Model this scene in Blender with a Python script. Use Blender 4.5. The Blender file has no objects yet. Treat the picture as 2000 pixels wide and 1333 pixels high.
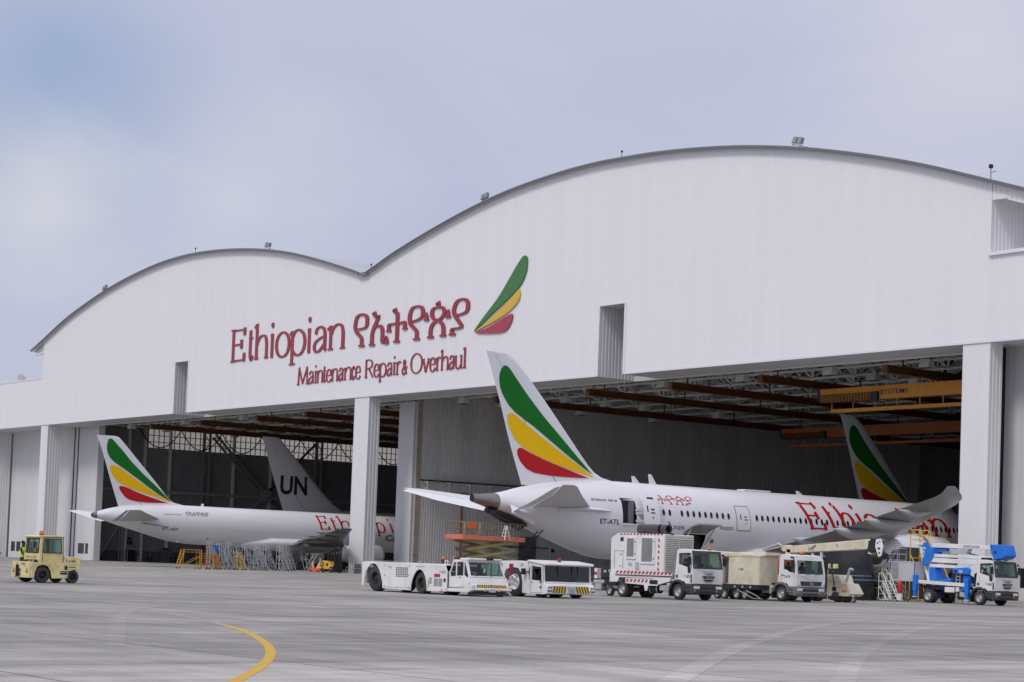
import bpy, bmesh, math, random
from math import sin, cos, pi, radians, sqrt, atan2, hypot
from mathutils import Vector, Matrix
from mathutils.geometry import tessellate_polygon
random.seed(7)
C = bpy.context.scene.collection
SC = bpy.context.scene

# ------------------------------------------------------------------ camera
FPX, CY0, YAW, PITCH, ROLL = 3828.87, 931.04, -.92281, .0471247, .036515
D = 120.0            # hangar front plane
HC = 1.0             # camera height over the hangar floor
SL = .0078           # drainage fall of the apron towards the camera
_fw = Vector((sin(YAW)*cos(PITCH), cos(YAW)*cos(PITCH), sin(PITCH)))
_r0 = Vector((cos(YAW), -sin(YAW), 0)); _u0 = _r0.cross(_fw)
_r = cos(ROLL)*_r0 + sin(ROLL)*_u0; _u = -sin(ROLL)*_r0 + cos(ROLL)*_u0
CAMP = Vector((0, 0, HC))
def ray(x, y): return _fw + _r*((x-1000)/FPX) - _u*((y-CY0)/FPX)
def atY(x, y, Y): d = ray(x, y); return CAMP + d*(Y/d.y)
def atX(x, y, X): d = ray(x, y); return CAMP + d*(X/d.x)
def gz(Y): return SL*(min(Y, D)-D)
def ground(x, y):
    d = ray(x, y); t = (-SL*D-HC)/(d.z-SL*d.y)
    return CAMP + d*t
cam = bpy.data.cameras.new('camera'); camo = bpy.data.objects.new('camera', cam); C.objects.link(camo)
m = Matrix((( _r.x, _u.x, -_fw.x, 0), (_r.y, _u.y, -_fw.y, 0), (_r.z, _u.z, -_fw.z, HC), (0, 0, 0, 1)))
camo.matrix_world = m
cam.sensor_width = 36; cam.sensor_fit = 'HORIZONTAL'; cam.lens = FPX/2000*36
cam.shift_y = (CY0-666.5)/2000; cam.clip_end = 6000; cam.clip_start = .5
SC.camera = camo

# ------------------------------------------------------------------ world, sun, exposure
SUN_EL, SUN_AZ = radians(50), radians(166)     # azimuth the light comes from, clockwise from +Y
W = bpy.data.worlds.new('World'); SC.world = W; W.use_nodes = True
nt = W.node_tree; nt.nodes.clear()
def N(tree, typ, **kw):
    n = tree.nodes.new(typ)
    for k, v in kw.items():
        if k in n.inputs.keys(): n.inputs[k].default_value = v
        else: setattr(n, k, v)
    return n
def world():
    L = nt.links.new
    out = N(nt, 'ShaderNodeOutputWorld'); bg = N(nt, 'ShaderNodeBackground'); L(bg.outputs[0], out.inputs[0])
    sky = N(nt, 'ShaderNodeTexSky', sky_type='NISHITA', sun_disc=False, sun_elevation=SUN_EL, sun_rotation=SUN_AZ, air_density=1.0, dust_density=2.0)
    bg.inputs['Strength'].default_value = .1
    tc = N(nt, 'ShaderNodeTexCoord')
    n1 = N(nt, 'ShaderNodeTexNoise', Scale=4.2, Detail=7.0, Roughness=.55, Distortion=.4)
    mp = N(nt, 'ShaderNodeMapping'); mp.inputs['Scale'].default_value = (1, 1, 2.2); mp.inputs['Location'].default_value = (.3, .2, .1)
    L(tc.outputs['Generated'], mp.inputs['Vector']); L(mp.outputs[0], n1.inputs['Vector'])
    def patch(px, py, r0, r1):                      # a cloud bank or a thin spot in the overcast, round a fixed direction
        d = ray(px, py).normalized()
        di = N(nt, 'ShaderNodeVectorMath', operation='DISTANCE'); L(tc.outputs['Generated'], di.inputs[0]); di.inputs[1].default_value = d
        ad = N(nt, 'ShaderNodeMath', operation='MULTIPLY_ADD'); L(n1.outputs['Fac'], ad.inputs[0]); ad.inputs[1].default_value = -.16; L(di.outputs['Value'], ad.inputs[2])
        mr = N(nt, 'ShaderNodeMapRange', interpolation_type='SMOOTHSTEP'); mr.inputs['From Min'].default_value = r0-.08; mr.inputs['From Max'].default_value = r1-.08
        mr.inputs['To Min'].default_value = 1; mr.inputs['To Max'].default_value = 0
        L(ad.outputs[0], mr.inputs['Value']); return mr.outputs[0]
    def mix(fac, a, b, blend='MIX'):
        mx = N(nt, 'ShaderNodeMix', data_type='RGBA', blend_type=blend)
        if isinstance(fac, float): mx.inputs[0].default_value = fac
        else: L(fac, mx.inputs[0])
        for i, c in ((6, a), (7, b)):
            if isinstance(c, tuple): mx.inputs[i].default_value = (*c, 1)
            else: L(c, mx.inputs[i])
        return mx.outputs[2]
    cr = N(nt, 'ShaderNodeValToRGB'); L(n1.outputs['Fac'], cr.inputs[0])
    cr.color_ramp.elements[0].position = .34; cr.color_ramp.elements[0].color = (5.1, 5.35, 7.0, 1)
    cr.color_ramp.elements[1].position = .66; cr.color_ramp.elements[1].color = (5.9, 6.0, 7.35, 1)
    base = mix(patch(110, 165, -.02, .115), cr.outputs[0], (3.3, 4.3, 6.4))
    base = mix(patch(90, 400, -.015, .075), base, (6.9, 6.95, 7.6))
    base = mix(patch(470, 400, -.03, .08), base, (6.3, 6.45, 7.5))
    base = mix(patch(1900, 80, .0, .12), base, (6.5, 6.5, 7.5))
    # the overcast grows brighter towards the zenith
    sp = N(nt, 'ShaderNodeSeparateXYZ'); L(tc.outputs['Generated'], sp.inputs[0])
    mz = N(nt, 'ShaderNodeMapRange'); L(sp.outputs[2], mz.inputs['Value'])
    mz.inputs['From Min'].default_value = .24; mz.inputs['From Max'].default_value = .9; mz.inputs['To Min'].default_value = 1; mz.inputs['To Max'].default_value = 1.5
    mm = N(nt, 'ShaderNodeVectorMath', operation='SCALE'); L(base, mm.inputs[0]); L(mz.outputs[0], mm.inputs['Scale'])
    L(mix(.9, sky.outputs[0], mm.outputs[0]), bg.inputs['Color'])
world()
sl = bpy.data.lights.new('sun', 'SUN'); sl.energy = 1.45; sl.angle = radians(15); sl.color = (1, .935, .84)
so = bpy.data.objects.new('sun', sl); C.objects.link(so)
sd = Vector((sin(SUN_AZ)*cos(SUN_EL), cos(SUN_AZ)*cos(SUN_EL), sin(SUN_EL)))
so.rotation_euler = sd.to_track_quat('Z', 'Y').to_euler(); so.location = (-60, 20, 80)
SC.view_settings.view_transform = 'Standard'; SC.view_settings.look = 'None'
SC.view_settings.exposure = 0.0; SC.view_settings.gamma = 1.0

# ------------------------------------------------------------------ materials
MATS = {}
def mat(name, col, rough=.5, metal=0., var=.0, vscale=1.5, bump=0., bscale=20, stretch=(1, 1, 1), spec=.5, emit=None, dirt=None):
    if name in MATS: return MATS[name]
    mt = bpy.data.materials.new(name); mt.use_nodes = True; t = mt.node_tree; b = t.nodes['Principled BSDF']; L = t.links.new
    b.inputs['Base Color'].default_value = (*col, 1); b.inputs['Roughness'].default_value = rough; b.inputs['Metallic'].default_value = metal
    b.inputs['Specular IOR Level'].default_value = spec
    if var or bump or dirt:
        tc = N(t, 'ShaderNodeTexCoord'); mp = N(t, 'ShaderNodeMapping'); mp.inputs['Scale'].default_value = stretch; L(tc.outputs['Object'], mp.inputs[0])
    if var or dirt:
        n = N(t, 'ShaderNodeTexNoise', Scale=vscale, Detail=6.0, Roughness=.6); L(mp.outputs[0], n.inputs['Vector'])
        r = N(t, 'ShaderNodeValToRGB'); L(n.outputs['Fac'], r.inputs[0])
        d = dirt or tuple(c*(1-var) for c in col)
        r.color_ramp.elements[0].position = .3; r.color_ramp.elements[0].color = (*d, 1)
        r.color_ramp.elements[1].position = .62; r.color_ramp.elements[1].color = (*[min(1, c*(1+var*.25)) for c in col], 1)
        L(r.outputs[0], b.inputs['Base Color'])
    if bump:
        n2 = N(t, 'ShaderNodeTexNoise', Scale=bscale, Detail=4.0); L(mp.outputs[0], n2.inputs['Vector'])
        bp = N(t, 'ShaderNodeBump', Strength=bump, Distance=.05); L(n2.outputs['Fac'], bp.inputs['Height']); L(bp.outputs[0], b.inputs['Normal'])
    if emit: b.inputs['Emission Color'].default_value = (*emit, 1); b.inputs['Emission Strength'].default_value = 1
    MATS[name] = mt; return mt
def glass(name, tint, gl=.12):
    mt = bpy.data.materials.new(name); mt.use_nodes = True; t = mt.node_tree; t.nodes.clear(); L = t.links.new
    o = N(t, 'ShaderNodeOutputMaterial'); mx = N(t, 'ShaderNodeMixShader'); tr = N(t, 'ShaderNodeBsdfTransparent'); g = N(t, 'ShaderNodeBsdfGlossy', Roughness=.03)
    tr.inputs[0].default_value = (*tint, 1); fr = N(t, 'ShaderNodeLayerWeight', Blend=.5); pw = N(t, 'ShaderNodeMath', operation='POWER'); L(fr.outputs['Facing'], pw.inputs[0]); pw.inputs[1].default_value = 5.0; ma = N(t, 'ShaderNodeMath', operation='ADD', use_clamp=True)
    L(pw.outputs[0], ma.inputs[0]); ma.inputs[1].default_value = gl; L(ma.outputs[0], mx.inputs[0]); L(tr.outputs[0], mx.inputs[1]); L(g.outputs[0], mx.inputs[2]); L(mx.outputs[0], o.inputs[0])
    MATS[name] = mt; return mt
cladding = mat('white_cladding', (.80, .80, .815), .55, var=.03, vscale=.7, stretch=(1, 1, .05))
cladding2 = mat('column_cladding', (.76, .765, .765), .55, var=.08, vscale=.3, stretch=(1, 1, .2))
doorpaint = mat('door_paint', (.68, .69, .70), .5, var=.10, vscale=.35, stretch=(1, 1, .25))
greyclad = mat('grey_cladding', (.74, .735, .72), .45, var=.12, vscale=.4, stretch=(1, 1, .15))
soffm = mat('soffit_grey', (.66, .665, .67), .6, var=.06, vscale=.3)
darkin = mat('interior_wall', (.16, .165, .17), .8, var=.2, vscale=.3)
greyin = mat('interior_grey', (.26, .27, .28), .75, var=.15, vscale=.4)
dado = mat('interior_dado', (.12, .125, .135), .7, var=.15)
roofm = mat('roof_sheet', (.5, .52, .53), .45, .3, var=.1, vscale=.2)
trimm = mat('roof_trim', (.24, .25, .25), .4, .4)
whitesteel = mat('white_steel', (.76, .77, .74), .45)
greysteel = mat('grey_steel', (.33, .33, .33), .55, .1, var=.2)
rust = mat('rail_orange_brown', (.14, .048, .012), .6, var=.35, vscale=.8)
craneyel = mat('crane_yellow', (.62, .26, .02), .5, var=.15)
black = mat('black', (.012, .012, .013), .6)
rubber = mat('rubber', (.04, .04, .042), .7, var=.25, vscale=3, bump=.2)
tan = mat('tan_steel', (.42, .36, .27), .6, var=.15)
whitep = mat('white_paint', (.80, .80, .80), .3, var=.08, vscale=1.1, dirt=(.68, .67, .64))
aerow = mat('aircraft_white', (.74, .74, .755), .22, var=.05, vscale=.25)
aerog = mat('aircraft_grey', (.30, .305, .31), .35, var=.1, vscale=.5)
creamp = mat('cream_paint', (.74, .70, .53), .45, var=.12, vscale=1.3, dirt=(.56, .51, .37))
tugcream = mat('tug_cream', (.80, .70, .34), .42, var=.14, vscale=1.6, dirt=(.56, .45, .20))
redsign = mat('sign_red', (.30, .038, .055), .45)
redp = mat('stripe_red', (.45, .02, .03), .45)
aered = mat('livery_red', (.46, .014, .018), .5, spec=.2)
aegreen = mat('livery_green', (.008, .15, .016), .5, spec=.2)
aeyel = mat('livery_yellow', (.84, .50, .004), .5, spec=.2)
sgreen = mat('sign_green', (.055, .19, .055), .45); syel = mat('sign_yellow', (.68, .45, .06), .45); sred2 = mat('sign_crimson', (.40, .055, .085), .45)
ink = mat('ink_black', (.02, .02, .03), .4); inkgrey = mat('ink_grey', (.16, .16, .17), .4)
bluep = mat('blue_paint', (.01, .18, .70), .35, var=.08)
navy = mat('navy_chassis', (.015, .03, .10), .5)
orangep = mat('orange_paint', (.68, .12, .025), .45, var=.15)
faded = mat('faded_orange', (.66, .19, .11), .55, var=.2, vscale=2)
olive = mat('scissor_olive', (.34, .31, .14), .55, var=.2, vscale=2)
yelp = mat('yellow_paint', (.72, .47, .03), .45, var=.15, vscale=3)
orly = mat('ladder_orange', (.70, .29, .015), .45)
alu = mat('aluminium', (.52, .54, .56), .4, .3, var=.15, vscale=3)
steelrim = mat('steel_rim', (.46, .46, .45), .4, .35)
dkmetal = mat('exhaust_metal', (.27, .25, .22), .32, .9, var=.2, vscale=1.5)
chassis = mat('chassis_black', (.02, .02, .022), .6)
plastic = mat('dark_plastic', (.05, .05, .055), .5)
greypl = mat('grey_plastic', (.16, .165, .18), .5)
seatm = mat('seat_cloth', (.03, .032, .038), .85)
amber = mat('amber_lens', (.75, .16, .01), .25); redl = mat('red_lens', (.45, .01, .01), .25)
lampm = mat('lamp_glass', (.75, .76, .76), .12, .3); lampd = mat('lamp_glass_grey', (.30, .31, .32), .2, .2)
gridm = mat('vent_dark', (.12, .12, .12), .6); filt = mat('filter_grey', (.23, .24, .235), .7, var=.15)
louv = mat('louvre_cream', (.55, .54, .46), .5, var=.12, vscale=2)
hiviz = mat('hi_vis', (.55, .75, .03), .7); skin = mat('skin', (.09, .045, .028), .55); cloth = mat('dark_cloth', (.022, .023, .03), .85)
clothr = mat('red_cloth', (.42, .035, .03), .8); clothw = mat('pale_cloth', (.42, .45, .52), .8); helm = mat('helmet_orange', (.72, .14, .02), .4)
tarp = mat('tarpaulin', (.008, .010, .013), .7, bump=.4, bscale=3)  # extra dark: the shade under the wing is put into the colour
glassg = glass('cab_glass', (.42, .56, .52), .05); glassd = glass('dark_glass', (.34, .46, .42), .07)
acwin = mat('window_dark', (.012, .014, .018), .15)
def _pane():
    mt = bpy.data.materials.new('clerestory_pane'); mt.use_nodes = True; t = mt.node_tree; t.nodes.clear(); L = t.links.new
    o = N(t, 'ShaderNodeOutputMaterial'); a = N(t, 'ShaderNodeBsdfTranslucent'); b = N(t, 'ShaderNodeBsdfDiffuse'); mx = N(t, 'ShaderNodeMixShader')
    a.inputs[0].default_value = (.90, .82, .66, 1); b.inputs[0].default_value = (.6, .56, .47, 1); mx.inputs[0].default_value = .2
    L(a.outputs[0], mx.inputs[1]); L(b.outputs[0], mx.inputs[2]); L(mx.outputs[0], o.inputs[0]); return mt
pane = _pane()

# ------------------------------------------------------------------ mesh helpers
class MB:
    def __init__(s): s.v = []; s.f = []; s.mi = []; s.m = 0
    def add(s, vs, fs):
        o = len(s.v); s.v += [tuple(v) for v in vs]; s.f += [tuple(i+o for i in f) for f in fs]; s.mi += [s.m]*len(fs); return s
    def box(s, x0, x1, y0, y1, z0, z1):
        return s.add([(x0, y0, z0), (x1, y0, z0), (x1, y1, z0), (x0, y1, z0), (x0, y0, z1), (x1, y0, z1), (x1, y1, z1), (x0, y1, z1)],
                     [(0, 3, 2, 1), (4, 5, 6, 7), (0, 1, 5, 4), (1, 2, 6, 5), (2, 3, 7, 6), (3, 0, 4, 7)])
    def prism(s, poly, ax, a0, a1):
        f = {'y': lambda p, a: (p[0], a, p[1]), 'x': lambda p, a: (a, p[0], p[1]), 'z': lambda p, a: (p[0], p[1], a)}[ax]
        n = len(poly); return s.add([f(p, a0) for p in poly]+[f(p, a1) for p in poly], [tuple(range(n))[::-1], tuple(range(n, 2*n))]+[(i, (i+1) % n, n+(i+1) % n, n+i) for i in range(n)])
    def tube(s, p0, p1, r, n=6, r1=None):
        p0 = Vector(p0); p1 = Vector(p1); d = p1-p0
        if d.length < 1e-6: return s
        q = d.to_track_quat('Z', 'Y'); r1 = r if r1 is None else r1
        vs = [p0+q@Vector((r*cos(2*pi*i/n), r*sin(2*pi*i/n), 0)) for i in range(n)]+[p1+q@Vector((r1*cos(2*pi*i/n), r1*sin(2*pi*i/n), 0)) for i in range(n)]
        return s.add(vs, [tuple(range(n))[::-1], tuple(range(n, 2*n))]+[(i, (i+1) % n, n+(i+1) % n, n+i) for i in range(n)])
    def path(s, pts, r, n=6):
        for a, b in zip(pts, pts[1:]): s.tube(a, b, r, n)
        return s
    def bar(s, p0, p1, w, h, up=(0, 0, 1)):
        p0 = Vector(p0); p1 = Vector(p1); d = (p1-p0).normalized(); u = Vector(up); sd_ = d.cross(u)
        if sd_.length < 1e-3: sd_ = d.cross(Vector((1, 0, 0)))
        sd_.normalize(); u = sd_.cross(d); vs = []
        for p in (p0, p1):
            for a, b in ((-1, -1), (1, -1), (1, 1), (-1, 1)): vs.append(p+sd_*(a*w/2)+u*(b*h/2))
        return s.add(vs, [(0, 1, 2, 3), (7, 6, 5, 4), (0, 4, 5, 1), (1, 5, 6, 2), (2, 6, 7, 3), (3, 7, 4, 0)])
    def lathe(s, prof, o, ax, n=24, cap=True):
        o = Vector(o); E = {'x': (Vector((1, 0, 0)), Vector((0, 1, 0)), Vector((0, 0, 1))), 'y': (Vector((0, 1, 0)), Vector((0, 0, 1)), Vector((1, 0, 0))), 'z': (Vector((0, 0, 1)), Vector((1, 0, 0)), Vector((0, 1, 0)))}[ax]
        rings = [[o+E[0]*a+E[1]*(r*cos(2*pi*i/n))+E[2]*(r*sin(2*pi*i/n)) for i in range(n)] for a, r in prof]
        return s.loft(rings, cap=cap)
    def loft(s, rings, cap=True, closed=True, skip=None):
        n = len(rings[0]); vs = [p for r in rings for p in r]; fs = []
        for j in range(len(rings)-1):
            for i in range(n if closed else n-1):
                if skip and skip(j, i): continue
                k = (i+1) % n; fs.append((j*n+i, j*n+k, (j+1)*n+k, (j+1)*n+i))
        if cap and closed: fs += [tuple(range(n))[::-1], tuple(range((len(rings)-1)*n, len(rings)*n))]
        return s.add(vs, fs)
    def ball(s, c, r, n=8):
        return s.lathe([(-r*cos(pi*i/6), max(r*sin(pi*i/6), r*.02)) for i in range(7)], c, 'z', n)
    def plate(s, outer, holes, fm, t):
        """flat plate with holes; fm(u,v,w)->point, thickness t along w"""
        loops = [list(outer)]+[list(h) for h in holes]; flat = [p for l in loops for p in l]; n = len(flat)
        tris = tessellate_polygon([[Vector((p[0], p[1], 0)) for p in l] for l in loops])
        fs = [tuple(t_) for t_ in tris]+[tuple(i+n for i in t_[::-1]) for t_ in tris]; o = 0
        for l in loops:
            k = len(l); fs += [(o+i, o+(i+1) % k, n+o+(i+1) % k, n+o+i) for i in range(k)]; o += k
        return s.add([fm(p[0], p[1], 0) for p in flat]+[fm(p[0], p[1], t) for p in flat], fs)
    def build(s, name, mats, parent=None, smooth=None, bevel=0, loc=None):
        me = bpy.data.meshes.new(name); me.from_pydata(s.v, [], s.f)
        for mt in (mats if isinstance(mats, (list, tuple)) else [mats]): me.materials.append(mt)
        if any(s.mi): me.polygons.foreach_set('material_index', s.mi)
        b = bmesh.new(); b.from_mesh(me); bmesh.ops.recalc_face_normals(b, faces=b.faces[:]); b.to_mesh(me); b.free()
        if smooth:
            me.polygons.foreach_set('use_smooth', [True]*len(me.polygons)); me.set_sharp_from_angle(angle=radians(smooth))
        me.update(); o = bpy.data.objects.new(name, me); C.objects.link(o)
        if parent: o.parent = parent
        if loc: o.location = loc
        if bevel:
            bv = o.modifiers.new('bevel', 'BEVEL'); bv.width = bevel; bv.segments = 2; bv.limit_method = 'ANGLE'; bv.angle_limit = radians(40)
        return o
def thing(name, label, cat, loc=(0, 0, 0), rz=0., group=None, tilt=True):
    o = bpy.data.objects.new(name, None); C.objects.link(o); o.location = loc; o.rotation_euler = (0, 0, rz); o.empty_display_size = .3
    o['label'] = label; o['category'] = cat
    if group: o['group'] = group
    return o
def tag(o, label, cat, group=None):
    o['label'] = label; o['category'] = cat
    if group: o['group'] = group
    return o
def dup(root, loc, rz=0., label=None, group=None, scale=None):
    r = root.copy(); C.objects.link(r); r.location = loc; r.rotation_euler = (0, 0, rz)
    if label: r['label'] = label
    if group: r['group'] = group
    if scale: r.scale = scale
    for ch in list(root.children):
        c = ch.copy(); C.objects.link(c); c.parent = r
        for g in list(ch.children):
            k = g.copy(); C.objects.link(k); k.parent = c
    return r
def catmull(pts, n=6, closed=False):
    P = [tuple(p) for p in pts]; m_ = len(P); out = []
    rng = range(m_ if closed else m_-1)
    for i in rng:
        if closed: a, b, c, d = P[(i-1) % m_], P[i], P[(i+1) % m_], P[(i+2) % m_]
        else: a, b, c, d = P[max(i-1, 0)], P[i], P[i+1], P[min(i+2, m_-1)]
        for k in range(n):
            t = k/n; out.append(tuple(.5*(2*b[j]+(c[j]-a[j])*t+(2*a[j]-5*b[j]+4*c[j]-d[j])*t*t+(3*b[j]-a[j]-3*c[j]+d[j])*t**3) for j in range(len(b))))
    if not closed: out.append(P[-1])
    return out
def interp(tab, x):
    if x <= tab[0][0]: return tab[0][1:]
    for i in range(len(tab)-1):
        a, b = tab[i], tab[i+1]
        if x <= b[0]:
            t = (x-a[0])/(b[0]-a[0]); p = tab[i-1] if i else a; q = tab[i+2] if i+2 < len(tab) else b; o = []
            for j in range(1, len(a)):
                sl_ = (b[j]-a[j])/(b[0]-a[0])
                m0 = sl_ if p is a else ((b[j]-p[j])/(b[0]-p[0])); m1 = sl_ if q is b else ((q[j]-a[j])/(q[0]-a[0])); h = b[0]-a[0]
                o.append((2*t**3-3*t*t+1)*a[j]+(t**3-2*t*t+t)*h*m0+(-2*t**3+3*t*t)*b[j]+(t**3-t*t)*h*m1)
            return tuple(o)
    return tab[-1][1:]

# ------------------------------------------------------------------ lettering
def text_mesh(s, bold=0.):
    cu = bpy.data.curves.new('t', 'FONT'); cu.body = s; cu.size = 1; cu.offset = bold; cu.resolution_u = 3
    ob = bpy.data.objects.new('t', cu); C.objects.link(ob); dg = bpy.context.evaluated_depsgraph_get(); dg.update()
    me = bpy.data.meshes.new_from_object(ob.evaluated_get(dg)); vs = [tuple(v.co) for v in me.vertices]; fs = [tuple(p.vertices) for p in me.polygons]
    bpy.data.objects.remove(ob); bpy.data.curves.remove(cu); bpy.data.meshes.remove(me); return vs, fs
def lettering(s, fm, w, h, mt, parent, name='lettering', bold=.012, shear=0.):
    """text fitted to w x h; fm(u,v,0)->point"""
    vs, fs = text_mesh(s, bold)
    x0 = min(v[0] for v in vs); x1 = max(v[0] for v in vs); y0 = min(v[1] for v in vs); y1 = max(v[1] for v in vs)
    b = MB(); b.add([fm((v[0]-x0)/(x1-x0)*w+shear*(v[1]-y0)/(y1-y0)*h, (v[1]-y0)/(y1-y0)*h, 0) for v in vs], fs)
    return b.build(name, mt, parent)
# a small condensed serif alphabet drawn with a broad nib: u 0..1 over the letter's width, v in x-heights
GL = {
 'E': [[(0, 0), (0, 1.42)], [(0, 1.36), (1, 1.36)], [(1, 1.45), (.98, 1.12)], [(0, .74), (.72, .74)], [(.74, .56), (.74, .94)], [(0, .06), (1, .06)], [(1, 0), (1.02, .36)], [(-.2, .04), (.2, .04)], [(-.2, 1.38), (.2, 1.38)]],
 't': [('s', [(.32, 1.28), (.32, .6), (.32, .25), (.5, .05), (.75, .03), (1, .2)])], 
 'h': [[(0, 0), (0, 1.52)], ('s', [(0, .6), (.2, .85), (.5, .98), (.82, .93), (.95, .68), (.97, .4), (.97, 0)]), [(-.2, .04), (.2, .04)], [(.77, .04), (1.15, .04)], [(-.25, 1.36), (.02, 1.47)]],
 'i': [[(.5, 0), (.5, 1)], [(.0, .88), (.5, .97)], [(.05, .04), (.95, .04)], ('d', (.5, 1.36))],
 'o': [('c', [(.0, .5), (.14, .85), (.5, 1.0), (.86, .85), (1, .5), (.86, .12), (.5, -.02), (.14, .12)])],
 'p': [[(0.05, -.42), (0.05, .98)], ('s', [(.05, .72), (.25, .95), (.55, 1.0), (.88, .82), (1, .48), (.88, .15), (.6, -.02), (.3, .02), (.05, .2)]), [(-.15, -.38), (.3, -.38)], [(-.15, .86), (.05, .96)]],
 'a': [('s', [(.1, .72), (.2, .92), (.5, 1.0), (.8, .88), (.88, .6), (.88, .3), (.9, .1), (1.02, .03)]), ('s', [(.86, .6), (.5, .54), (.12, .4), (.0, .2), (.15, .02), (.45, .04), (.86, .3)])],
 'n': [[(.05, 0), (.05, .98)], ('s', [(.05, .6), (.25, .87), (.55, 1.0), (.85, .92), (.96, .68), (.97, .4), (.97, 0)]), [(-.15, .04), (.25, .04)], [(.77, .04), (1.15, .04)], [(-.2, .84), (.05, .95)]],
 'M': [[(0.04, 0), (.1, 1.42)], [(.1, 1.42), (.48, .06)], [(.48, .06), (.9, 1.42)], [(.9, 1.42), (.95, 0)], [(-.1, .03), (.18, .03)], [(.8, .03), (1.1, .03)]],
 'e': [[(0.02, .52), (.95, .52)], ('s', [(.96, .52), (.86, .85), (.5, 1), (.14, .85), (0, .48), (.14, .12), (.5, -.01), (.82, .06), (1, .24)])],
 'c': [('s', [(.95, .78), (.75, .96), (.45, 1), (.12, .82), (0, .48), (.12, .14), (.45, -.01), (.78, .05), (1, .24)])],
 'R': [[(0.05, 0), (.05, 1.42)], ('s', [(.05, 1.37), (.45, 1.4), (.8, 1.25), (.86, 1.0), (.65, .78), (.05, .7)]), [(.4, .74), (1.0, .02)], [(-.12, .04), (.25, .04)]],
 'r': [[(.15, 0), (.15, .98)], ('s', [(.15, .6), (.35, .88), (.65, 1.0), (1, .9)]), [(-.15, .04), (.5, .04)], [(-.2, .86), (.15, .95)]],
 'O': [('c', [(0, .72), (.13, 1.22), (.5, 1.46), (.87, 1.22), (1, .72), (.87, .2), (.5, -.02), (.13, .2)])],
 'v': [[(.0, .98), (.45, 0)], [(.5, 0), (1, .98)], [(-.15, .96), (.25, .96)], [(.75, .96), (1.15, .96)]],
 'u': [('s', [(.05, .98), (.05, .4), (.18, .08), (.5, .0), (.9, .3)]), [(.92, .98), (.92, 0)], [(-.15, .9), (.05, .96)], [(.7, .9), (.92, .96)], [(.92, .04), (1.15, .04)]],
 'l': [[(.5, 0), (.5, 1.5)], [(0, .04), (1, .04)], [(.0, 1.38), (.5, 1.47)]],
 '&': [('s', [(1, 0), (.6, .42), (.3, .8), (.38, 1.05), (.6, 1.0), (.62, .8)]), ('s', [(.62, .78), (.3, .52), (.02, .25), (.18, 0), (.5, 0), (.8, .25), (.95, .6)])],
 'C': [('s', [(.97, 1.15), (.75, 1.38), (.45, 1.4), (.12, 1.1), (0, .7), (.12, .25), (.45, 0), (.78, .05), (1, .28)])],
}
GL['t'].append([(-.1, .95), (1, .95)])
def ribbon(b, pts, st, th, fm, w, closed=False, depth=None):
    """nib stroke: width goes from th on horizontals to st on verticals"""
    n = len(pts); L_, R_ = [], []
    for i, p in enumerate(pts):
        q0 = pts[(i-1) % n] if (closed or i) else p; q1 = pts[(i+1) % n] if (closed or i < n-1) else p
        dx, dz = q1[0]-q0[0], q1[1]-q0[1]; l = hypot(dx, dz) or 1; dx /= l; dz /= l
        wd = (th+(st-th)*abs(dz)**1.3)/2; L_.append((p[0]-dz*wd, p[1]+dx*wd)); R_.append((p[0]+dz*wd, p[1]-dx*wd))
    k = n if closed else n-1; vs = [fm(p[0], p[1], w) for p in L_]+[fm(p[0], p[1], w) for p in R_]
    fs = [(i, (i+1) % n, n+(i+1) % n, n+i) for i in range(k)]
    if depth:
        vs += [fm(p[0], p[1], w-depth) for p in L_]+[fm(p[0], p[1], w-depth) for p in R_]; o = 2*n
        fs += [(i, (i+1) % n, o+(i+1) % n, o+i) for i in range(k)]+[(n+i, n+(i+1) % n, o+n+(i+1) % n, o+n+i) for i in range(k)]
        if not closed: fs += [(0, n, o+n, o), (n-1, 2*n-1, o+2*n-1, o+n-1)]
    b.add(vs, fs)
def dense(pts, k):
    out = []
    for a, b in zip(pts, pts[1:]):
        for i in range(k): t = i/k; out.append((a[0]+(b[0]-a[0])*t, a[1]+(b[1]-a[1])*t))
    return out+[pts[-1]]
def glyph(b, ch, x0, x1, zb, xh, st, th, fm, depth=None, shear=0., w0=.004):
    Wd = x1-x0-st; k = 0
    mp = lambda p: (x0+st/2+p[0]*Wd-shear*p[1]*xh, zb+p[1]*xh)
    for g in GL[ch]:
        k += 1; w = w0+.003*k
        if isinstance(g, tuple) and g[0] == 'd':
            c = mp(g[1]); r = st*.55; ribbon(b, [(c[0]+r*.5*cos(a*pi/5), c[1]+r*.5*sin(a*pi/5)) for a in range(10)], r*.98, r*.98, fm, w, True, depth)
        elif isinstance(g, tuple):
            cl = g[0] == 'c'; ribbon(b, [mp(p) for p in catmull(g[1], 6, cl)], st, th, fm, w, cl, depth)
        else: ribbon(b, [mp(p) for p in dense(g, 6)], st, th, fm, w, False, depth)
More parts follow.
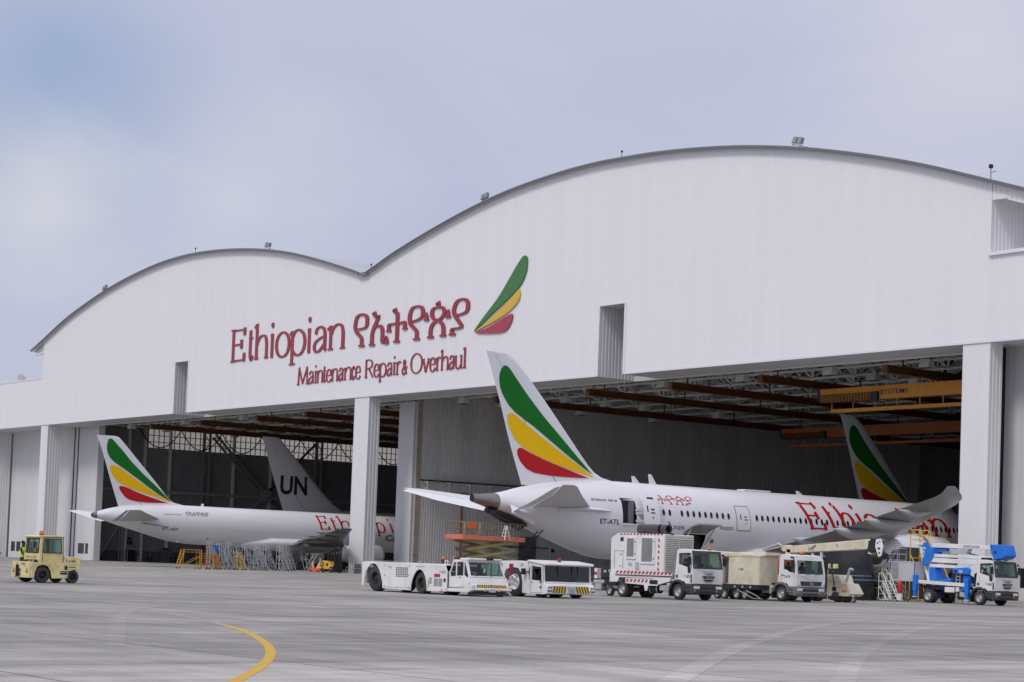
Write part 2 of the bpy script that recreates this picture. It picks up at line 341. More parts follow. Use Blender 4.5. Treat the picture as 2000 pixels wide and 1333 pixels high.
# Ethiopic word, traced letter by letter (units: the sign's zoomed pixels)
GZ = [
 [('s', [(140, 622), (114, 610), (118, 530), (145, 440), (210, 403), (272, 430), (285, 510), (265, 585), (205, 612), (150, 622)]), ('s', [(112, 600), (128, 655), (165, 700), (200, 745), (205, 790), (203, 858)]), [(160, 860), (242, 860)]],
 [[(362, 402), (400, 380), (395, 430)], ('s', [(385, 425), (410, 440), (452, 432), (425, 500), (385, 590), (358, 690), (350, 845)]), [(310, 846), (392, 846)], ('s', [(385, 600), (430, 570), (480, 575), (503, 630), (505, 720), (498, 805)]), [(490, 812), (530, 775), (560, 735), (570, 812)], [(525, 820), (592, 820)]],
 [[(655, 358), (700, 330), (690, 385)], ('s', [(680, 385), (722, 395), (722, 500), (718, 650), (712, 795)]), [(665, 798), (752, 798)], ('s', [(600, 640), (605, 560), (680, 540), (760, 528), (825, 520), (830, 605)]), [(562, 647), (632, 643)], [(798, 612), (864, 608)]],
 [('s', [(930, 508), (900, 490), (902, 420), (935, 325), (1000, 288), (1070, 302), (1090, 370), (1070, 445), (1000, 490), (935, 508)]), ('s', [(898, 480), (912, 545), (960, 600), (1000, 660), (1000, 760)]), [(950, 764), (1042, 762)], [(1085, 420), (1140, 398), (1142, 485)], [(1108, 488), (1178, 484)]],
 [[(1280, 262), (1325, 232), (1312, 295)], ('c', [(1305, 302), (1375, 308), (1402, 375), (1360, 450), (1295, 485), (1235, 450), (1222, 375), (1250, 320)]), ('s', [(1200, 735), (1203, 630), (1235, 545), (1300, 498), (1360, 530), (1385, 600), (1383, 708)]), [(1153, 738), (1244, 733)], [(1335, 714), (1426, 708)], [(1400, 372), (1456, 355), (1458, 445)], [(1420, 447), (1494, 440)]],
 [('s', [(1580, 412), (1542, 395), (1545, 310), (1585, 222), (1655, 183), (1725, 205), (1742, 285), (1715, 365), (1640, 402), (1580, 414)]), ('s', [(1540, 370), (1560, 430), (1610, 505), (1662, 580)]), ('s', [(1672, 582), (1600, 602), (1515, 622), (1515, 690)]), [(1467, 696), (1562, 692)]],
]
def geez(b, fm, st, th, depth=None, k=0):
    """fm takes traced units (x, y)"""
    for li, g in enumerate(GZ):
        for j, s in enumerate(g):
            w = .004+.003*j
            if isinstance(s, tuple): ribbon(b, catmull(s[1], 5, s[0] == 'c'), st, th, fm, w, s[0] == 'c', depth)
            else: ribbon(b, dense(s, 3), st, th, fm, w, False, depth)

# ================================================================== SETTING: the ground
def concrete(name='apron_concrete', lift=1.0):
    mt = bpy.data.materials.new(name); mt.use_nodes = True; t = mt.node_tree; b = t.nodes['Principled BSDF']; L = t.links.new
    b.inputs['Roughness'].default_value = .72; b.inputs['Specular IOR Level'].default_value = .35
    tc = N(t, 'ShaderNodeTexCoord')
    def noise(sc, st, det=5.0, ro=.6):
        mp = N(t, 'ShaderNodeMapping'); mp.inputs['Scale'].default_value = st; L(tc.outputs['Object'], mp.inputs[0])
        n = N(t, 'ShaderNodeTexNoise', Scale=sc, Detail=det, Roughness=ro); L(mp.outputs[0], n.inputs['Vector']); return n.outputs['Fac']
    def ramp(f, p0, c0, p1, c1):
        r = N(t, 'ShaderNodeValToRGB'); L(f, r.inputs[0]); e = r.color_ramp.elements
        e[0].position = p0; e[0].color = (c0, c0, c0, 1); e[1].position = p1; e[1].color = (c1, c1, c1, 1); return r.outputs[0]
    def mul(a, c):
        mx = N(t, 'ShaderNodeMix', data_type='RGBA', blend_type='MULTIPLY'); mx.inputs[0].default_value = 1
        L(a, mx.inputs[6]); L(c, mx.inputs[7]); return mx.outputs[2]
    br = N(t, 'ShaderNodeTexBrick', offset=0.0, squash=1.0, Scale=1.0); L(tc.outputs['Object'], br.inputs['Vector'])
    br.inputs['Color1'].default_value = (.375, .356, .316, 1); br.inputs['Color2'].default_value = (.300, .286, .256, 1); br.inputs['Mortar'].default_value = (.13, .125, .115, 1)
    br.inputs['Mortar Size'].default_value = .035; br.inputs['Brick Width'].default_value = 6.0; br.inputs['Row Height'].default_value = 6.0; br.inputs['Bias'].default_value = -.1
    c = br.outputs['Color']
    c = mul(c, ramp(noise(.10, (1, 1, 1)), .35, .78, .65, 1.12))                 # broad weathering
    c = mul(c, ramp(noise(.9, (.22, 1, 1)), .34, .80, .6, 1.07))                 # tyre-polished streaks along the facade
    c = mul(c, ramp(noise(1.1, (1, .10, 1)), .33, .74, .58, 1.07))               # and along the lanes into the hangar
    c = mul(c, ramp(noise(.45, (1, .25, 1), 3.0), .60, 1.0, .76, .66))            # oil stains
    c = mul(c, ramp(noise(9, (1, 1, 1), 3.0), .3, .90, .7, 1.06))                # grain
    sx = N(t, 'ShaderNodeSeparateXYZ'); L(tc.outputs['Object'], sx.inputs[0])
    mr = N(t, 'ShaderNodeMapRange'); mr.inputs['From Min'].default_value = -29.3; mr.inputs['From Max'].default_value = -28.9; mr.inputs['To Min'].default_value = .97*lift; mr.inputs['To Max'].default_value = 1.2*lift
    L(sx.outputs[0], mr.inputs['Value'])                                        # a newer, paler pour beyond the seam
    cc = N(t, 'ShaderNodeVectorMath', operation='SCALE'); L(c, cc.inputs[0]); L(mr.outputs[0], cc.inputs['Scale'])
    L(cc.outputs[0], b.inputs['Base Color'])
    bp = N(t, 'ShaderNodeBump', Strength=.25, Distance=.01); L(noise(14, (1, 1, 1), 4.0), bp.inputs['Height']); L(bp.outputs[0], b.inputs['Normal'])
    return mt
b = MB(); xs = (-1500, -300, -60, 400); ys = (-300, D, 1200); zz = {-300: gz(-300), D: 0, 1200: 0}
b.add([(x, y, zz[y]) for y in ys for x in xs], [(j*4+i, j*4+i+1, j*4+i+5, j*4+i+4) for j in range(2) for i in range(3)])
g = b.build('apron_ground', concrete()); g['kind'] = 'structure'
def marking(name, pts, wd, mt, lift=.004, taper=None):
    P = [ground(*p) for p in pts] if len(pts[0]) == 2 and pts[0][1] > 900 else [Vector((p[0], p[1], 0)) for p in pts]
    P = catmull([(p.x, p.y) for p in P], 6); b = MB(); vs = []
    for i, p in enumerate(P):
        q0 = P[max(i-1, 0)]; q1 = P[min(i+1, len(P)-1)]; d = Vector((q1[0]-q0[0], q1[1]-q0[1])).normalized()
        for s in (-1, 1): x, y = p[0]-d.y*s*wd/2, p[1]+d.x*s*wd/2; vs.append((x, y, gz(y)+lift))
    b.add(vs, [(2*i, 2*i+1, 2*i+3, 2*i+2) for i in range(len(P)-1)])
    o = b.build(name, mt); o['kind'] = 'structure'; return o
def paint(name, col, base, p0, p1, sc=1.5):
    mt = bpy.data.materials.new(name); mt.use_nodes = True; t = mt.node_tree; bs = t.nodes['Principled BSDF']; L = t.links.new; bs.inputs['Roughness'].default_value = .65
    tc = N(t, 'ShaderNodeTexCoord'); n = N(t, 'ShaderNodeTexNoise', Scale=sc, Detail=7.0, Roughness=.7); L(tc.outputs['Object'], n.inputs['Vector'])
    r = N(t, 'ShaderNodeValToRGB'); L(n.outputs['Fac'], r.inputs[0]); e = r.color_ramp.elements; e[0].position = p0; e[0].color = (*base, 1); e[1].position = p1; e[1].color = (*col, 1)
    L(r.outputs[0], bs.inputs['Base Color']); return mt
marking('yellow_taxi_line', [(440, 1222), (465, 1229), (490, 1239), (512, 1252), (526, 1266), (528, 1280), (516, 1297), (490, 1315), (455, 1333), (330, 1400)], .2, paint('line_yellow', (.60, .36, .015), (.50, .33, .06), .3, .5))
marking('worn_yellow_line', [(330, 1199), (370, 1206), (410, 1214), (440, 1222)], .2, paint('line_worn', (.40, .34, .22), (.34, .32, .28), .4, .6))
pale = concrete('line_ghost', 1.17)
marking('faded_line', [(1275, 1360), (1330, 1322), (1400, 1284), (1480, 1252), (1580, 1226), (1700, 1209)], .5, pale)
marking('faded_line', [(1640, 1345), (1662, 1300), (1690, 1272), (1740, 1247), (1830, 1222), (1960, 1208)], .45, concrete('line_ghost_paler', 1.11))
marking('faded_line', [(226, 1262), (228, 1235), (236, 1206), (262, 1190), (310, 1186)], .4, concrete('line_ghost_palest', 1.07))
jw = paint('joint_white', (.62, .61, .59), (.44, .43, .42), .4, .55, 2.0); jd = paint('joint_dark', (.07, .07, .07), (.2, .2, .2), .45, .6, .7)
rr = random.Random(3)
for px in (1172, 1177, 1183):
    X = ground(1000, px).x; y = 18.
    b = MB()
    while y < 95:
        l = rr.uniform(.5, 2.6)
        if rr.random() < .62:
            w_ = rr.uniform(.04, .11); b.add([(X-w_/2, y, gz(y)+.004), (X+w_/2, y, gz(y)+.004), (X+w_/2, y+l, gz(y+l)+.004), (X-w_/2, y+l, gz(y+l)+.004)], [(0, 1, 2, 3)])
        y += l+rr.uniform(.2, 1.6)
    o = b.build('slab_joint', jw); o['kind'] = 'structure'
for p, q in (((375, 1129), (445, 1131)), ((590, 1135), (800, 1142)), ((1600, 1183), (1700, 1185)), ((1110, 1172), (1170, 1174))):
    a, c = ground(*p), ground(*q); y0, y1 = sorted((a.y, c.y)); X = (a.x+c.x)/2; b = MB()
    b.add([(X-.09, y0, gz(y0)+.004), (X+.09, y0, gz(y0)+.004), (X+.09, y1, gz(y1)+.004), (X-.09, y1, gz(y1)+.004)], [(0, 1, 2, 3)]); o = b.build('drain_slot', jd); o['kind'] = 'structure'

# ================================================================== THE HANGAR
FZ = 19.85; TOPZ = 26.84
H = thing('hangar', 'huge white twin-arched aircraft maintenance hangar with open bays', 'hangar', (-187, D, 0))
HO = Vector((-187, D, 0))
def hb(mb, name, mt, smooth=None, parent=None, bevel=0):      # a hangar part, built in world coordinates
    mb.v = [(v[0]-HO.x, v[1]-HO.y, v[2]-HO.z) for v in mb.v]; return mb.build(name, mt, parent or H, smooth, bevel)
ARC1 = [(-279.42, 31.31), (-275.55, 32.55), (-267.9, 35.05), (-261.8, 36.6), (-255.4, 38.0), (-247.6, 39.3), (-238.8, 40.3), (-231.9, 40.62), (-226.3, 40.56), (-220.8, 40.26), (-214.2, 39.65), (-207.9, 38.78), (-202.9, 37.85), (-198.2, 36.75), (-193.5, 35.55), (-188.2, 34.08)]
ARC2 = [(-186.8, 34.0), (-180.8, 35.8), (-171.8, 37.9), (-165.6, 39.1), (-159.6, 39.95), (-152.0, 40.55), (-146.5, 40.72), (-144.4, 40.68), (-138.1, 40.45), (-131.8, 39.95), (-125.7, 39.22), (-119.1, 38.1), (-113.6, 36.9), (-108.1, 35.5), (-104.1, 34.34), (-98.4, 32.48), (-93.6, 30.9)]
def arcz(x):
    if x < -188.2: return interp(ARC1, x)[0]
    if x > -186.8: return interp(ARC2, x)[0]
    return 34.05
SLOTS = ((-233.05, -229.5), (-145.4, -141.75)); SLZ = 26.62
def rib(p0, p1, pitch, dep):
    """corrugation stations: (position, offset)"""
    out = [(p0, 0.)]; x = p0
    while x+pitch < p1:
        out += [(x+pitch*.5, 0.), (x+pitch*.6, dep), (x+pitch*.9, dep), (x+pitch, 0.)]; x += pitch
    out.append((p1, 0.)); return out
def wallx(mb, x0, x1, y, zb, zt, pitch=.36, dep=.03, sgn=1):      # corrugated wall along X; ribs recede by dep towards sgn*Y
    R = rib(x0, x1, pitch, dep); f = lambda z, x: z(x) if callable(z) else z
    mb.add([(x, y+o*sgn, f(zb, x)) for x, o in R]+[(x, y+o*sgn, f(zt, x)) for x, o in R], [(i, i+1, len(R)+i+1, len(R)+i) for i in range(len(R)-1)])
def wally(mb, y0, y1, x, zb, zt, pitch=.33, dep=.06, sgn=-1):
    R = rib(y0, y1, pitch, dep); f = lambda z, q: z(q) if callable(z) else z
    mb.add([(x+o*sgn, q, f(zb, q)) for q, o in R]+[(x+o*sgn, q, f(zt, q)) for q, o in R], [(i, i+1, len(R)+i+1, len(R)+i) for i in range(len(R)-1)])
# main front wall
b = MB(); top = lambda x: arcz(x)-.12
wallx(b, -275.65, SLOTS[0][0], D, FZ, top); wallx(b, SLOTS[0][1], SLOTS[1][0], D, FZ, top); wallx(b, SLOTS[1][1], -98.2, D, FZ, top)
for s0, s1 in SLOTS: wallx(b, s0, s1, D, SLZ, top)
hb(b, 'front_wall', cladding)
b = MB(); wallx(b, -345, -275.65, D+.002, FZ, TOPZ); b.box(-345, -275.6, D-.05, D+.45, TOPZ, TOPZ+.16); b.box(-345, -275.66, D+.46, D+11, TOPZ-.5, TOPZ-.3); hb(b, 'side_annex_wall', cladding)
b = MB(); wallx(b, -98.2, -55, D+.002, FZ, TOPZ-.3); b.box(-98.3, -55, D-.22, D+4, TOPZ-.3, TOPZ-.02)
wally(b, D+.02, D+9, -98.2, TOPZ-.02, 31.6, .45, .05, -1); wallx(b, -98.2, -84, D+9, TOPZ-.02, 32, .45, .05)
b.box(-98.15, -92.6, D-.02, D+.3, 30.9, 31.3); hb(b, 'side_annex_wall', cladding)
b = MB(); wallx(b, -98.15, -92.6, D-.01, lambda x: arcz(x)-1.15, lambda x: arcz(x)-.12, .5, .05); hb(b, 'eave_panel', cladding)
# slots for the tail fins
for s0, s1 in SLOTS:
    b = MB(); wally(b, D+.02, D+5.7, s0, FZ-.02, SLZ, .42, .10, -1); wallx(b, s0, s1, D+5.7, FZ+.3, SLZ, .42, .06); wally(b, D+.02, D+5.7, s1, FZ-.02, SLZ, .42, .08, 1)
    b.box(s0, s1, D+.04, D+5.7, SLZ, SLZ+.2); hb(b, 'fin_slot', doorpaint)
# trims round slots and along the fascia foot
b = MB()
for s0, s1 in SLOTS:
    b.box(s0-.12, s1+.12, D-.03, D+.03, SLZ, SLZ+.14); b.box(s0-.12, s0, D-.03, D+.03, FZ, SLZ); b.box(s1, s1+.3, D-.03, D+.03, FZ, SLZ)
for a, c in ((-345, SLOTS[0][0]-.12), (SLOTS[0][1]+.3, SLOTS[1][0]-.12), (SLOTS[1][1]+.3, -55)): b.box(a, c, D-.04, D-.003, FZ-.03, FZ+.16)
hb(b, 'wall_flashing', mat('flashing', (.74, .75, .79), .45))
# soffit behind the fascia
b = MB()
for a, c in ((-345, SLOTS[0][0]-.13), (SLOTS[0][1]+.1, SLOTS[1][0]-.13), (SLOTS[1][1]+.1, -55)): b.box(a, c, D+.06, D+4.6, FZ+.0, FZ+.25)
b.box(-345, -55, D+4.62, D+4.9, FZ-.1, FZ+4); hb(b, 'soffit', soffm)
b = MB(); b.box(-345, -275.45, 126.7, 126.9, 0, FZ+.3); hb(b, 'annex_back_wall', greyin)
# roofs and their edge trim
def roof(arc, name):
    P = [(x, arcz(x)) for x in [arc[0][0]+(arc[-1][0]-arc[0][0])*i/56 for i in range(57)]]; b = MB(); n = len(P)
    for (xa, za), (xb, zb) in zip(P, P[1:]):
        b.add([(xa, D-.35, za), (xb, D-.35, zb), (xb, 214, zb), (xa, 214, za), (xa, D-.35, za-.22), (xb, D-.35, zb-.22), (xb, 214, zb-.22), (xa, 214, za-.22)], [(0, 1, 2, 3), (7, 6, 5, 4)])
    b.add([(P[0][0], D-.35, P[0][1]), (P[0][0], 214, P[0][1]), (P[0][0], 214, P[0][1]-.22), (P[0][0], D-.35, P[0][1]-.22)], [(0, 1, 2, 3)])
    hb(b, name, roofm)
    b = MB()
    for (xa, za), (xb, zb) in zip(P, P[1:]):
        for y0, y1, u0, u1 in ((D-.50, D-.36, -.22, -.02), (D-.42, D-.36, .0, .10), (D-.56, D-.51, -.10, -.06)):
            b.add([(xa, y0, za+u0), (xb, y0, zb+u0), (xb, y1, zb+u0), (xa, y1, za+u0), (xa, y0, za+u1), (xb, y0, zb+u1), (xb, y1, zb+u1), (xa, y1, za+u1)], [(0, 1, 2, 3), (4, 7, 6, 5), (0, 4, 5, 1), (3, 2, 6, 7)])
    hb(b, 'roof_edge', trimm)
roof(ARC1, 'arched_roof'); roof(ARC2, 'arched_roof')
b = MB(); b.box(-188.2, -186.8, D-.4, 214, 33.75, 33.95); b.box(-188.4, -186.6, D-.5, D-.42, 33.7, 34.05); hb(b, 'valley_gutter', trimm)
b = MB(); b.prism([(-279.3, 31.0), (-275.7, 30.4), (-275.7, 32.3)], 'y', D+.3, D+8); b.box(-278.9, -275.7, D-.2, D+.28, 30.55, 30.75); hb(b, 'eave_box', whitesteel)
# columns
def column(x0, x1, y0, y1, mt=cladding2, pit=.36, name='column'):
    b = MB(); wallx(b, x0, x1, y0, -.2, FZ, pit, .02); wally(b, y0+.002, y1, x1, -.2, FZ, .42, .07, -1); wally(b, y0+.002, y1, x0, -.2, FZ, .42, .07, 1); wallx(b, x0, x1, y1, -.2, FZ, pit, .02, -1)
    b.m = 1; b.box(x1-.06, x1+.02, y0-.02, y0+.05, -.2, FZ-.001); b.box(x0-.02, x0+.06, y0-.02, y0+.05, -.2, FZ-.001)
    return hb(b, name, [mt, MATS['flashing']])
column(-100.69, -98.05, D+.05, D+1.55); column(-188.73, -185.74, D+.05, D+1.55); column(-275.3, -272.84, D+.05, D+2.2)
b = MB(); wally(b, D+.1, D+5, -298.0, -.1, FZ, .42, .08, -1); wallx(b, -302, -298.0, D+.1, -.1, FZ); hb(b, 'column', cladding2)
column(-189.3, -186.25, D+6.6, D+7.6, doorpaint, .8)
# sliding doors
def door(x0, x1, y, wins, name='sliding_door', mt=doorpaint, pitch=.9, t=.5):
    b = MB(); xs = [x0]+[v for w in wins for v in w]+[x1]
    for a, c in zip(xs[0::2], xs[1::2]):
        if c-a > .05: wallx(b, a, c, y, 0, FZ+.2, pitch, .015)
    for a, c in wins: b.box(a, c, y, y+.05, 0, .95); b.box(a, c, y, y+.05, 2.5, FZ+.2)
    b.box(x0, x1, y+.06, y+t, .02, FZ+.2) if not wins else (b.box(x0, x1, y+.2, y+t, .02, FZ+.2))
    o = hb(b, name, mt)
    for a, c in wins:
        b = MB(); b.box(a+.05, c-.05, y+.06, y+.09, .98, 2.47); hb(b, 'door_window', acwin, parent=o); ob = bpy.context.scene.objects
    return o
door(-297.9, -284.6, 125.3, ((-296.9, -295.3), (-294.8, -293.2), (-292.6, -291.0), (-290.4, -288.8)))
door(-284.4, -275.4, 125.6, ())
door(-275.0, -273.95, 125.5, ()); door(-273.75, -272.6, 125.5, ())
dr = door(-272.3, -266.75, 125.3, ((-272.0, -269.9), (-269.5, -268.55)))
b = MB()
for x in (-275.2, -273.85, -272.45): b.box(x-.13, x+.13, 125.45, 126.0, 0, FZ+.1)
hb(b, 'door_gap_seal', black)
b = MB(); b.box(-266.74, -266.6, 125.3, 126.3, 0, FZ); b.box(-267.9, -266.95, 125.27, 125.298, .05, 2.5); hb(b, 'door_edge', doorpaint)
door(-99.45, -97.75, 123.7, ()); door(-97.75, -55, 123.72, ((-97.6, -96.7), (-96.4, -95.5), (-95.2, -94.3)))
b = MB(); b.box(-99.95, -99.47, 122.2, 124.0, 0, FZ); hb(b, 'door_gap_seal', black)  # added black strip stands in for the dark gap between column and door
# the gable sign
def signmap(P, Y=D-.03): return lambda u, v, w: (u, Y-w, v)
sg = lambda px, py: atY(px, py, D)
X_ = lambda px, py=690: sg(px, py).x
b = MB(); fm = signmap(None)
for ch, a, c in (('E', 100, 295), ('t', 328, 418), ('h', 436, 622), ('i', 640, 716), ('o', 722, 942), ('p', 940, 1170), ('i', 1170, 1252), ('a', 1268, 1478), ('n', 1490, 1725)):
    xa, xc = X_(440+a/7.404), X_(440+c/7.404)
    glyph(b, ch, xa, xc, 25.65, 2.93, .64, .20, fm, .07, w0=.06)
SG = hb(b, 'sign_lettering', redsign)
b = MB()
def gzm(u, v, w):
    p = sg(680+u/7.404, 560+v/7.404); return (p.x, D-.03-w, p.z)
class _G: pass
def geez_sign():
    for g in GZ:
        for j, s in enumerate(g):
            pts = catmull(s[1], 5, s[0] == 'c') if isinstance(s, tuple) else dense(s, 3)
            q = [(lambda p: (p.x, p.z))(sg(680+x/7.404, 560+y/7.404)) for x, y in pts]
            ribbon(b, q, .66, .20, fm, .12+.003*j, isinstance(s, tuple) and s[0] == 'c', .14)
geez_sign(); hb(b, 'sign_lettering', redsign)
b = MB(); k = 5.5556
MRO = 'M 65 185|a 185 245|i 243 280|n 276 342|t 340 376|e 374 436|n 434 504|a 508 565|n 570 650|c 648 690|e 690 752|R 795 890|e 888 952|p 948 1030|a 1030 1095|i 1092 1130|r 1130 1190|& 1192 1255|O 1285 1418|v 1416 1492|e 1492 1562|r 1560 1620|h 1620 1700|a 1702 1768|u 1766 1850|l 1846 1900'
for it in MRO.split('|'):
    ch, a, c = it.split(); xa, xc = X_(570+float(a)/k, 735), X_(570+float(c)/k, 735)
    glyph(b, ch, xa, xc, 21.97, 1.46, .28, .10, fm, .06, w0=.05)
hb(b, 'sign_lettering', redsign)
def feather(name, pts, mt, Y=D-.03, t=.14):
    P = catmull([(p.x, p.z) for p in (sg(400+x/2.857, 480+y/2.857) for x, y in pts)], 5, True); b = MB(); b.prism(P, 'y', Y-t, Y); hb(b, name, mt)
feather('green_feather', [(1507, 480), (1560, 402), (1640, 296), (1700, 195), (1750, 108), (1782, 62), (1800, 60), (1806, 85), (1802, 130), (1790, 175), (1765, 222), (1730, 266), (1680, 316), (1620, 371), (1560, 430)], sgreen)
feather('yellow_feather', [(1509, 483), (1580, 428), (1660, 352), (1720, 288), (1755, 248), (1765, 254), (1764, 285), (1748, 320), (1720, 352), (1680, 386), (1620, 424), (1560, 457)], syel)
feather('red_feather', [(1520, 486), (1580, 462), (1650, 420), (1705, 386), (1722, 384), (1722, 405), (1710, 440), (1690, 470), (1660, 485), (1600, 490), (1550, 490)], sred2)
# interior shell
b = MB(); b.box(-275.4, -275.0, 126.2, 214, 0, 17.6); b.box(-275.4, -275.0, 126.2, 214, 20.7, 33); b.box(-275.4, -275.0, 126.2, 137.6, 17.6, 20.7); b.box(-275.4, -275.0, 190, 214, 17.6, 20.7)
hb(b, 'side_wall', greyin)
b = MB(); b.box(-274.99, -274.9, 126.3, 213, .01, 1.65); hb(b, 'wall_dado', dado)
b = MB(); b.add([(-275.25, 137.6, 17.6), (-275.25, 190, 17.6), (-275.25, 190, 20.7), (-275.25, 137.6, 20.7)], [(0, 1, 2, 3)]); clw = hb(b, 'clerestory_window', pane)
b = MB(); y = 137.6
while y <= 190.01: b.box(-275.16, -275.06, y-.055, y+.055, 17.6, 20.7); y += .9
for z in (17.63, 18.62, 19.62, 20.66): b.box(-275.15, -275.07, 137.6, 190, z-.055, z+.055)
hb(b, 'glazing_bar', black, parent=clw)
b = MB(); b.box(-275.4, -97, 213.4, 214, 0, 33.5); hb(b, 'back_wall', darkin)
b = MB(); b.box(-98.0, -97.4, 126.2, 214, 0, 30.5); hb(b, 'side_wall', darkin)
b = MB(); wally(b, 127.7, 213.3, -186.2, -.02, 33.6, .36, .13, -1); b.box(-186.9, -186.45, 127.9, 213.3, 0, 33.6); PW = hb(b, 'partition_wall', greyclad)
b = MB(); b.box(-186.6, -186.12, 127.1, 127.68, 0, FZ); hb(b, 'partition_post', tan)
b = MB()
for z in (2.2, 4.6, 7.0, 9.4, 11.8, 14.2, 16.6): b.box(-186.3, -186.08, 127.05, 127.72, z, z+.07)
hb(b, 'partition_tie', greysteel)
b = MB(); b.box(-186.05, -185.75, 127.6, 190, 10.78, 10.92); b.box(-185.7, -185.5, 130.3, 190, 9.35, 9.6); hb(b, 'wall_rail', black)
for y in (128.2, 131.3, 134.2, 137.2, 140.0, 143.2, 146.4):
    b = MB(); b.box(-186.0, -185.3, y-.06, y+.06, 10.55, 10.7); b.box(-185.42, -185.3, y-.06, y+.06, 9.1, 10.55); b.box(-185.9, -185.43, y-.06, y+.06, 9.9, 10.0); hb(b, 'wall_bracket', whitesteel)
b = MB(); b.tube((-185.95, 133.6, 0), (-185.95, 133.6, 8.3), .08, 8); hb(b, 'standpipe', redp)
b = MB(); b.box(-186.1, -186.04, 142.3, 144.8, 0, 4.9); hb(b, 'side_door', mat('door_grey', (.16, .17, .185), .5))
b = MB()
for y, z in ((145.6, 6.2), (147.6, 5.0), (147.2, 3.2)): b.box(-186.05, -185.85, y, y+.3, z, z+.35)
b.box(-186.05, -185.95, 139, 146.8, 3.6, 3.7); hb(b, 'wall_socket', black)
# lattice columns and braces on the left wall
def lattice(p0, p1, w, d, n, axis):
    b = MB(); p0 = Vector(p0); p1 = Vector(p1); a = Vector(axis)*(w/2)
    for s in (-1, 1): b.bar(p0+a*s, p1+a*s, .34, .3)
    for i in range(n):
        q0 = p0+(p1-p0)*(i/n); q1 = p0+(p1-p0)*((i+1)/n); s = 1 if i % 2 else -1; b.bar(q0+a*s, q1-a*s, .12, .12); b.bar(q1-a, q1+a, .12, .10)
    return b
for y in (147.4, 168.0, 188): hb(lattice((-274.4, y, 0), (-274.4, y, 20.5), 1.1, .3, 14, (0, 1, 0)), 'lattice_column', greysteel)
for y, y2, z0, z1 in ((148.6, 158, 20.2, 11.3), (167.4, 158, 20.3, 11.3)): hb(lattice((-274.3, y, z0), (-274.3, y2, z1), .75, .3, 12, (0, .7, .7)), 'lattice_brace', greysteel)
b = MB(); b.box(-274.6, -274.2, 127, 213, 10.75, 11.15); b.box(-274.5, -274.05, 157.2, 158.8, 10.3, 12.2); b.bar((-274.2, 158, 11), (-274.2, 154.8, 8.4), .25, .3); b.bar((-274.2, 158, 11), (-274.2, 161.2, 8.4), .25, .3); hb(b, 'wall_girder', mat('girder_grey', (.36, .365, .37), .6))
for y in (134.2, 136.9, 141.2, 152.4, 159.2): 
    b = MB(); b.box(-274.9, -274.45, y-.18, y+.18, 0, 20.5); hb(b, 'wall_stud', whitesteel)
b = MB()
for i in range(7):
    y0 = 135.2+i*7.2; pts = [(-273.6, y0+7.2*t/12, 20.6-2.9*(1-(2*t/12-1)**2)) for t in range(13)]; b.path(pts, .09, 5)
hb(b, 'festoon_cable', black)
# ceiling: space-frame and crane rails
def spaceframe(x0, x1, y0, y1, nx, ny):
    b = MB(); dx = (x1-x0)/nx; dy = (y1-y0)/ny
    def bot(i, j): return Vector((x0+i*dx, y0+j*dy, 20.55))
    def mid(i, j): return Vector((x0+(i+.5)*dx, y0+(j+.5)*dy, 24.2))
    for j in range(ny+1):
        for i in range(nx):
            b.tube(bot(i, j), bot(i+1, j), .13, 5)
            if j < 3 and i < nx-1: b.tube(mid(i, j), mid(i+1, j), .10, 5)
    for i in range(nx+1):
        for j in range(ny): b.tube(bot(i, j), bot(i, j+1), .09, 5)
    for j in range(ny):
        for i in range(nx):
            for a, c in ((0, 0), (1, 0), (0, 1), (1, 1)): b.tube(bot(i+a, j+c), mid(i, j), .11, 4)
            if j < 4:
                for a, c in ((.2, -.5), (.8, .5)):
                    p = mid(i, j); b.tube(p, (p.x+dx*c, p.y+dy*.5, min(arcz(p.x+dx*c)-1.5, 31)), .09, 4)
    for j in range(min(ny+1, 6)):
        for i in range(nx+1): b.ball(bot(i, j), .24, 6)
    hb(b, 'roof_truss', whitesteel, smooth=50)
spaceframe(-184.5, -100.2, 126.2, 206, 15, 14); spaceframe(-272.5, -190, 126.2, 206, 15, 14)
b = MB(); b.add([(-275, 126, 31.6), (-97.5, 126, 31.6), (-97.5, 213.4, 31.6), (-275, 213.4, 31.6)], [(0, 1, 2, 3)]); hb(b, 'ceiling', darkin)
for x in (-113.1, -128.1, -140.3, -152.8, -168.4, -249.2, -234.6, -219.5, -207.5, -196):
    b = MB(); b.box(x-.32, x+.32, 124.95, 206, 18.75, 18.83); b.box(x-.08, x+.08, 124.95, 206, 18.83, 19.35); b.box(x-.32, x+.32, 124.95, 206, 19.35, 19.43); b.box(x-.3, x+.3, 124.8, 124.94, 18.72, 19.45)
    for y in range(127, 206, 11): b.box(x-.05, x+.05, y, y+.1, 19.43, 20.6)
    hb(b, 'crane_rail', rust)
b = MB(); b.box(-274.9, -273.9, 135, 206, 20.6, 21.5); hb(b, 'edge_beam', black)

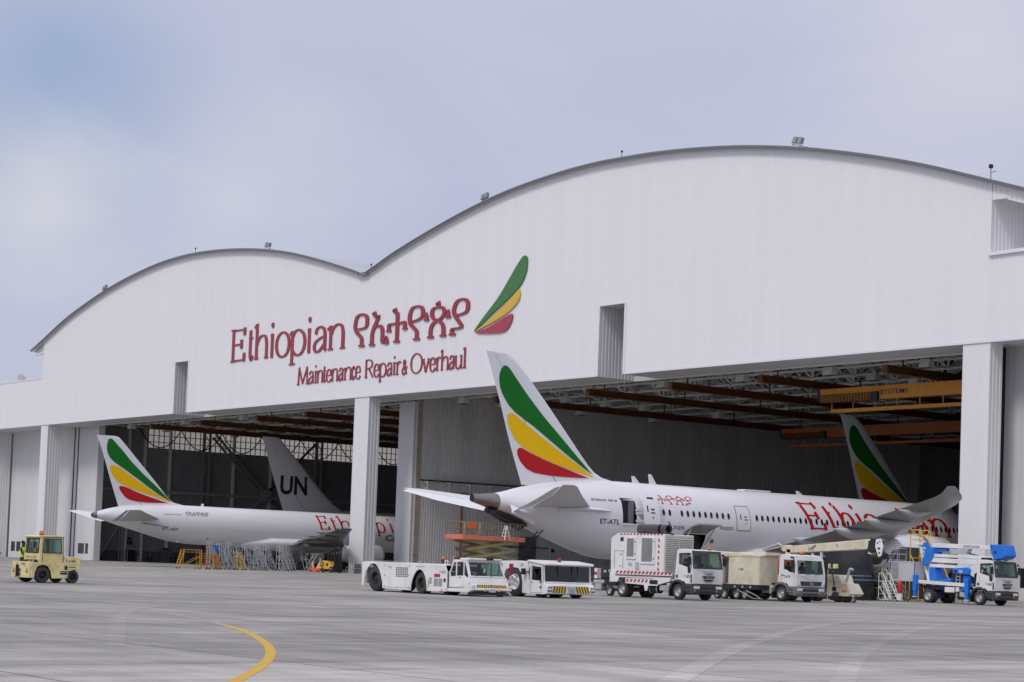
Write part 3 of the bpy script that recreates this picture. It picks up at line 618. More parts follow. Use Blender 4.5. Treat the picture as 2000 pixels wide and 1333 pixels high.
# things fixed to or hung from the hangar
def floodlight():
    t = thing('roof_floodlight', 'x', 'floodlight', group='floodlights along the arched roof edge')
    for x in (-.42, .42):
        b = MB(); b.prism([(-.28, .35), (.18, .35), (.30, 1.05), (-.10, 1.15)], 'x', x-.36, x+.36); h = b.build('lamp_head', trimm, t, bevel=.03)
        b = MB(); b.add([(x-.28, -.296, .42), (x+.28, -.296, .42), (x+.28, -.138, 1.07), (x-.28, -.138, 1.07)], [(0, 1, 2, 3)]); b.build('lens', lampd, h)
    b = MB(); b.bar((-.8, 0, .2), (.8, 0, .2), .08, .08)
    for x in (-.75, .75): b.bar((x, 0, 0), (x, .1, .4), .05, .05)
    b.bar((.3, 0, .12), (1.6, .3, .05), .06, .06); b.build('bracket', greysteel, t); return t
fl = floodlight()
for i, (x, lab) in enumerate(((-255.3, 'grey floodlight on the far left slope of the left roof arch'), (-209.9, 'twin grey floodlight on the crest of the left roof arch'), (-164.8, 'twin floodlight on the left slope of the large roof arch'), (-119.4, 'twin grey floodlight on the crest of the large roof arch'))):
    o = fl if i == 0 else dup(fl, (0, 0, 0)); o.location = (x, D-.1, arcz(x)+.12); o.scale = (.72, .72, .72); o.rotation_euler = (0, -math.atan((arcz(x+1)-arcz(x-1))/2), 0); o['label'] = lab
def camera_post(px, py, lab):
    p = sg(px, py); x = p.x; t = thing('roof_sensor', lab, 'sensor', (x, D-.1, arcz(x)+.1))
    b = MB(); b.tube((0, 0, 0), (0, 0, .55), .05, 6); b.build('post', greysteel, t); b = MB(); b.ball((0, 0, .6), .12, 8); b.build('dome', black, t); return t
camera_post(383, 494, 'small black dome sensor left of the left arch crest'); camera_post(726, 530, 'small dark dome sensor beside the roof valley'); camera_post(1216, 306, 'small dark dome sensor on the left shoulder of the large arch')
t = thing('roof_camera', 'black camera on a short mast at the right end of the roof', 'camera', (-98.3, D-.1, arcz(-98.3)+.1))
b = MB(); b.tube((0, 0, 0), (0, 0, 1.1), .05, 6); b.bar((0, 0, .5), (.5, 0, .55), .06, .06); b.build('mast', greysteel, t); b = MB(); b.box(-.12, .12, -.15, .15, .85, 1.15); b.build('camera_head', black, t, bevel=.04)
t = thing('satellite_dish', 'small white dish on the low roof at the far left', 'dish', (-284.6, D+.3, TOPZ+.16))
b = MB(); b.lathe([(0, .03), (.12, .35), (.3, .6)], (0, 0, .5), 'x', 14); b.build('dish', whitesteel, t, 40); b = MB(); b.tube((0, 0, 0), (0, 0, .5), .05); b.path([(.9, 0, .1), (.9, 0, .55), (2.0, 0, .45), (2.0, 0, 0)], .05); b.build('stand', greysteel, t)
def lamp():
    t = thing('hangar_lamp', 'x', 'lamp', group='box lamps hanging under the roof trusses')
    b = MB(); b.prism([(-.45, -1.0), (.45, -1.0), (.28, -.3), (-.28, -.3)], 'x', -.55, .55); b.build('housing', whitesteel, t)
    b = MB(); b.box(-.5, .5, -.4, .4, -1.05, -1.005); b.build('diffuser', gridm, t); b = MB(); b.bar((0, 0, -.3), (0, 0, .1), .1, .1); b.box(-.3, .3, -.05, .05, -.2, -.1); b.build('hanger', whitesteel, t); return t
lp = lamp(); first = True
for i in range(1, 15, 2):
    for j in (0, 1, 2, 3, 5):
        x = -184.5+(84.3/15)*i; y = 126.2+5.7*j+2.0
        o = lp if first else dup(lp, (0, 0, 0)); first = False; o.location = (x, y, 20.4); o['label'] = 'white box lamp hanging under the trusses of the right bay'
for i in range(2, 14, 3):
    for j in (0, 1, 3):
        o = dup(lp, (-272.5+5.5*i, 128+5.7*j, 20.4), label='white box lamp hanging under the trusses of the left bay')
def crane(x0, x1, y, label, craneyel=craneyel, word=None):
    t = thing('overhead_crane', label, 'crane', (x0, y, 17))
    Lh = x1-x0; b = MB(); b.box(0, Lh, -.45, -.4, .25, 1.35); b.box(0, Lh, .4, .45, .25, 1.35); b.box(-.02, Lh, -.46, .46, 1.352, 1.42); b.box(0, Lh, -.395, .395, .25, .3); b.build('bridge_girder', craneyel, t)
    b = MB(); b.box(1.2, Lh, -.25, .25, -.75, -.45); b.build('walkway', craneyel, t)
    for i in range(int(Lh/2.6)+1):
        b = MB(); b.bar((1.3+i*2.6, -.2, -.45), (1.3+i*2.6, -.2, .25), .07, .07); b.build('hanger', craneyel, t)
    b = MB()
    for i in range(17):
        xx = .2+i*.36; b.path([(xx, -.62, .9), (xx+.04, -.64, .15), (xx+.14, -.64, .05), (xx+.2, -.62, .9)], .035, 4)
    b.build('festoon', black, t); b = MB(); b.box(6.35, 7.2, -.75, -.47, .1, .9); b.build('hoist', chassis, t); b = MB(); b.box(-.3, -.02, -.5, .5, .35, 1.3); b.build('end_carriage', chassis, t)
    if word: lettering(word, lambda u, v, w: (7.35+u, -.462, .62+v), 3.2, .45, ink, t)
    return t
crane(-125.8, -100.4, 130.7, 'bright orange-yellow overhead crane bridging the front of the right bay', word='SYSTEMS')
crane(-163, -135, 163, 'dim orange overhead crane deep inside the right bay', mat('crane_orange_shaded', (.36, .10, .02), .55))  # the deep bay's shade is put into this darker orange

# ================================================================== AIRCRAFT  (local frame: x to starboard, y forward from the tail cone's end, z up from the floor)
class Hull:
    def __init__(s, tab): s.t = tab                       # (station, top, bottom, half width)
    def sec(s, y): return interp(s.t, y)
    def side(s, y, z, off=0., sg=1):
        t, bt, w = s.sec(y); zc, hz = (t+bt)/2, (t-bt)/2; k = max(-.999, min(.999, (z-zc)/hz)); x = w*sqrt(1-k*k)
        n = Vector((x/(w*w), 0, (z-zc)/(hz*hz))).normalized() if hz and w else Vector((1, 0, 0))
        return (sg*(x+n.x*off), y, z+n.z*off)
def fuselage(h, ys, n, mt, parent, holes=(), name='fuselage'):
    b = MB(); rings = []
    angs = [2*pi*i/n for i in range(n)]
    for y in ys:
        t, bt, w = h.sec(y); zc, hz = (t+bt)/2, (t-bt)/2; rings.append([(w*cos(a), y, zc+hz*sin(a)) for a in angs])
    def skip(j, i):
        for (y0, y1, z0, z1) in holes:
            if ys[j] >= y0-1e-4 and ys[j+1] <= y1+1e-4:
                zm = (rings[j][i][2]+rings[j][(i+1) % n][2])/2; xm = (rings[j][i][0]+rings[j][(i+1) % n][0])/2
                if xm > 0 and z0 < zm < z1: return True
        return False
    b.loft(rings, skip=skip if holes else None)
    me = b.build(name, mt, parent, smooth=40); return me
def foil(x0, x1, t, n=9):
    """airfoil outline between chordwise x0 (LE) and x1 (TE): list of (chord pos 0..1, half thickness)"""
    pass
def thick(c): return max(.0, 5*(.2969*sqrt(max(c, 0))-.126*c-.3516*c*c+.2843*c**3-.1036*c**4))
CH = (0, .012, .04, .1, .2, .35, .5, .66)
CA = (.672, .8, .9, 1.0)
def fin(h, le, te, zs, tmax, parent, mt):
    """le/te: tables z -> station"""
    for nm, cs in (('fin', CH), ('rudder', CA)):
        rings = []
        for z in zs:
            a, c = interp(le, z)[0], interp(te, z)[0]; ch = a-c
            up = [(thick(q)*ch*tmax, a-q*ch, z) for q in cs]; dn = [(-thick(q)*ch*tmax, a-q*ch, z) for q in cs[::-1]]
            rings.append(up+dn)
        b = MB(); b.loft(rings); o = b.build(nm, mt, parent, smooth=35)
        if nm == 'fin': F = o
    def surf(y, z, off=.02, sg=1):
        a, c = interp(le, z)[0], interp(te, z)[0]; ch = a-c; q = max(0.01, min(.99, (a-y)/ch)); return (sg*(thick(q)*ch*tmax+off), y, z)
    return F, surf
def blob(b, pts, surf, nz=26, nx=6, off=.02, sg=1):
    """fill a closed outline (station, z), one span per level, lying on surf"""
    P = pts; z0 = min(p[1] for p in P); z1 = max(p[1] for p in P); rows = []
    for k in range(nz+1):
        t = k/nz; t = (1-cos(pi*t))/2; z = z0+(z1-z0)*(.002+.996*t); xs = []
        for (xa, za), (xb, zb) in zip(P, P[1:]+P[:1]):
            if (za-z)*(zb-z) < 0 or (za == z and zb != z): xs.append(xa+(xb-xa)*(z-za)/(zb-za))
        if len(xs) >= 2: rows.append([surf(min(xs)+(max(xs)-min(xs))*i/nx, z, off, sg) for i in range(nx+1)])
    vs = [p for r in rows for p in r]; n = nx+1
    b.add(vs, [(j*n+i, j*n+i+1, (j+1)*n+i+1, (j+1)*n+i) for j in range(len(rows)-1) for i in range(nx)])
def wing(secs, parent, name, mt, sg=1, both=True):
    """secs: (span x, LE station, TE station, z, thickness ratio)"""
    rings = []
    cs = (0, .02, .08, .2, .4, .65, .85, 1.0)
    for x, a, c, z, t in secs:
        ch = a-c; zt = (z[1]-z[0]) if isinstance(z, tuple) else 0; z = z[0] if isinstance(z, tuple) else z
        rings.append([(sg*x, a-q*ch, z+zt*q+thick(q)*ch*t) for q in cs]+[(sg*x, a-q*ch, z+zt*q-thick(q)*ch*t*.8) for q in cs[-2:0:-1]])
    b = MB(); b.loft(rings); return b.build(name, mt, parent, smooth=50)
def nacelle(parent, x, y0, y1, z, r, sg=1):
    L_ = y1-y0; b = MB(); b.lathe([(y0, r*.55), (y0+L_*.12, r*.72), (y0+L_*.45, r*.98), (y0+L_*.72, r*1.02), (y1-.25, r*.95), (y1, r*.86), (y1-.1, r*.80), (y1-.9, r*.78), (y1-.91, .05)], (sg*x, 0, z), 'y', 28); o = b.build('engine_nacelle', aerow, parent, smooth=40)
    b = MB(); b.lathe([(y1-.26, r*.965), (y1-.12, r*.93), (y1+.01, r*.865), (y1-.05, r*.80)], (sg*x, 0, z), 'y', 28, False); b.build('inlet_lip', steelrim, o, smooth=40)
    b = MB(); b.lathe([(y0+L_*.56, r*1.022), (y0+L_*.60, r*1.03), (y0+L_*.61, r*1.02)], (sg*x, 0, z), 'y', 28, False); b.build('cowl_band', inkgrey, o)
    b = MB(); b.lathe([(y0-1.2, r*.1), (y0-.6, r*.36), (y0+.2, r*.5)], (sg*x, 0, z), 'y', 20); b.build('exhaust', dkmetal, o, smooth=40); return o
def gear(parent, x, y, zt, r, pairs, gy):
    b = MB(); b.tube((x, y, r), (x, y, zt), .16, 10); b.tube((x, y, r+.9), (x*.7, y+1.3, zt), .09); o = b.build('landing_gear', greysteel, parent)
    for dy in pairs:
        for dx in (-.42, .42): b = MB(); b.lathe([(-.2, r*.6), (-.2, r*.92), (-.1, r), (.1, r), (.2, r*.92), (.2, r*.6)], (x+dx, y+dy, r), 'x', 18); b.build('wheel', rubber, o, 40)
    return o
def zoom(o, k, pts): return [(o[0]+x/k, o[1]+y/k) for x, y in pts]

# ---- the twin-aisle airliner half out of the right bay
AX, AY = -114.2, 82.9
def acx(pts, x=AX, y=AY): return [(p.y-y, p.z) for p in (atX(q[0], q[1], x) for q in pts)]
H7 = Hull([(0, 6.30, 5.73, .28), (1, 6.36, 5.48, .55), (2, 6.47, 5.18, .80), (2.9, 6.66, 4.88, 1.02), (4.43, 7.06, 4.28, 1.42), (6.5, 7.46, 3.52, 1.86), (8.3, 7.72, 2.92, 2.17), (9.8, 7.86, 2.46, 2.40), (11.1, 7.93, 2.14, 2.56), (13, 7.95, 1.98, 2.72), (16, 7.95, 1.97, 2.85), (20, 7.95, 1.97, 2.885), (44, 7.95, 1.97, 2.885), (47, 7.93, 1.98, 2.86), (50, 7.78, 2.04, 2.62), (52.5, 7.3, 2.2, 2.2), (54.5, 6.4, 2.5, 1.6), (56, 5.4, 3.0, .9), (56.7, 4.4, 3.9, .2)])
def widebody(name, label, loc, full=True):
    t = thing(name, label, 'airliner', loc)
    ys = [2.0, 2.6, 3.2, 3.8, 4.5, 5.3, 6.2, 7.1, 8, 9, 10, 11, 12.07, 13.37, 14.5, 15.6, 16.8, 18.1, 20.4, 22, 24, 26, 28, 30, 32, 34, 36, 38, 40, 42, 44, 46, 47.5, 49, 50.3, 51.6, 52.7, 53.7, 54.6, 55.4, 56, 56.4, 56.7]
    fuselage(H7, ys, 72, aerow, t, ((12.07, 13.37, 4.62, 6.5), (18.1, 20.4, 2.35, 4.28)) if full else ())
    b = MB(); rings = []
    for y in (.0, .02, .5, 1.0, 1.5, 2.0):
        tp, bt, w = H7.sec(y); zc, hz = (tp+bt)/2, (tp-bt)/2; rings.append([(w*cos(2*pi*i/36), y, zc+hz*sin(2*pi*i/36)) for i in range(36)])
    b.loft(rings, cap=False); cone = b.build('tail_cone', dkmetal, t, smooth=40)
    b = MB(); b.lathe([(.0, .26), (.25, .24), (.26, .02)], (0, .005, 6.015), 'y', 24); b.build('exhaust_hole', black, cone)
    # fin, traced in the photograph's plane of symmetry
    zf = zoom((900, 660), 3.1733, [(378, 922), (300, 640), (240, 385), (158, 80)])
    te = sorted((z, s) for s, z in acx(zf)); te = [(te[0][0]-1.2, te[0][1]+.45)]+te
    ft = acx(zoom((900, 660), 3.1733, [(240, 84), (300, 108), (335, 138), (355, 160), (450, 290), (560, 450), (700, 660), (780, 780), (840, 850), (880, 872), (940, 888)]))
    ztop = te[-1][0]; le = sorted((z, s) for s, z in ft if z < ztop-.02); le = [(7.0, 14.2)]+[(z, s) for z, s in le if z > 7.5]+[(ztop-.015, le[-1][1]-.35), (ztop, te[-1][1]+.9)]
    zs = [7.2, 7.6, 7.9, 8.15, 8.5, 9, 10, 11, 12, 13, 14, 15, 15.8, 16.2, ztop-.25, ztop-.12, ztop-.04, ztop]
    F, fs = fin(H7, le, te, zs, .10, t, aerow)
    for nm, pts, mt in (('green_feather', [(262, 171), (246, 192), (236, 225), (234, 262), (243, 318), (262, 365), (300, 432), (350, 482), (420, 534), (520, 622), (640, 727), (740, 806), (806, 853), (795, 840), (700, 730), (600, 610), (500, 490), (400, 352), (340, 260), (296, 190), (280, 175)], aegreen),
                        ('yellow_feather', [(297, 467), (286, 484), (287, 515), (296, 550), (312, 592), (337, 640), (380, 682), (440, 722), (540, 772), (640, 812), (805, 868), (800, 858), (720, 800), (600, 710), (500, 628), (400, 540), (335, 482), (312, 468)], aeyel),
                        ('red_feather', [(357, 682), (345, 697), (348, 728), (365, 768), (400, 812), (450, 840), (550, 858), (650, 867), (772, 872), (700, 842), (600, 800), (500, 756), (420, 714), (378, 686)], aered)):
        P = acx(zoom((900, 660), 3.1733, pts))
        for sg_ in (1, -1):
            b = MB(); blob(b, P, fs, off=.022, sg=sg_); b.build(nm, mt, F)
    # tailplane
    for sg_ in (1, -1):
        wing([(.6, 10.6, 4.75, (5.66, 5.60), .07), (1.6, 9.8, 4.42, (5.76, 5.64), .07), (6, 5.4, 2.6, (6.32, 6.26), .07), (9.3, 2.2, .80, (6.82, 6.79), .07), (9.85, 1.5, .50, (6.88, 6.86), .05)], t, 'tailplane', aerow if sg_ < 0 else mat('tailplane_white_shaded', (.6, .6, .62), .3), sg_)  # near side's shaded underside is put into a greyer white
        wing([(1.5, 4.38, 2.6, (5.63, 5.14), .05), (6, 2.56, 1.15, (6.25, 5.92), .05), (9.25, .78, .22, (6.78, 6.64), .05)], t, 'elevator', aerow, sg_)
    b = MB(); b.loft([[(x+w*cos(2*pi*i/10), y, z+hh*sin(2*pi*i/10)) for i in range(10)] for x, y, z, w, hh in ((2.45, 11.2, 5.55, .05, .05), (2.4, 10.2, 5.58, .3, .14), (2.2, 8.5, 5.62, .4, .2), (1.8, 6.5, 5.5, .3, .15))]); b.build('tailplane_fairing', aerow, t, 50)
    # wings
    R_ = [(2.2, 39.5, 26.6, 3.15, .10), (4.5, 37.5, 26.8, 3.62, .10), (9.0, 34.4, 26.45, 4.45, .09), (13.3, 31.6, 25.1, 5.1, .085), (18.5, 28.3, 23.25, 5.95, .08), (23.3, 25.2, 21.5, 6.68, .075), (24.8, 23.9, 20.95, 6.92, .07), (25.6, 23.0, 20.65, 7.10, .06), (26.1, 22.2, 20.45, 7.30, .055), (26.45, 21.5, 20.3, 7.52, .05), (26.6, 21.1, 20.25, 7.66, .05)]
    for sg_ in (1, -1):
        wg = wing(R_ if sg_ > 0 else [(q[0], q[1], q[2], q[3]-max(0, q[0]-6)*.05, q[4]) for q in R_], t, 'wing', mat('wing_grey', (.36, .365, .375), .3, var=.08), sg_)
        for x, y, z, ln in ((6.7, 27.6, 4.15, 4.6), (12.7, 25.6, 4.85, 4.2), (17.0, 24.0, 5.5, 3.6), (21.3, 22.4, 6.1, 2.4)):
            b = MB(); k = ln/4.6; b.loft([[(sg_*x+w*cos(2*pi*i/12), y+d, z-.25*k+hh*sin(2*pi*i/12)-dz) for i in range(12)] for d, w, hh, dz in ((-1.7*k, .04, .04, -.25*k), (-.9*k, .32*k, .28*k, -.1*k), (.2*k, .50*k, .46*k, .06), (1.6*k, .54*k, .52*k, .12), (3.0*k, .38*k, .4*k, .0), (ln, .05, .05, -.15))]); b.build('flap_fairing', mat('fairing_pale', (.5, .505, .52), .3), wg, smooth=50)
        nacelle(t, 9.75, 32.0, 39.6, 3.15, 1.72, sg_)
        b = MB(); b.prism([(32, 3.9), (38, 4.6), (36.5, 4.95), (31, 4.5)], 'x', sg_*9.75-.25, sg_*9.75+.25); b.build('engine_pylon', aerow, t)
        gear(t, sg_*4.9, 28.2, 3.4, .62, (-.75, .75), 0)
    gear(t, 0, 50.9, 2.4, .45, (0,), 0)
    b = MB(); rings = []
    for y, w, zt, zb in ((22.6, .8, 2.25, 2.0), (24, 2.3, 3.3, 1.72), (26, 2.95, 3.9, 1.5), (30, 3.2, 4.1, 1.42), (36, 3.2, 4.0, 1.42), (39, 2.9, 3.5, 1.6), (41.5, 1.6, 2.4, 1.95)):
        rings.append([(w*cos(2*pi*i/28), y, (zt+zb)/2+(zt-zb)/2*sin(2*pi*i/28)) for i in range(28)])
    b.loft(rings); b.build('wing_root_fairing', aerow, t, smooth=60)
    # cabin windows
    for i in [0, 1]+list(range(3, 12))+list(range(16, 16+44)):
        y = 16.0+.61*i if i < 12 else 25.75+.61*(i-16)
        b = MB(); P = [(y+.14*cos(2*pi*k/14), 5.70+.25*sin(2*pi*k/14)) for k in range(14)]
        b.add([H7.side(py, pz, .012) for py, pz in P], [tuple(range(14))]); b.build('cabin_window', acwin, t)
    for x, y, hh in ((0, 15.2, .55), (0, 16.9, .8), (0, 33, .35)):
        b = MB(); b.prism([(y, 7.9), (y+.7, 7.9), (y+.1, 7.9+hh), (y-.15, 7.9+hh)], 'x', -.04, .04); b.build('antenna', whitep, t)
    b = MB(); b.box(-.5, .5, 26.6, 29.5, 7.93, 8.05); b.build('antenna_fairing', whitep, t, bevel=.05)
    return t
A7 = widebody('airliner', 'white twin-engine airliner with green, yellow and red tail feathers, tail out of the right bay', (AX, AY, 0))
def sidef(h, y0, z0, off=.014): return lambda u, v, w: h.side(y0+u, z0+v, off+w)
lettering('ET-ATL', sidef(H7, 10.06, 4.60), 1.72, .37, ink, A7, bold=.015); lettering('BOEING 787-8', sidef(H7, 9.38, 6.28), 2.28, .16, ink, A7, shear=.3)
lettering('DREAM', sidef(H7, 14.6, 4.46), 1.72, .30, ink, A7, bold=.0); lettering('LINER', sidef(H7, 16.75, 4.46), 1.36, .30, ink, A7, bold=.0); lettering('inson', sidef(H7, 21.75, 4.62), 1.35, .37, ink, A7, bold=.0)
b = MB(); ribbon(b, [(16.35+.26*cos(a), 4.62+.40*sin(a)) for a in [radians(-95+190*i/12) for i in range(13)]], .13, .03, lambda u, v, w: H7.side(u, v, .014+w), 0); b.build('lettering', ink, A7)
b = MB(); fm7 = lambda u, v, w: H7.side(u, v, .010+w*.6)
for ch, a, c in (('E', 31.8, 33.7), ('t', 34.2, 35.1), ('h', 35.75, 37.4), ('i', 37.75, 38.4), ('o', 38.55, 40.6), ('p', 41.0, 43.0), ('i', 43.45, 44.1), ('a', 44.4, 46.4), ('n', 46.8, 49.1)):
    glyph(b, ch, a, c, 5.07, 1.52, .38, .12, fm7, None, shear=.42, w0=.004+.004*(a % 1))
b.build('lettering', aered, A7)
b = MB()
for g_ in GZ:
    for j, s in enumerate(g_):
        pts = catmull(s[1], 5, s[0] == 'c') if isinstance(s, tuple) else dense(s, 3)
        q = []
        for x, y in pts:
            yl = y+.129*(x-200)                       # level the sign's perspective
            q.append((14.2+(x-95)/1670*5.1, 7.0-(yl-395)/480*.64))
        ribbon(b, q, .095, .045, fm7, .004+.003*j, isinstance(s, tuple) and s[0] == 'c')
b.build('lettering', aered, A7)
# rear door swung open, its dark doorway, the closed door, the cargo hatch
b = MB(); b.box(1.0, 2.3, 12.0, 13.45, 4.5, 6.6); dw = b.build('doorway', black, A7)
b = MB(); b.box(2.28, 2.45, 12.82, 13.3, 4.66, 6.45); b.build('galley_panel', greypl, A7)
b = MB(); b.box(2.3, 2.72, 12.05, 13.4, 4.54, 4.62); b.build('door_sill', alu, A7)
def doorplate(y0, y1, z0, z1, off, th, mt, name, parent, r=.14, h=H7):
    b = MB(); n = 8; vs = []
    for k in range(n+1):
        z = z0+(z1-z0)*k/n; e = r*.5 if k in (0, n) else 0.
        for o in (off, off+th): vs += [h.side(y0+e, z, o), h.side(y1-e, z, o)]
    fs = []
    for k in range(n):
        a = 4*k; c = a+4; fs += [(a, a+1, c+1, c), (a+2, c+2, c+3, a+3), (a, c, c+2, a+2), (a+1, a+3, c+3, c+1)]
    fs += [(0, 2, 3, 1), (4*n, 4*n+1, 4*n+3, 4*n+2)]; b.add(vs, fs); return b.build(name, mt, parent, smooth=30)
od = doorplate(13.72, 15.18, 4.74, 6.72, .38, .14, mat('door_white', (.78, .78, .80), .3), 'passenger_door', A7); od['label'] = 'open passenger door swung forward of its doorway'
b = MB()
for y, z, w_, hh in ((14.02, 5.75, .06, .2), (14.5, 5.72, .16, .05), (14.5, 5.5, .2, .04), (14.45, 6.45, .3, .06), (14.5, 5.2, .08, .04)): b.add([H7.side(y-w_, z-hh, .53), H7.side(y+w_, z-hh, .53), H7.side(y+w_, z+hh, .53), H7.side(y-w_, z+hh, .53)], [(0, 1, 2, 3)])
b.build('door_handle', ink, od)
b = MB()
for z in (4.95, 5.5, 5.75): b.bar(H7.side(13.35, z, -.1), H7.side(13.8, z, .42), .12, .16)
b.build('door_hinge', alu, od)
cd_ = doorplate(23.52, 25.05, 4.62, 6.58, .010, .008, inkgrey, 'passenger_door', A7)
b_ = doorplate(23.58, 24.99, 4.68, 6.52, .020, .008, aerow, 'door_panel', cd_)
b = MB()
for y, z, w_, hh in ((24.0, 5.7, .06, .2), (24.5, 5.72, .16, .04), (24.55, 5.5, .2, .035), (24.5, 5.2, .08, .03)): b.add([H7.side(y-w_, z-hh, .034), H7.side(y+w_, z-hh, .034), H7.side(y+w_, z+hh, .034), H7.side(y-w_, z+hh, .034)], [(0, 1, 2, 3)])
b.build('door_handle', ink, cd_)
b = MB(); b.box(.4, 2.2, 17.9, 20.6, 2.0, 4.4); b.build('cargo_hold', black, A7)
b = MB(); pr = [(2.75, 4.33), (3.15, 4.52), (3.55, 4.72), (3.95, 4.86), (4.4, 4.95)]
vs = []
for x, z in pr: vs += [(x, 18.05, z), (x, 20.45, z), (x, 18.05, z-.12), (x, 20.45, z-.12)]
b.add(vs, [f for k in range(4) for f in ((4*k, 4*k+1, 4*k+5, 4*k+4), (4*k+2, 4*k+6, 4*k+7, 4*k+3), (4*k, 4*k+4, 4*k+6, 4*k+2), (4*k+1, 4*k+3, 4*k+7, 4*k+5))]+[(0, 2, 3, 1), (16, 17, 19, 18)])
cg = b.build('cargo_door', aerog, A7, smooth=40); cg['label'] = 'open cargo door lifted out on its hinge'
for q0, q1 in (((2.8, 20.3, 3.4), (3.9, 20.35, 4.75)), ((2.8, 18.2, 3.6), (3.6, 18.15, 4.6))): b = MB(); b.bar(q0, q1, .07, .07); b.build('door_strut', alu, cg)
b = MB(); b.add([H7.side(21.0, 3.55, .015), H7.side(21.35, 3.55, .015), H7.side(21.35, 3.85, .015), H7.side(21.0, 3.85, .015)], [(0, 1, 2, 3)]); b.build('access_panel', gridm, A7)
# open bay under the tail cone
b = MB(); b.loft([[(w*cos(2*pi*i/16), y, z+hh*sin(2*pi*i/16)) for i in range(16)] for y, z, w, hh in ((1.35, 5.2, .3, .18), (1.9, 5.1, .55, .25), (3.0, 4.75, .75, .38), (4.1, 4.35, .85, .42), (4.6, 4.25, .7, .2))]); b.build('auxiliary_power_bay', black, A7, 50)
b = MB(); b.tube((.35, 1.5, 5.1), (.5, 3.2, 4.45), .10); b.tube((.3, 3.2, 4.4), (.3, 4.3, 4.0), .16); b.ball((.5, 3.9, 4.05), .3); b.build('auxiliary_power_unit', plastic, A7, 50)
b = MB(); vs = []
for y0, y1, z0, z1 in ((2.55, 2.40, 5.66, 5.05), (3.15, 2.95, 5.48, 4.82), (3.8, 3.57, 5.28, 4.56), (4.5, 4.28, 5.06, 4.24)):
    for q, (o0, o1) in ((0, (1.15, 1.62)), (1, (1.21, 1.68))):
        for k in range(5): f = k/4; vs.append((o0+(o1-o0)*sin(f*pi/2)+(.12*(y0-2.6)), y0+(y1-y0)*f, z0+(z1-z0)*f))
n = 10; fs = []
for j in range(3):
    for k in range(4): fs += [(j*n+k, j*n+k+1, (j+1)*n+k+1, (j+1)*n+k), (j*n+5+k, (j+1)*n+5+k, (j+1)*n+6+k, j*n+6+k)]
    fs += [(j*n, (j+1)*n, (j+1)*n+5, j*n+5), (j*n+4, j*n+9, (j+1)*n+9, (j+1)*n+4)]
b.add(vs, fs+[(k, k+5, k+6, k+1) for k in range(4)]+[(3*n+k, 3*n+k+1, 3*n+k+6, 3*n+k+5) for k in range(4)]); ad = b.build('access_door', mat('door_white', (0, 0, 0)), A7, 40); ad['label'] = 'open white bay door under the tail cone'
# ---- its sister deep in the right bay: only the tail shows
A7b = widebody('airliner', 'shaded airliner deep in the right bay whose feathered tail rises behind the nearer airliner', (-129.6, 136.2, .12), False)

# ---- the narrow freighter in the left bay
BX, BY = -197.06, 92.23
H5 = Hull([(0, 5.42, 4.98, .22), (.6, 5.6, 4.85, .45), (1.6, 5.92, 4.62, .8), (3.1, 6.26, 4.2, 1.12), (4.6, 6.5, 3.84, 1.4), (6.2, 6.64, 3.44, 1.6), (8, 6.73, 3.0, 1.76), (9.6, 6.76, 2.66, 1.86), (12, 6.77, 2.46, 1.94), (14, 6.77, 2.44, 1.95), (40, 6.77, 2.44, 1.95), (43, 6.65, 2.5, 1.75), (45.3, 6.0, 2.75, 1.3), (46.7, 5.1, 3.2, .7), (47.3, 4.5, 3.8, .15)])
def bcx(pts): return acx(pts, BX, BY)
def narrow(t, hull, finl, fint, zs, feathers, ztop):
    ys = [.45, 1.0, 1.6, 2.3, 3.1, 3.9, 4.7, 5.5, 6.4, 7.3, 8.2, 9.2, 10.3, 11.5, 13, 16, 20, 24, 28, 32, 36, 40, 42, 43.5, 44.6, 45.6, 46.4, 46.9, 47.3]
    fuselage(hull, ys, 48, aerow, t)
    b = MB(); tp, bt, w = hull.sec(.2); b.lathe([(0, .16), (0, .24), (.5, .40)], (0, 0, (tp+bt)/2), 'y', 20); c_ = b.build('tail_cone', dkmetal, t, 40); b = MB(); b.lathe([(-.005, .01), (-.005, .17)], (0, 0, (tp+bt)/2), 'y', 16); b.build('exhaust_hole', black, c_)
    return fin(hull, finl, fint, zs, .10, t, aerow)
F5 = thing('cargo_airliner', 'white windowless freighter with feathered tail in the left bay', 'cargo plane', (BX, BY, 0))
zk = zoom((180, 830), 6.6667, [(345, 1075), (230, 690), (150, 400), (62, 130)])
te = sorted((z, s) for s, z in bcx(zk)); te = [(te[0][0]-1.2, te[0][1]+.5)]+te; ztop = te[-1][0]
le = sorted((z, s) for s, z in bcx(zoom((180, 830), 6.6667, [(328, 146), (350, 165), (470, 305), (620, 492), (800, 712), (900, 840), (990, 958), (1040, 1005), (1110, 1035), (1190, 1050)])))
le = [(6.0, 12.6)]+[(z, s) for z, s in le if z > 6.5 and z < ztop-.05]+[(ztop, le[-1][1]-.25)]
FN, fs5 = narrow(F5, H5, le, te, [6.1, 6.5, 6.75, 7, 7.3, 7.7, 8.3, 9, 10, 11, 12, 13, ztop-.3, ztop-.1, ztop], (), ztop)
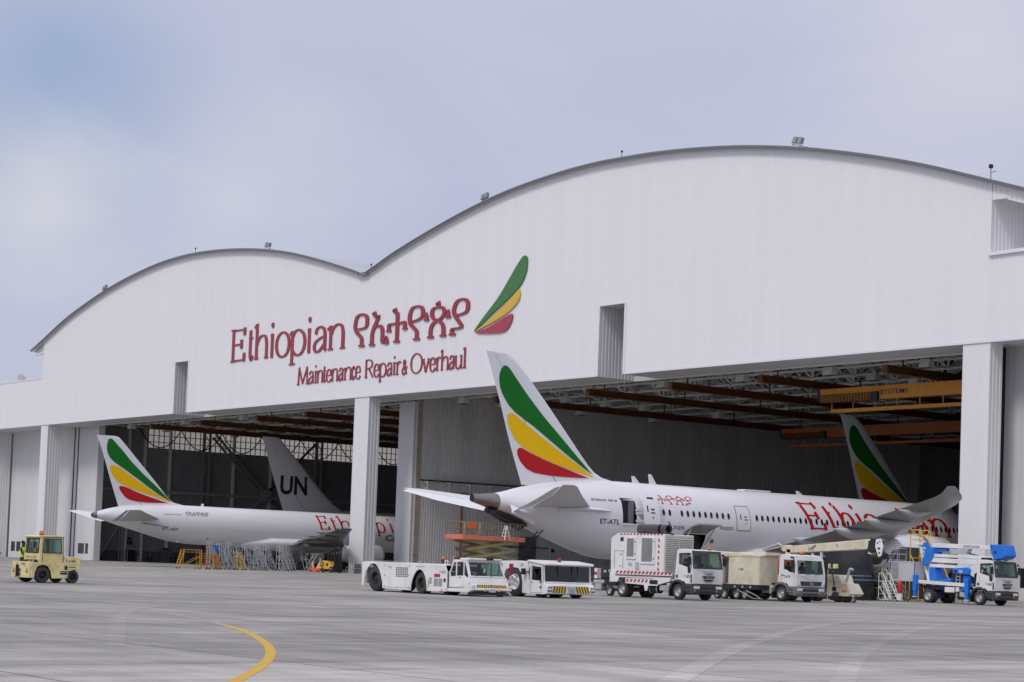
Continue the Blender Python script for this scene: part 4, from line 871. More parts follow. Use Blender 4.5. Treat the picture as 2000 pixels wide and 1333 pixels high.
for nm, pts, mt in (('green_feather', [(225, 177), (205, 195), (190, 250), (187, 300), (195, 355), (215, 410), (245, 455), (300, 500), (400, 570), (560, 690), (700, 800), (860, 915), (1020, 1010), (960, 940), (800, 780), (650, 640), (500, 480), (400, 350), (300, 235), (255, 185)], aegreen),
                    ('yellow_feather', [(250, 521), (232, 545), (232, 590), (250, 635), (280, 690), (320, 740), (400, 785), (500, 830), (640, 885), (800, 935), (1035, 1022), (950, 965), (800, 890), (640, 775), (500, 670), (380, 580), (300, 532)], aeyel),
                    ('red_feather', [(365, 794), (347, 805), (350, 840), (375, 880), (420, 940), (470, 975), (560, 1000), (700, 1015), (990, 1025), (860, 985), (700, 930), (560, 875), (440, 815)], aered)):
    for sg_ in (1, -1): b = MB(); blob(b, bcx(zoom((180, 830), 6.6667, pts)), fs5, off=.02, sg=sg_); b.build(nm, mt, FN)
def b_tail(t, k=1., z=5.0):
    for sg_ in (1, -1):
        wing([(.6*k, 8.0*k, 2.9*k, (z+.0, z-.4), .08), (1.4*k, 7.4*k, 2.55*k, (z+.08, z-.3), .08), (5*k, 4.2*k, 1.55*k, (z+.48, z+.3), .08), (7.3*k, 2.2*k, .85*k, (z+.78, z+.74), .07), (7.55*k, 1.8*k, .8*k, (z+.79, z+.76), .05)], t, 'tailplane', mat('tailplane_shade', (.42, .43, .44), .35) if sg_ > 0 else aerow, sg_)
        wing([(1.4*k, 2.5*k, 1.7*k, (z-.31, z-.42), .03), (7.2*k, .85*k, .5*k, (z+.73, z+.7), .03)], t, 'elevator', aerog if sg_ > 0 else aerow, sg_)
b_tail(F5)
b = MB(); b.bar((1.75, 5.2, 4.55), (2.0, 8.2, 4.2), .12, .1); b.build('tailplane_strut', inkgrey, F5)
for sg_ in (1, -1):
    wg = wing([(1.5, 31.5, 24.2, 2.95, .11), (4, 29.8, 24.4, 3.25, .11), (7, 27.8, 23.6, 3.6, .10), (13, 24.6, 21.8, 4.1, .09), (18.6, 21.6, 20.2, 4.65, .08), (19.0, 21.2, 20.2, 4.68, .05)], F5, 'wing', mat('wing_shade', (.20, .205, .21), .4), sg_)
    for i, (x0, x1, dz) in enumerate(((2.2, 6.6, 0), (7.4, 12.2, .75), (12.6, 16.4, 1.1))):
        b = MB(); y0 = 24.5-.24*(x0-2); y1 = 24.5-.24*(x1-2); b.add([(sg_*x0, y0, 3.15+dz), (sg_*x1, y1, 3.15+dz+.3), (sg_*x1, y1-1.3, 2.75+dz+.25), (sg_*x0, y0-1.7, 2.45+dz), (sg_*x0, y0, 3.0+dz), (sg_*x1, y1, 3.0+dz+.3), (sg_*x1, y1-1.3, 2.66+dz+.25), (sg_*x0, y0-1.7, 2.36+dz)], [(0, 1, 2, 3), (7, 6, 5, 4), (0, 4, 5, 1), (1, 5, 6, 2), (2, 6, 7, 3), (3, 7, 4, 0)]); b.build('flap', mat('flap_grey', (.13, .135, .14), .45), wg)
    for x, y, z in ((4.5, 23.6, 2.75), (8.5, 22.6, 3.3), (12, 21.6, 3.8), (15, 20.8, 4.2)):
        b = MB(); b.loft([[(sg_*x+w*cos(2*pi*i/8), y+d, z+hh*sin(2*pi*i/8)) for i in range(8)] for d, w, hh in ((-1.6, .03, .03), (-.6, .2, .22), (1, .24, .26), (2.4, .04, .04))]); b.build('flap_fairing', aerog, wg, 50)
    nacelle(F5, 6.5, 27.6, 33.2, 2.0, 1.22, sg_); gear(F5, sg_*3.6, 24.5, 2.9, .52, (-.6, .6), 0)
b = MB(); rings = []
for y, w, zt, zb in ((17.2, .3, 2.7, 2.5), (19, 1.5, 3.4, 2.25), (21.5, 2.15, 3.9, 2.05), (26, 2.3, 3.9, 1.98), (31, 2.1, 3.6, 2.05), (34, 1.0, 2.8, 2.4)): rings.append([(w*cos(2*pi*i/20), y, (zt+zb)/2+(zt-zb)/2*sin(2*pi*i/20)) for i in range(20)])
b.loft(rings); b.build('wing_root_fairing', aerow, F5, smooth=60)
gear(F5, 0, 42, 2.7, .4, (0,), 0)
f5 = lambda y0, z0: (lambda u, v, w: H5.side(y0+u, z0+v, .014+w))
lettering('ET-AJS', f5(7.72, 3.83), 1.8, .36, ink, F5, shear=.2); b = MB(); fm5 = lambda u, v, w: H5.side(u, v, .010+w*.6)
lettering('BOEING 757-260', f5(7.9, 5.60), 2.0, .10, ink, F5)
b = MB()
for g_ in GZ:
    for j, s in enumerate(g_):
        pts = catmull(s[1], 4, s[0] == 'c') if isinstance(s, tuple) else dense(s, 2)
        q = [(10.5+(x-95)/1670*2.85, 6.03-((y+.129*(x-200))-395)/480*.42) for x, y in pts]; ribbon(b, q, .065, .035, fm5, .004+.003*j, isinstance(s, tuple) and s[0] == 'c')
b.build('lettering', ink, F5)
b = MB()
for ch, a, c in (('E', 27.9, 29.2), ('t', 29.55, 30.4), ('h', 30.8, 32.2), ('i', 32.7, 33.2), ('o', 33.8, 35.4), ('p', 35.75, 37.05), ('i', 37.7, 38.2), ('a', 38.6, 39.9), ('n', 40.2, 41.6)): glyph(b, ch, a, c, 4.78, 1.12, .26, .09, fm5, None, shear=.25)
b.build('lettering', aered, F5)
lettering('Cargo', f5(36.95, 3.6), 3.6, .9, ink, F5)
b = MB(); b.box(-.15, .15, 13.3, 13.5, 6.75, 7.05); b.build('antenna', whitep, F5); b = MB(); b.ball((1.0, 9.9, 2.72), .14); b.build('beacon', lampm, F5)
b = MB(); P = [(13.4+.09*cos(a*pi/5), 3.15+.09*sin(a*pi/5)) for a in range(10)]; b.add([H5.side(y, z, .014) for y, z in P], [tuple(range(10))]); b.build('outflow_valve', ink, F5)

# ---- the white UN aircraft behind it
UX, UY = -229.0, 130.4
UN = thing('airliner', 'plain white airliner lettered UN on its tail, parked behind the freighter', 'airliner', (UX, UY, 0))
HU = Hull([(y*1.18, (t_-4.6)*1.2+5.5, (bt-4.6)*1.2+5.5, w*1.32) for y, t_, bt, w in H5.t])
uc = lambda pts: acx(zoom((340, 760), 3.508, pts), UX, UY)
te = sorted((z, s) for s, z in uc([(745, 830), (690, 640), (640, 460), (605, 325)])); te = [(te[0][0]-1.5, te[0][1]+.6)]+te; ztop = te[-1][0]
le = sorted((z, s) for s, z in uc([(722, 337), (760, 385), (870, 520), (960, 640), (1060, 760), (1110, 810), (1150, 838)])); le = [(6.6, 17)]+[(z, s) for z, s in le if z < ztop-.04]+[(ztop, le[-1][1]-.3)]
FU, fsu = narrow(UN, HU, le, te, [7.0, 7.6, 8.2, 9, 10.5, 12, 14, 16, ztop-.3, ztop-.1, ztop], (), ztop)
b_tail(UN, 1.25, 5.9)
for sg_ in (1, -1):
    wing([(2, 36, 26, 3.4, .11), (8, 33.5, 26.5, 4.0, .1), (21, 25, 22, 5.4, .08), (22, 24, 22.5, 5.5, .05)], UN, 'wing', aerog, sg_); nacelle(UN, 8, 32, 38, 2.6, 1.4, sg_); gear(UN, sg_*4.2, 28, 3.2, .6, (-.7, .7), 0)
gear(UN, 0, 50, 3.0, .45, (0,), 0)
p0, p1 = uc([(722, 722), (914, 728)])
q0 = uc([(722, 592)])[0]
for sg_ in (1,):
    lettering('UN', lambda u, v, w: fsu(p0[0]+u, p0[1]+v, .03+w), (p1[0]-p0[0])*.93, q0[1]-p0[1], ink, FU, bold=.03)

# ================================================================== GROUND EQUIPMENT
def wheel(parent, x, y, r, w, rim=steelrim, ax='y', face=-1, hub=.55, z=None, rr=.58):
    """tyre standing on the ground; face = side on which the rim shows"""
    z = r if z is None else z; h = w/2; b = MB()
    b.lathe([(-h, r*rr), (-h, r*.90), (-h*.72, r*.985), (-h*.3, r), (h*.3, r), (h*.72, r*.985), (h, r*.90), (h, r*rr)], (x, y, z), ax, 30, False); o = b.build('wheel', rubber, parent, smooth=50)
    f = face*h; b = MB(); b.lathe([(f*.95, r*rr), (f*1.02, r*(rr-.03)), (f*.30, r*(rr-.13)), (f*.12, r*.36), (f*.55, r*.27), (f*.62, r*.20), (f*.63, .01)], (x, y, z), ax, 26, False); k = b.build('rim', rim, o, smooth=40)
    return o
def quad_text(s, p0, u, v, w, h, mt, parent, bold=.01):
    u = Vector(u); v = Vector(v); p0 = Vector(p0); return lettering(s, lambda a, c, d: tuple(p0+u*a+v*c), w, h, mt, parent, bold=bold)
def chev(b, p0, u, v, L_, h, n, m0, m1, slant=.5, off=None):
    """striped strip of n slanted bars along u, height h along v"""
    p0 = Vector(p0); u = Vector(u); v = Vector(v); st = L_/n
    for i in range(n):
        a = i*st; c = a+st*.5
        q = [p0+u*a, p0+u*c, p0+u*min(L_, c+slant*h)+v*h, p0+u*min(L_, a+slant*h)+v*h]; b.m = m1; b.add(q, [(0, 1, 2, 3)])
def beacon(parent, x, y, z, mt=amber, r=.09, h=.2):
    b = MB(); b.lathe([(0, r*1.05), (.05, r*1.05)], (x, y, z), 'z', 12); o = b.build('beacon', black, parent); b = MB(); b.lathe([(.05, r), (h*.8, r*.95), (h, r*.5)], (x, y, z), 'z', 12); b.build('lens', mt, o, 40); return o
def seat(parent, x, y, z, dx=1):
    b = MB(); b.box(x-.24, x+.24, y-.24, y+.24, z, z+.14); b.box(*sorted((x-.3*dx, x-.18*dx)), y-.23, y+.23, z+.1, z+.72); b.box(*sorted((x-.3*dx, x-.2*dx)), y-.12, y+.12, z+.74, z+.95); return b.build('seat', seatm, parent, bevel=.03)
def steering(parent, x, y, z):
    b = MB(); pts = [(x+.08*sin(2*pi*i/16), y+.2*cos(2*pi*i/16), z+.17*sin(2*pi*i/16)) for i in range(17)]; b.path(pts, .018, 5); b.tube((x, y, z), (x+.3, y, z-.3), .03); return b.build('steering_wheel', black, parent)
PX = lambda x, z: (x, 0, z)
def side_shell(parent, name, outer, hole, y, t, mt, bevel=.02):
    b = MB(); b.plate(outer, [hole] if hole else [], lambda u, v, w: (u, y+w, v), t); return b.build(name, mt, parent, bevel=0)
def pane_side(parent, poly, y, gm, name='side_window'):
    b = MB(); b.add([(p[0], y, p[1]) for p in poly], [tuple(range(len(poly)))]); return b.build(name, gm, parent)

# ---- cab-over lorry cab, facing +x; the near side is y = 0, front wheel centre at x = 0
def lorry_cab(t, kind, num, W_=2.25, paintm=None):
    paintm = paintm or whitep
    if kind == 'a':
        xb, xf = -.28, 1.17; roof = 2.78; win = [(.03, 2.58), (.84, 2.62), (1.0, 1.78), (1.01, 1.50), (.80, 1.48), (.74, 1.82), (.03, 1.98)]; wz0, wz1 = 1.80, 2.62; low = .92
        out = [(xb, 1.12), (-.50, 1.12), (-.50, 1.05), (.5, 1.05), (.64, .92), (xf, .92), (xf+.05, 1.2), (xf+.03, 1.75), (1.04, 2.66), (.92, 2.76), (.1, 2.79), (-.12, 2.72), (-.2, 1.9)]
    else:
        xb, xf = -.22, 1.17; roof = 2.70; win = [(.18, 2.42), (.98, 2.42), (1.10, 1.66), (.62, 1.72), (.45, 1.82), (.18, 1.88)]; wz0, wz1 = 1.60, 2.42; low = .85
        out = [(xb, 1.28), (-.25, 1.1), (.48, 1.06), (.66, .86), (xf, .84), (xf+.06, 1.15), (xf+.05, 1.58), (1.05, 2.46), (.92, 2.62), (.55, 2.70), (-.02, 2.72), (-.14, 2.6)]
    sh = side_shell(t, 'cab', out, win, 0, .05, paintm); side = sh
    b = MB(); b.plate(out, [win], lambda u, v, w: (u, W_-.05+w, v), .05); b.build('cab_side', paintm, sh)
    # front: lower panel, windscreen frame, roof, back
    b = MB(); fx = lambda z: xf+.045-(max(0, z-wz0)/(wz1-wz0))*.15
    b.plate([(.03, low), (W_-.03, low), (W_-.03, wz0-.06), (.03, wz0-.06)], [], lambda u, v, w: (fx(v)-w-.0+.06*sin(pi*u/W_), u, v), .05)
    n = 12; P = [(.03+(W_-.06)*i/n, low) for i in range(n+1)]+[(.03+(W_-.06)*(n-i)/n, wz0-.06) for i in range(n+1)]
    b = MB(); b.plate(P, [], lambda u, v, w: (fx(v)-w+.07*sin(pi*u/W_), u, v), .05); b.build('front_panel', paintm, sh)
    b = MB(); b.plate([(.02, wz0-.06), (W_-.02, wz0-.06), (W_-.06, roof-.04), (.06, roof-.04)], [[(.12, wz0+.02), (W_-.12, wz0+.02), (W_-.16, wz1-.02), (.16, wz1-.02)]], lambda u, v, w: (fx(v)-w+.03*sin(pi*u/W_), u, v), .05); b.build('windscreen_frame', plastic if kind == 'a' else paintm, sh)
    b = MB(); vs = [(.12, wz0+.02), (W_-.12, wz0+.02), (W_-.16, wz1-.02), (.16, wz1-.02)]; b.add([(fx(v)-.015+.03*sin(pi*u/W_), u, v) for u, v in vs], [(0, 1, 2, 3)]); b.build('windscreen', glassg, t)
    b = MB(); b.prism([(xb+.1, roof-.06), (1.02, roof-.12), (.9, roof-.01), (.4, roof+.04), (-.02, roof+.03)], 'y', .03, W_-.03); b.build('cab_roof', paintm, sh, bevel=.03)
    b = MB(); b.plate([(.02, 1.12), (W_-.02, 1.12), (W_-.04, roof-.05), (.04, roof-.05)], [[(.35, 1.95), (W_-.35, 1.95), (W_-.35, 2.5), (.35, 2.5)]], lambda u, v, w: (xb+.06+w+(v-1.12)*.05, u, v), .04); b.build('cab_back', paintm, sh)
    pane_side(t, win, .03, glassg); pane_side(t, win, W_-.03, glassg)
    b = MB(); b.box(xb+.12, 1.1, .06, W_-.06, 1.1, 1.2); b.box(.78, 1.12, .06, W_-.06, 1.2, wz0-.05); b.box(xb+.13, .75, .7, 1.5, 1.2, 1.5); b.build('dashboard', seatm, sh)
    seat(t, .2, .6, 1.35); seat(t, .2, W_-.6, 1.35); steering(t, .72, W_-.62, wz0+.02)
    # seams, handle, lower dark trims
    b = MB(); b.box(.0, .012, -.004, .0, 1.12, wz0); b.box(1.035, 1.05, -.004, 0, .95, wz0+.4)
    if kind == 'a': b.prism([(.78, 1.80), (.83, 1.80), (.87, 1.50), (.82, 1.50)], 'y', -.012, -.003); b.box(-.16, -.02, -.03, -.003, 1.24, 1.38); b.prism([(1.06, 1.0), (1.16, 1.0), (1.14, 1.42), (1.09, 1.42)], 'y', -.03, -.003)
    else: b.box(.05, .2, -.03, -.003, 1.5, 1.55)
    b.build('door_trim', plastic, sh)
    # wheel arch and bumper
    b = MB(); bm = greypl if kind == 'b' else plastic
    arch = [(-.66, .55), (-.60, .80), (-.42, 1.02), (-.15, 1.12), (.18, 1.12), (.45, 1.0), (.60, .8), (.64, .55)]; inn = [(.56, .55), (.50, .75), (.36, .92), (.14, 1.0), (-.14, 1.0), (-.36, .92), (-.50, .75), (-.56, .55)]
    b.prism(arch+inn, 'y', -.05, .32); b.build('mudguard', bm, t); b = MB(); b.prism(arch+inn, 'y', W_-.32, W_+.05); b.build('mudguard', bm, t)
    b = MB(); b.prism([(.60, .42), (1.22, .34), (1.26, .55), (1.24, .90), (.62, .90)], 'y', -.03, W_+.03); bp = b.build('bumper', bm, t, bevel=.04)
    b = MB()
    for z in (.5, .68): b.box(.66, 1.0, -.05, -.03, z, z+.04)
    b.box(1.245, 1.27, .55, W_-.55, .42, .50); b.box(1.245, 1.262, .45, W_-.45, .62, .74); b.build('step', black, bp)
    for y in (.30, W_-.30):
        b = MB(); b.box(1.235, 1.275, y-.24, y+.2, .64, .79); hl = b.build('headlight', lampm, t, bevel=.02)
        b = MB(); b.box(1.25, 1.272, y-.26, y-.1, .5, .58); b.build('indicator', amber, hl)
    if kind == 'b':
        for y in (.22, W_-.22): b = MB(); b.prism([(y-.17, .98), (y+.13, .98), (y+.16, 1.2), (y-.15, 1.17)], 'x', 1.2, 1.25); b.build('headlight', lampm, t, bevel=.02)
        b = MB(); b.prism([(.42, .96), (W_-.42, .96), (W_-.3, 1.2), (.3, 1.2)], 'x', 1.24, 1.29); gr = b.build('grille', black, t)
        b = MB()
        for z in (1.02, 1.08, 1.14): b.box(1.288, 1.295, .5, W_-.5, z, z+.012)
        b.build('grille_bar', greypl, gr)
        b = MB(); c = Vector((1.305, W_/2, 1.08)); pts = [(1.305, W_/2+.13*cos(a), 1.08+.13*sin(a)) for a in [2*pi*i/18 for i in range(19)]]; b.path(pts, .014, 5)
        for a in (pi/2, pi/2+2*pi/3, pi/2+4*pi/3): b.tube(c, c+Vector((0, .125*cos(a), .125*sin(a))), .02, 5, .006)
        b.build('badge', steelrim, sh)
    else:
        b = MB(); g_ = lambda u, v, w: (fx(v)+.004+.07*sin(pi*u/W_)+w, u, v)
        for z0, z1, e in ((1.22, 1.36, .0), (1.06, 1.16, .08)): b.plate([(.72+e, z0+.04), (.8+e, z0), (W_-.8-e, z0), (W_-.72-e, z0+.04), (W_-.68-e, z1), (.68+e, z1)], [], g_, .02)
        gr = b.build('grille', black, t)
        quad_text('IVECO', (fx(1.3)+.108, .9, 1.245), (0, 1, 0), (0, 0, 1), .5, .09, steelrim, gr)
        quad_text('EUROCARGO', (fx(1.6)+.082, .66, 1.585), (0, 1, 0), (0, 0, 1), .95, .05, inkgrey, sh, .0)
    # mirrors, beacon, numbers
    for y, s in ((0, -1), (W_, 1)):
        b = MB(); b.path([(1.0, y, 2.55), (1.12, y+s*.2, 2.5), (1.12, y+s*.2, 1.85)], .02, 5); b.box(1.06, 1.16, y+s*.2-.11, y+s*.2+.11, 1.95, 2.4); b.box(.95, 1.05, y+s*.14-.13, y+s*.14+.1, 2.5, 2.6); b.build('mirror', black, t, bevel=.015)
    bx = (.35, W_*.62) if kind == 'b' else (.85, W_*.82)
    quad_text(num, (.50 if kind == 'a' else .2, -.006, 1.22 if kind == 'a' else 1.36), (1, 0, 0), (0, 0, 1), .52, .17, ink, sh)
    if kind == 'a': quad_text(num, (fx(1.5)+.084, .84, 1.41), (0, 1, 0), (0, 0, 1), .56, .14, ink, sh)
    b = MB(); b.box(1.075, 1.085, .2, .42, wz0+.03, wz0+.18); b.build('sticker', clothw, t)
    b = MB(); b.path([(fx(wz0)+.05, W_*.3, wz0-.02), (fx(wz0+.1)+.03, W_*.52, wz0+.05)], .012, 4); b.path([(fx(wz0)+.05, W_*.62, wz0-.02), (fx(wz0+.1)+.03, W_*.84, wz0+.05)], .012, 4); b.build('wiper', black, t)
    return sh
def lorry_chassis(t, xr, W_=2.25, mt=None, back=-5.8):
    mt = mt or chassis; b = MB(); b.box(back, .7, .72, .86, .62, .88); b.box(back, .7, W_-.86, W_-.72, .62, .88); b.box(-.3, .9, .7, W_-.7, .5, 1.05)
    b.box(xr-.15, xr+.15, .3, W_-.3, .32, .58); b.box(-.12, .12, .3, W_-.3, .30, .5); b.build('chassis', mt, t)
    for y in (.16, W_-.16): wheel(t, 0, y, .44, .30, face=-1 if y < 1 else 1)
    for y, f in ((.15, -1), (.47, -1), (W_-.47, 1), (W_-.15, 1)): wheel(t, xr, y, .44, .27, face=f, rr=.60)
    b = MB(); b.lathe([(-.35, .26), (.35, .26)], (xr+2.6, .34, .55), 'x', 18); b.build('fuel_tank', black, t, 40)
    b = MB()
    for x in (xr+2.3, xr+2.9): b.lathe([(-.03, .27), (.03, .27)], (x, .34, .55), 'x', 18)
    b.build('tank_strap', alu, t, 40)
    b = MB(); b.box(-.98, -.66, .02, .5, .42, .92); b.box(-1.6, -1.05, .06, .5, .45, .78); b.build('battery_box', mat('step_grey', (.45, .46, .46), .5, var=.2), t, bevel=.05)
    b = MB(); b.box(-.72, -.6, -.02, .5, .18, .75); b.build('mud_flap', black, t)

# ---- white air-start lorry with the tall louvred body
T1 = thing('equipment_lorry', 'white lorry with tall louvred equipment body and red-striped edges, under the open doorway', 'lorry', (-80.9, 73.0, gz(73.0)))
lorry_cab(T1, 'a', 'T-855'); lorry_chassis(T1, -4.76)
W_ = 2.25
b = MB(); prof = [(-5.82, 1.42), (-1.25, 1.42), (-1.25, 3.62), (-5.25, 3.66), (-5.86, 3.38)]; b.prism(prof, 'y', .02, W_-.02); bd = b.build('equipment_body', whitep, T1, bevel=.03)
b = MB(); b.prism([(-5.84, .84), (-5.15, .86), (-4.98, 1.12), (-2.05, 1.12), (-1.6, .78), (-.62, 1.0), (-.45, 1.42), (-5.84, 1.419)], 'y', -.02, W_+.02); b.build('skirt', whitep, bd, bevel=.02)
b = MB(); b.box(-5.0, -1.9, -.028, -.021, 1.03, 1.10); b.box(-5.3, -.5, -.06, -.021, 1.24, 1.29); b.build('skirt_groove', black, bd)
b = MB(); b.prism([(-4.4, .80), (-4.4, 1.10), (-1.6, 1.10), (-1.6, .72), (-2.4, .72), (-2.5, .42), (-2.68, .42), (-2.78, .74)], 'y', -.05, -.025); b.build('side_guard', whitep, T1)
b = MB(); b.box(-2.28, -1.62, -.06, -.04, .80, 1.03); b.build('toolbox', black, T1)
# louvred bulkhead facing the cab
b = MB(); b.plate([(.06, 1.45), (W_-.06, 1.45), (W_-.06, 3.58), (.06, 3.58)], [[(.16, 1.55), (W_/2-.03, 1.55), (W_/2-.03, 3.45), (.16, 3.45)], [(W_/2+.03, 1.55), (W_-.16, 1.55), (W_-.16, 3.45), (W_/2+.03, 3.45)]], lambda u, v, w: (-1.249+w, u, v), .05); lf = b.build('louvre_frame', louv, T1)
b = MB()
for i in range(19): z = 1.56+i*.1; b.add([(-1.235, .14, z+.085), (-1.235, W_-.14, z+.085), (-1.18, W_-.14, z), (-1.18, .14, z), (-1.247, .14, z+.09), (-1.247, W_-.14, z+.09), (-1.19, W_-.14, z+.0), (-1.19, .14, z+.0)], [(0, 1, 2, 3), (4, 7, 6, 5), (0, 3, 7, 4), (1, 5, 6, 2)])
b.build('louvre', louv, lf)
b = MB(); b.box(-1.2485, -1.244, .15, W_-.15, 1.55, 3.46); b.build('louvre_backing', gridm, lf)
for x0, x1, z0, z1, e in ((-4.46, -3.62, 2.18, 3.42, .10), (-3.2, -1.98, 1.92, 3.44, .12)):
    b = MB(); b.box(x0, x1, -.04, .018, z0, z1); d_ = b.build('body_door', whitep, T1, bevel=.01)
    b = MB(); b.box(x0+e, x1-e*1.6, -.048, -.041, z0+.14, z1-.06); b.build('door_filter', filt, d_)
    b = MB()
    for z in (z0+.25, z1-.3): b.box(x1-.07, x1-.02, -.06, -.04, z, z+.1)
    b.build('door_latch', black, d_)
b = MB(); b.box(-5.0, -4.74, -.004, .018, 3.2, 3.42); b.box(-3.55, -3.42, -.03, .018, 1.75, 1.85); b.box(-5.0, -4.95, -.02, .018, 1.75, 1.8); b.box(-4.95, -4.9, -.02, .018, 2.4, 2.48); b.build('body_vent', ink, bd)
b = MB(); b.box(-3.6, -3.35, -.05, .018, 1.62, 2.02); b.build('control_box', alu, bd, bevel=.02)
b = MB(); b.box(-5.5, -5.49, -.002, .019, 1.62, 2.65); b.box(-4.75, -4.74, -.002, .019, 1.62, 2.65); b.box(-5.5, -4.74, -.002, .019, 2.64, 2.65); b.build('panel_seam', inkgrey, bd)
quad_text('QL', (-4.25, -.004, 1.78), (1, 0, 0), (0, 0, 1), .35, .2, inkgrey, bd, 0)
b = MB(); chev(b, (-5.3, -.026, 1.34), (1, 0, 0), (0, 0, 1), 4.85, .17, 15, 0, 0, .6); chev(b, (-4.35, -.055, .88), (1, 0, 0), (0, 0, 1), 2.65, .17, 8, 0, 0, .6)
chev(b, (-1.75, .012, 1.6), (0, 0, 1), (1, 0, 0), 1.95, .13, 6, 0, 0, -.6); chev(b, (-5.1, .013, 3.55), (1, 0, 0), (0, 0, 1), 3.8, .09, 13, 0, 0, 1.0); b.build('warning_stripe', redp, bd)
b = MB(); b.lathe([(-.9, .24), (-.85, .28), (.9, .28), (.9, .2)], (-3.3, .75, 3.92), 'x', 18)
for x in (-2.55, -1.9): b.lathe([(0, .26), (.45, .27), (.45, .2), (.05, .2)], (x, .5, 3.9), 'x', 18)
b.build('silencer', plastic, T1, 40)
beacon(T1, -1.6, .4, 3.62); beacon(T1, .6, 1.75, 2.80)
b = MB(); b.box(-2.0, -1.2, .5, .7, 3.62, 3.68); b.build('roof_rail', black, T1)
# rear: generator trailer just behind it
GT = thing('generator_trailer', 'small black generator trailer hitched behind the tall louvred lorry', 'trailer', (-87.9, 73.8, gz(73.8)))
b = MB(); b.box(-.55, .75, 0, 1.4, 1.05, 1.75); b.box(-.5, .7, .1, 1.3, .6, 1.05); b.build('generator', chassis, GT, bevel=.03)
b = MB(); b.box(-.35, -.1, -.02, 0, 1.35, 1.5); b.box(.1, .25, -.02, 0, 1.4, 1.55); b.box(-1.25, -.3, .0, .5, .75, .92); b.box(-1.1, -.55, 0, .45, .35, .7); b.build('control_panel', alu, GT, bevel=.01)
b = MB(); b.box(-1.2, -.95, -.01, .3, 1.0, 1.6); cb = b.build('warning_board', whitep, GT); b = MB(); b.box(-1.2, -.95, -.016, -.0105, 1.2, 1.38); b.build('warning_band', redl, cb)
b = MB(); b.box(-1.3, 1.9, .2, 1.2, .3, .42); b.build('chassis', chassis, GT)
for y in (.1, 1.3): wheel(GT, .2, y, .3, .2)
# ---- blue and white boom lorry
T2 = thing('boom_lorry', 'white-cabbed lorry carrying a folded blue and white access boom, beside the right column', 'boom lift', (-79.3, 96.6, gz(96.6)))
lorry_cab(T2, 'a', 'T-842'); lorry_chassis(T2, -4.12, mt=navy, back=-4.9)
b = MB(); b.prism([(-4.95, 1.22), (-.9, 1.08), (-.9, 1.30), (-4.95, 1.44)], 'y', .0, W_); b.build('deck', whitep, T2, bevel=.02)
b = MB(); b.box(-4.7, -.85, .3, W_-.3, .9, 1.12); b.build('subframe', navy, T2)
for x, z1, z0 in ((-5.05, 1.75, .38), (-.86, 1.6, .3)):
    for y in (-.08, W_+.08):
        b = MB(); b.box(x-.15, x+.15, y-.13, y+.13, z0+.35, z1); lg = b.build('outrigger', bluep, T2, bevel=.02); b = MB(); b.box(x-.11, x+.11, y-.1, y+.1, z0, z0+.36); b.build('outrigger_foot', bluep, lg, bevel=.02); b = MB(); b.box(x-.15, x+.15, y-.14, y+.14, z0-.05, z0); b.build('outrigger_pad', whitep, lg)
b = MB(); b.box(-2.7, -1.95, -.04, .4, .72, 1.05); b.box(-1.85, -1.6, .0, .4, .78, 1.05); b.build('locker', whitep, T2, bevel=.02); b = MB(); b.box(-1.4, -1.0, .0, .4, .85, 1.05); b.build('pump_box', bluep, T2)
b = MB(); b.box(-.45, -.36, .05, W_-.05, 1.05, 1.95); b.build('air_intake', black, T2)
yc = 1.0
def boom(pts0, pts1, z0a, z0b, za, zb, y0, y1, mt, nm='boom_section'):
    b = MB(); b.prism([(pts0, z0a), (pts1, z0b), (pts1, zb), (pts0, za)], 'y', y0, y1); return b.build(nm, mt, T2, bevel=.02)
boom(-4.35, .75, 3.54, 3.46, 3.82, 3.72, .55, 1.15, whitep); boom(-4.25, .7, 2.93, 2.86, 3.13, 3.05, .5, 1.1, whitep); boom(-4.4, -.1, 2.6, 2.48, 2.89, 2.76, .45, 1.2, whitep); boom(-4.5, -.6, 2.28, 2.2, 2.50, 2.38, .5, 1.15, whitep)
b = MB(); b.prism([(-4.9, 3.82), (-4.55, 3.86), (-4.05, 3.25), (-4.15, 2.85), (-4.6, 2.32), (-4.92, 2.38)], 'y', .35, .44); b.prism([(-4.9, 3.82), (-4.55, 3.86), (-4.05, 3.25), (-4.15, 2.85), (-4.6, 2.32), (-4.92, 2.38)], 'y', 1.2, 1.29); bk = b.build('knuckle_plate', bluep, T2)
quad_text('D1', (-4.82, .344, 2.9), (.26, 0, .97), (-.97, 0, .26), .62, .2, whitep, bk, .03)
b = MB()
for x, z in ((-4.7, 3.7), (-4.4, 3.3), (-4.3, 2.9), (-4.7, 2.5)): b.lathe([(-.02, .05), (.02, .05)], (x, .34, z), 'y', 10)
b.build('pivot_pin', inkgrey, bk)
b = MB(); b.tube((-4.15, .8, 3.38), (-3.2, .8, 3.42), .13, 12); b.tube((-3.2, .8, 3.42), (-2.9, .8, 3.42), .07, 10); b.build('boom_cylinder', bluep, T2, 40); b = MB(); b.bar((-2.0, .8, 3.3), (-.4, .8, 2.98), .1, .1); b.build('boom_link', mat('boom_link_blue', (.04, .18, .28), .4), T2)
b = MB(); b.prism([(-2.85, 3.48), (-2.75, 3.15), (-1.5, 3.15), (-1.35, 3.48)], 'y', .5, .9); b.build('boom_guard', alu, T2)
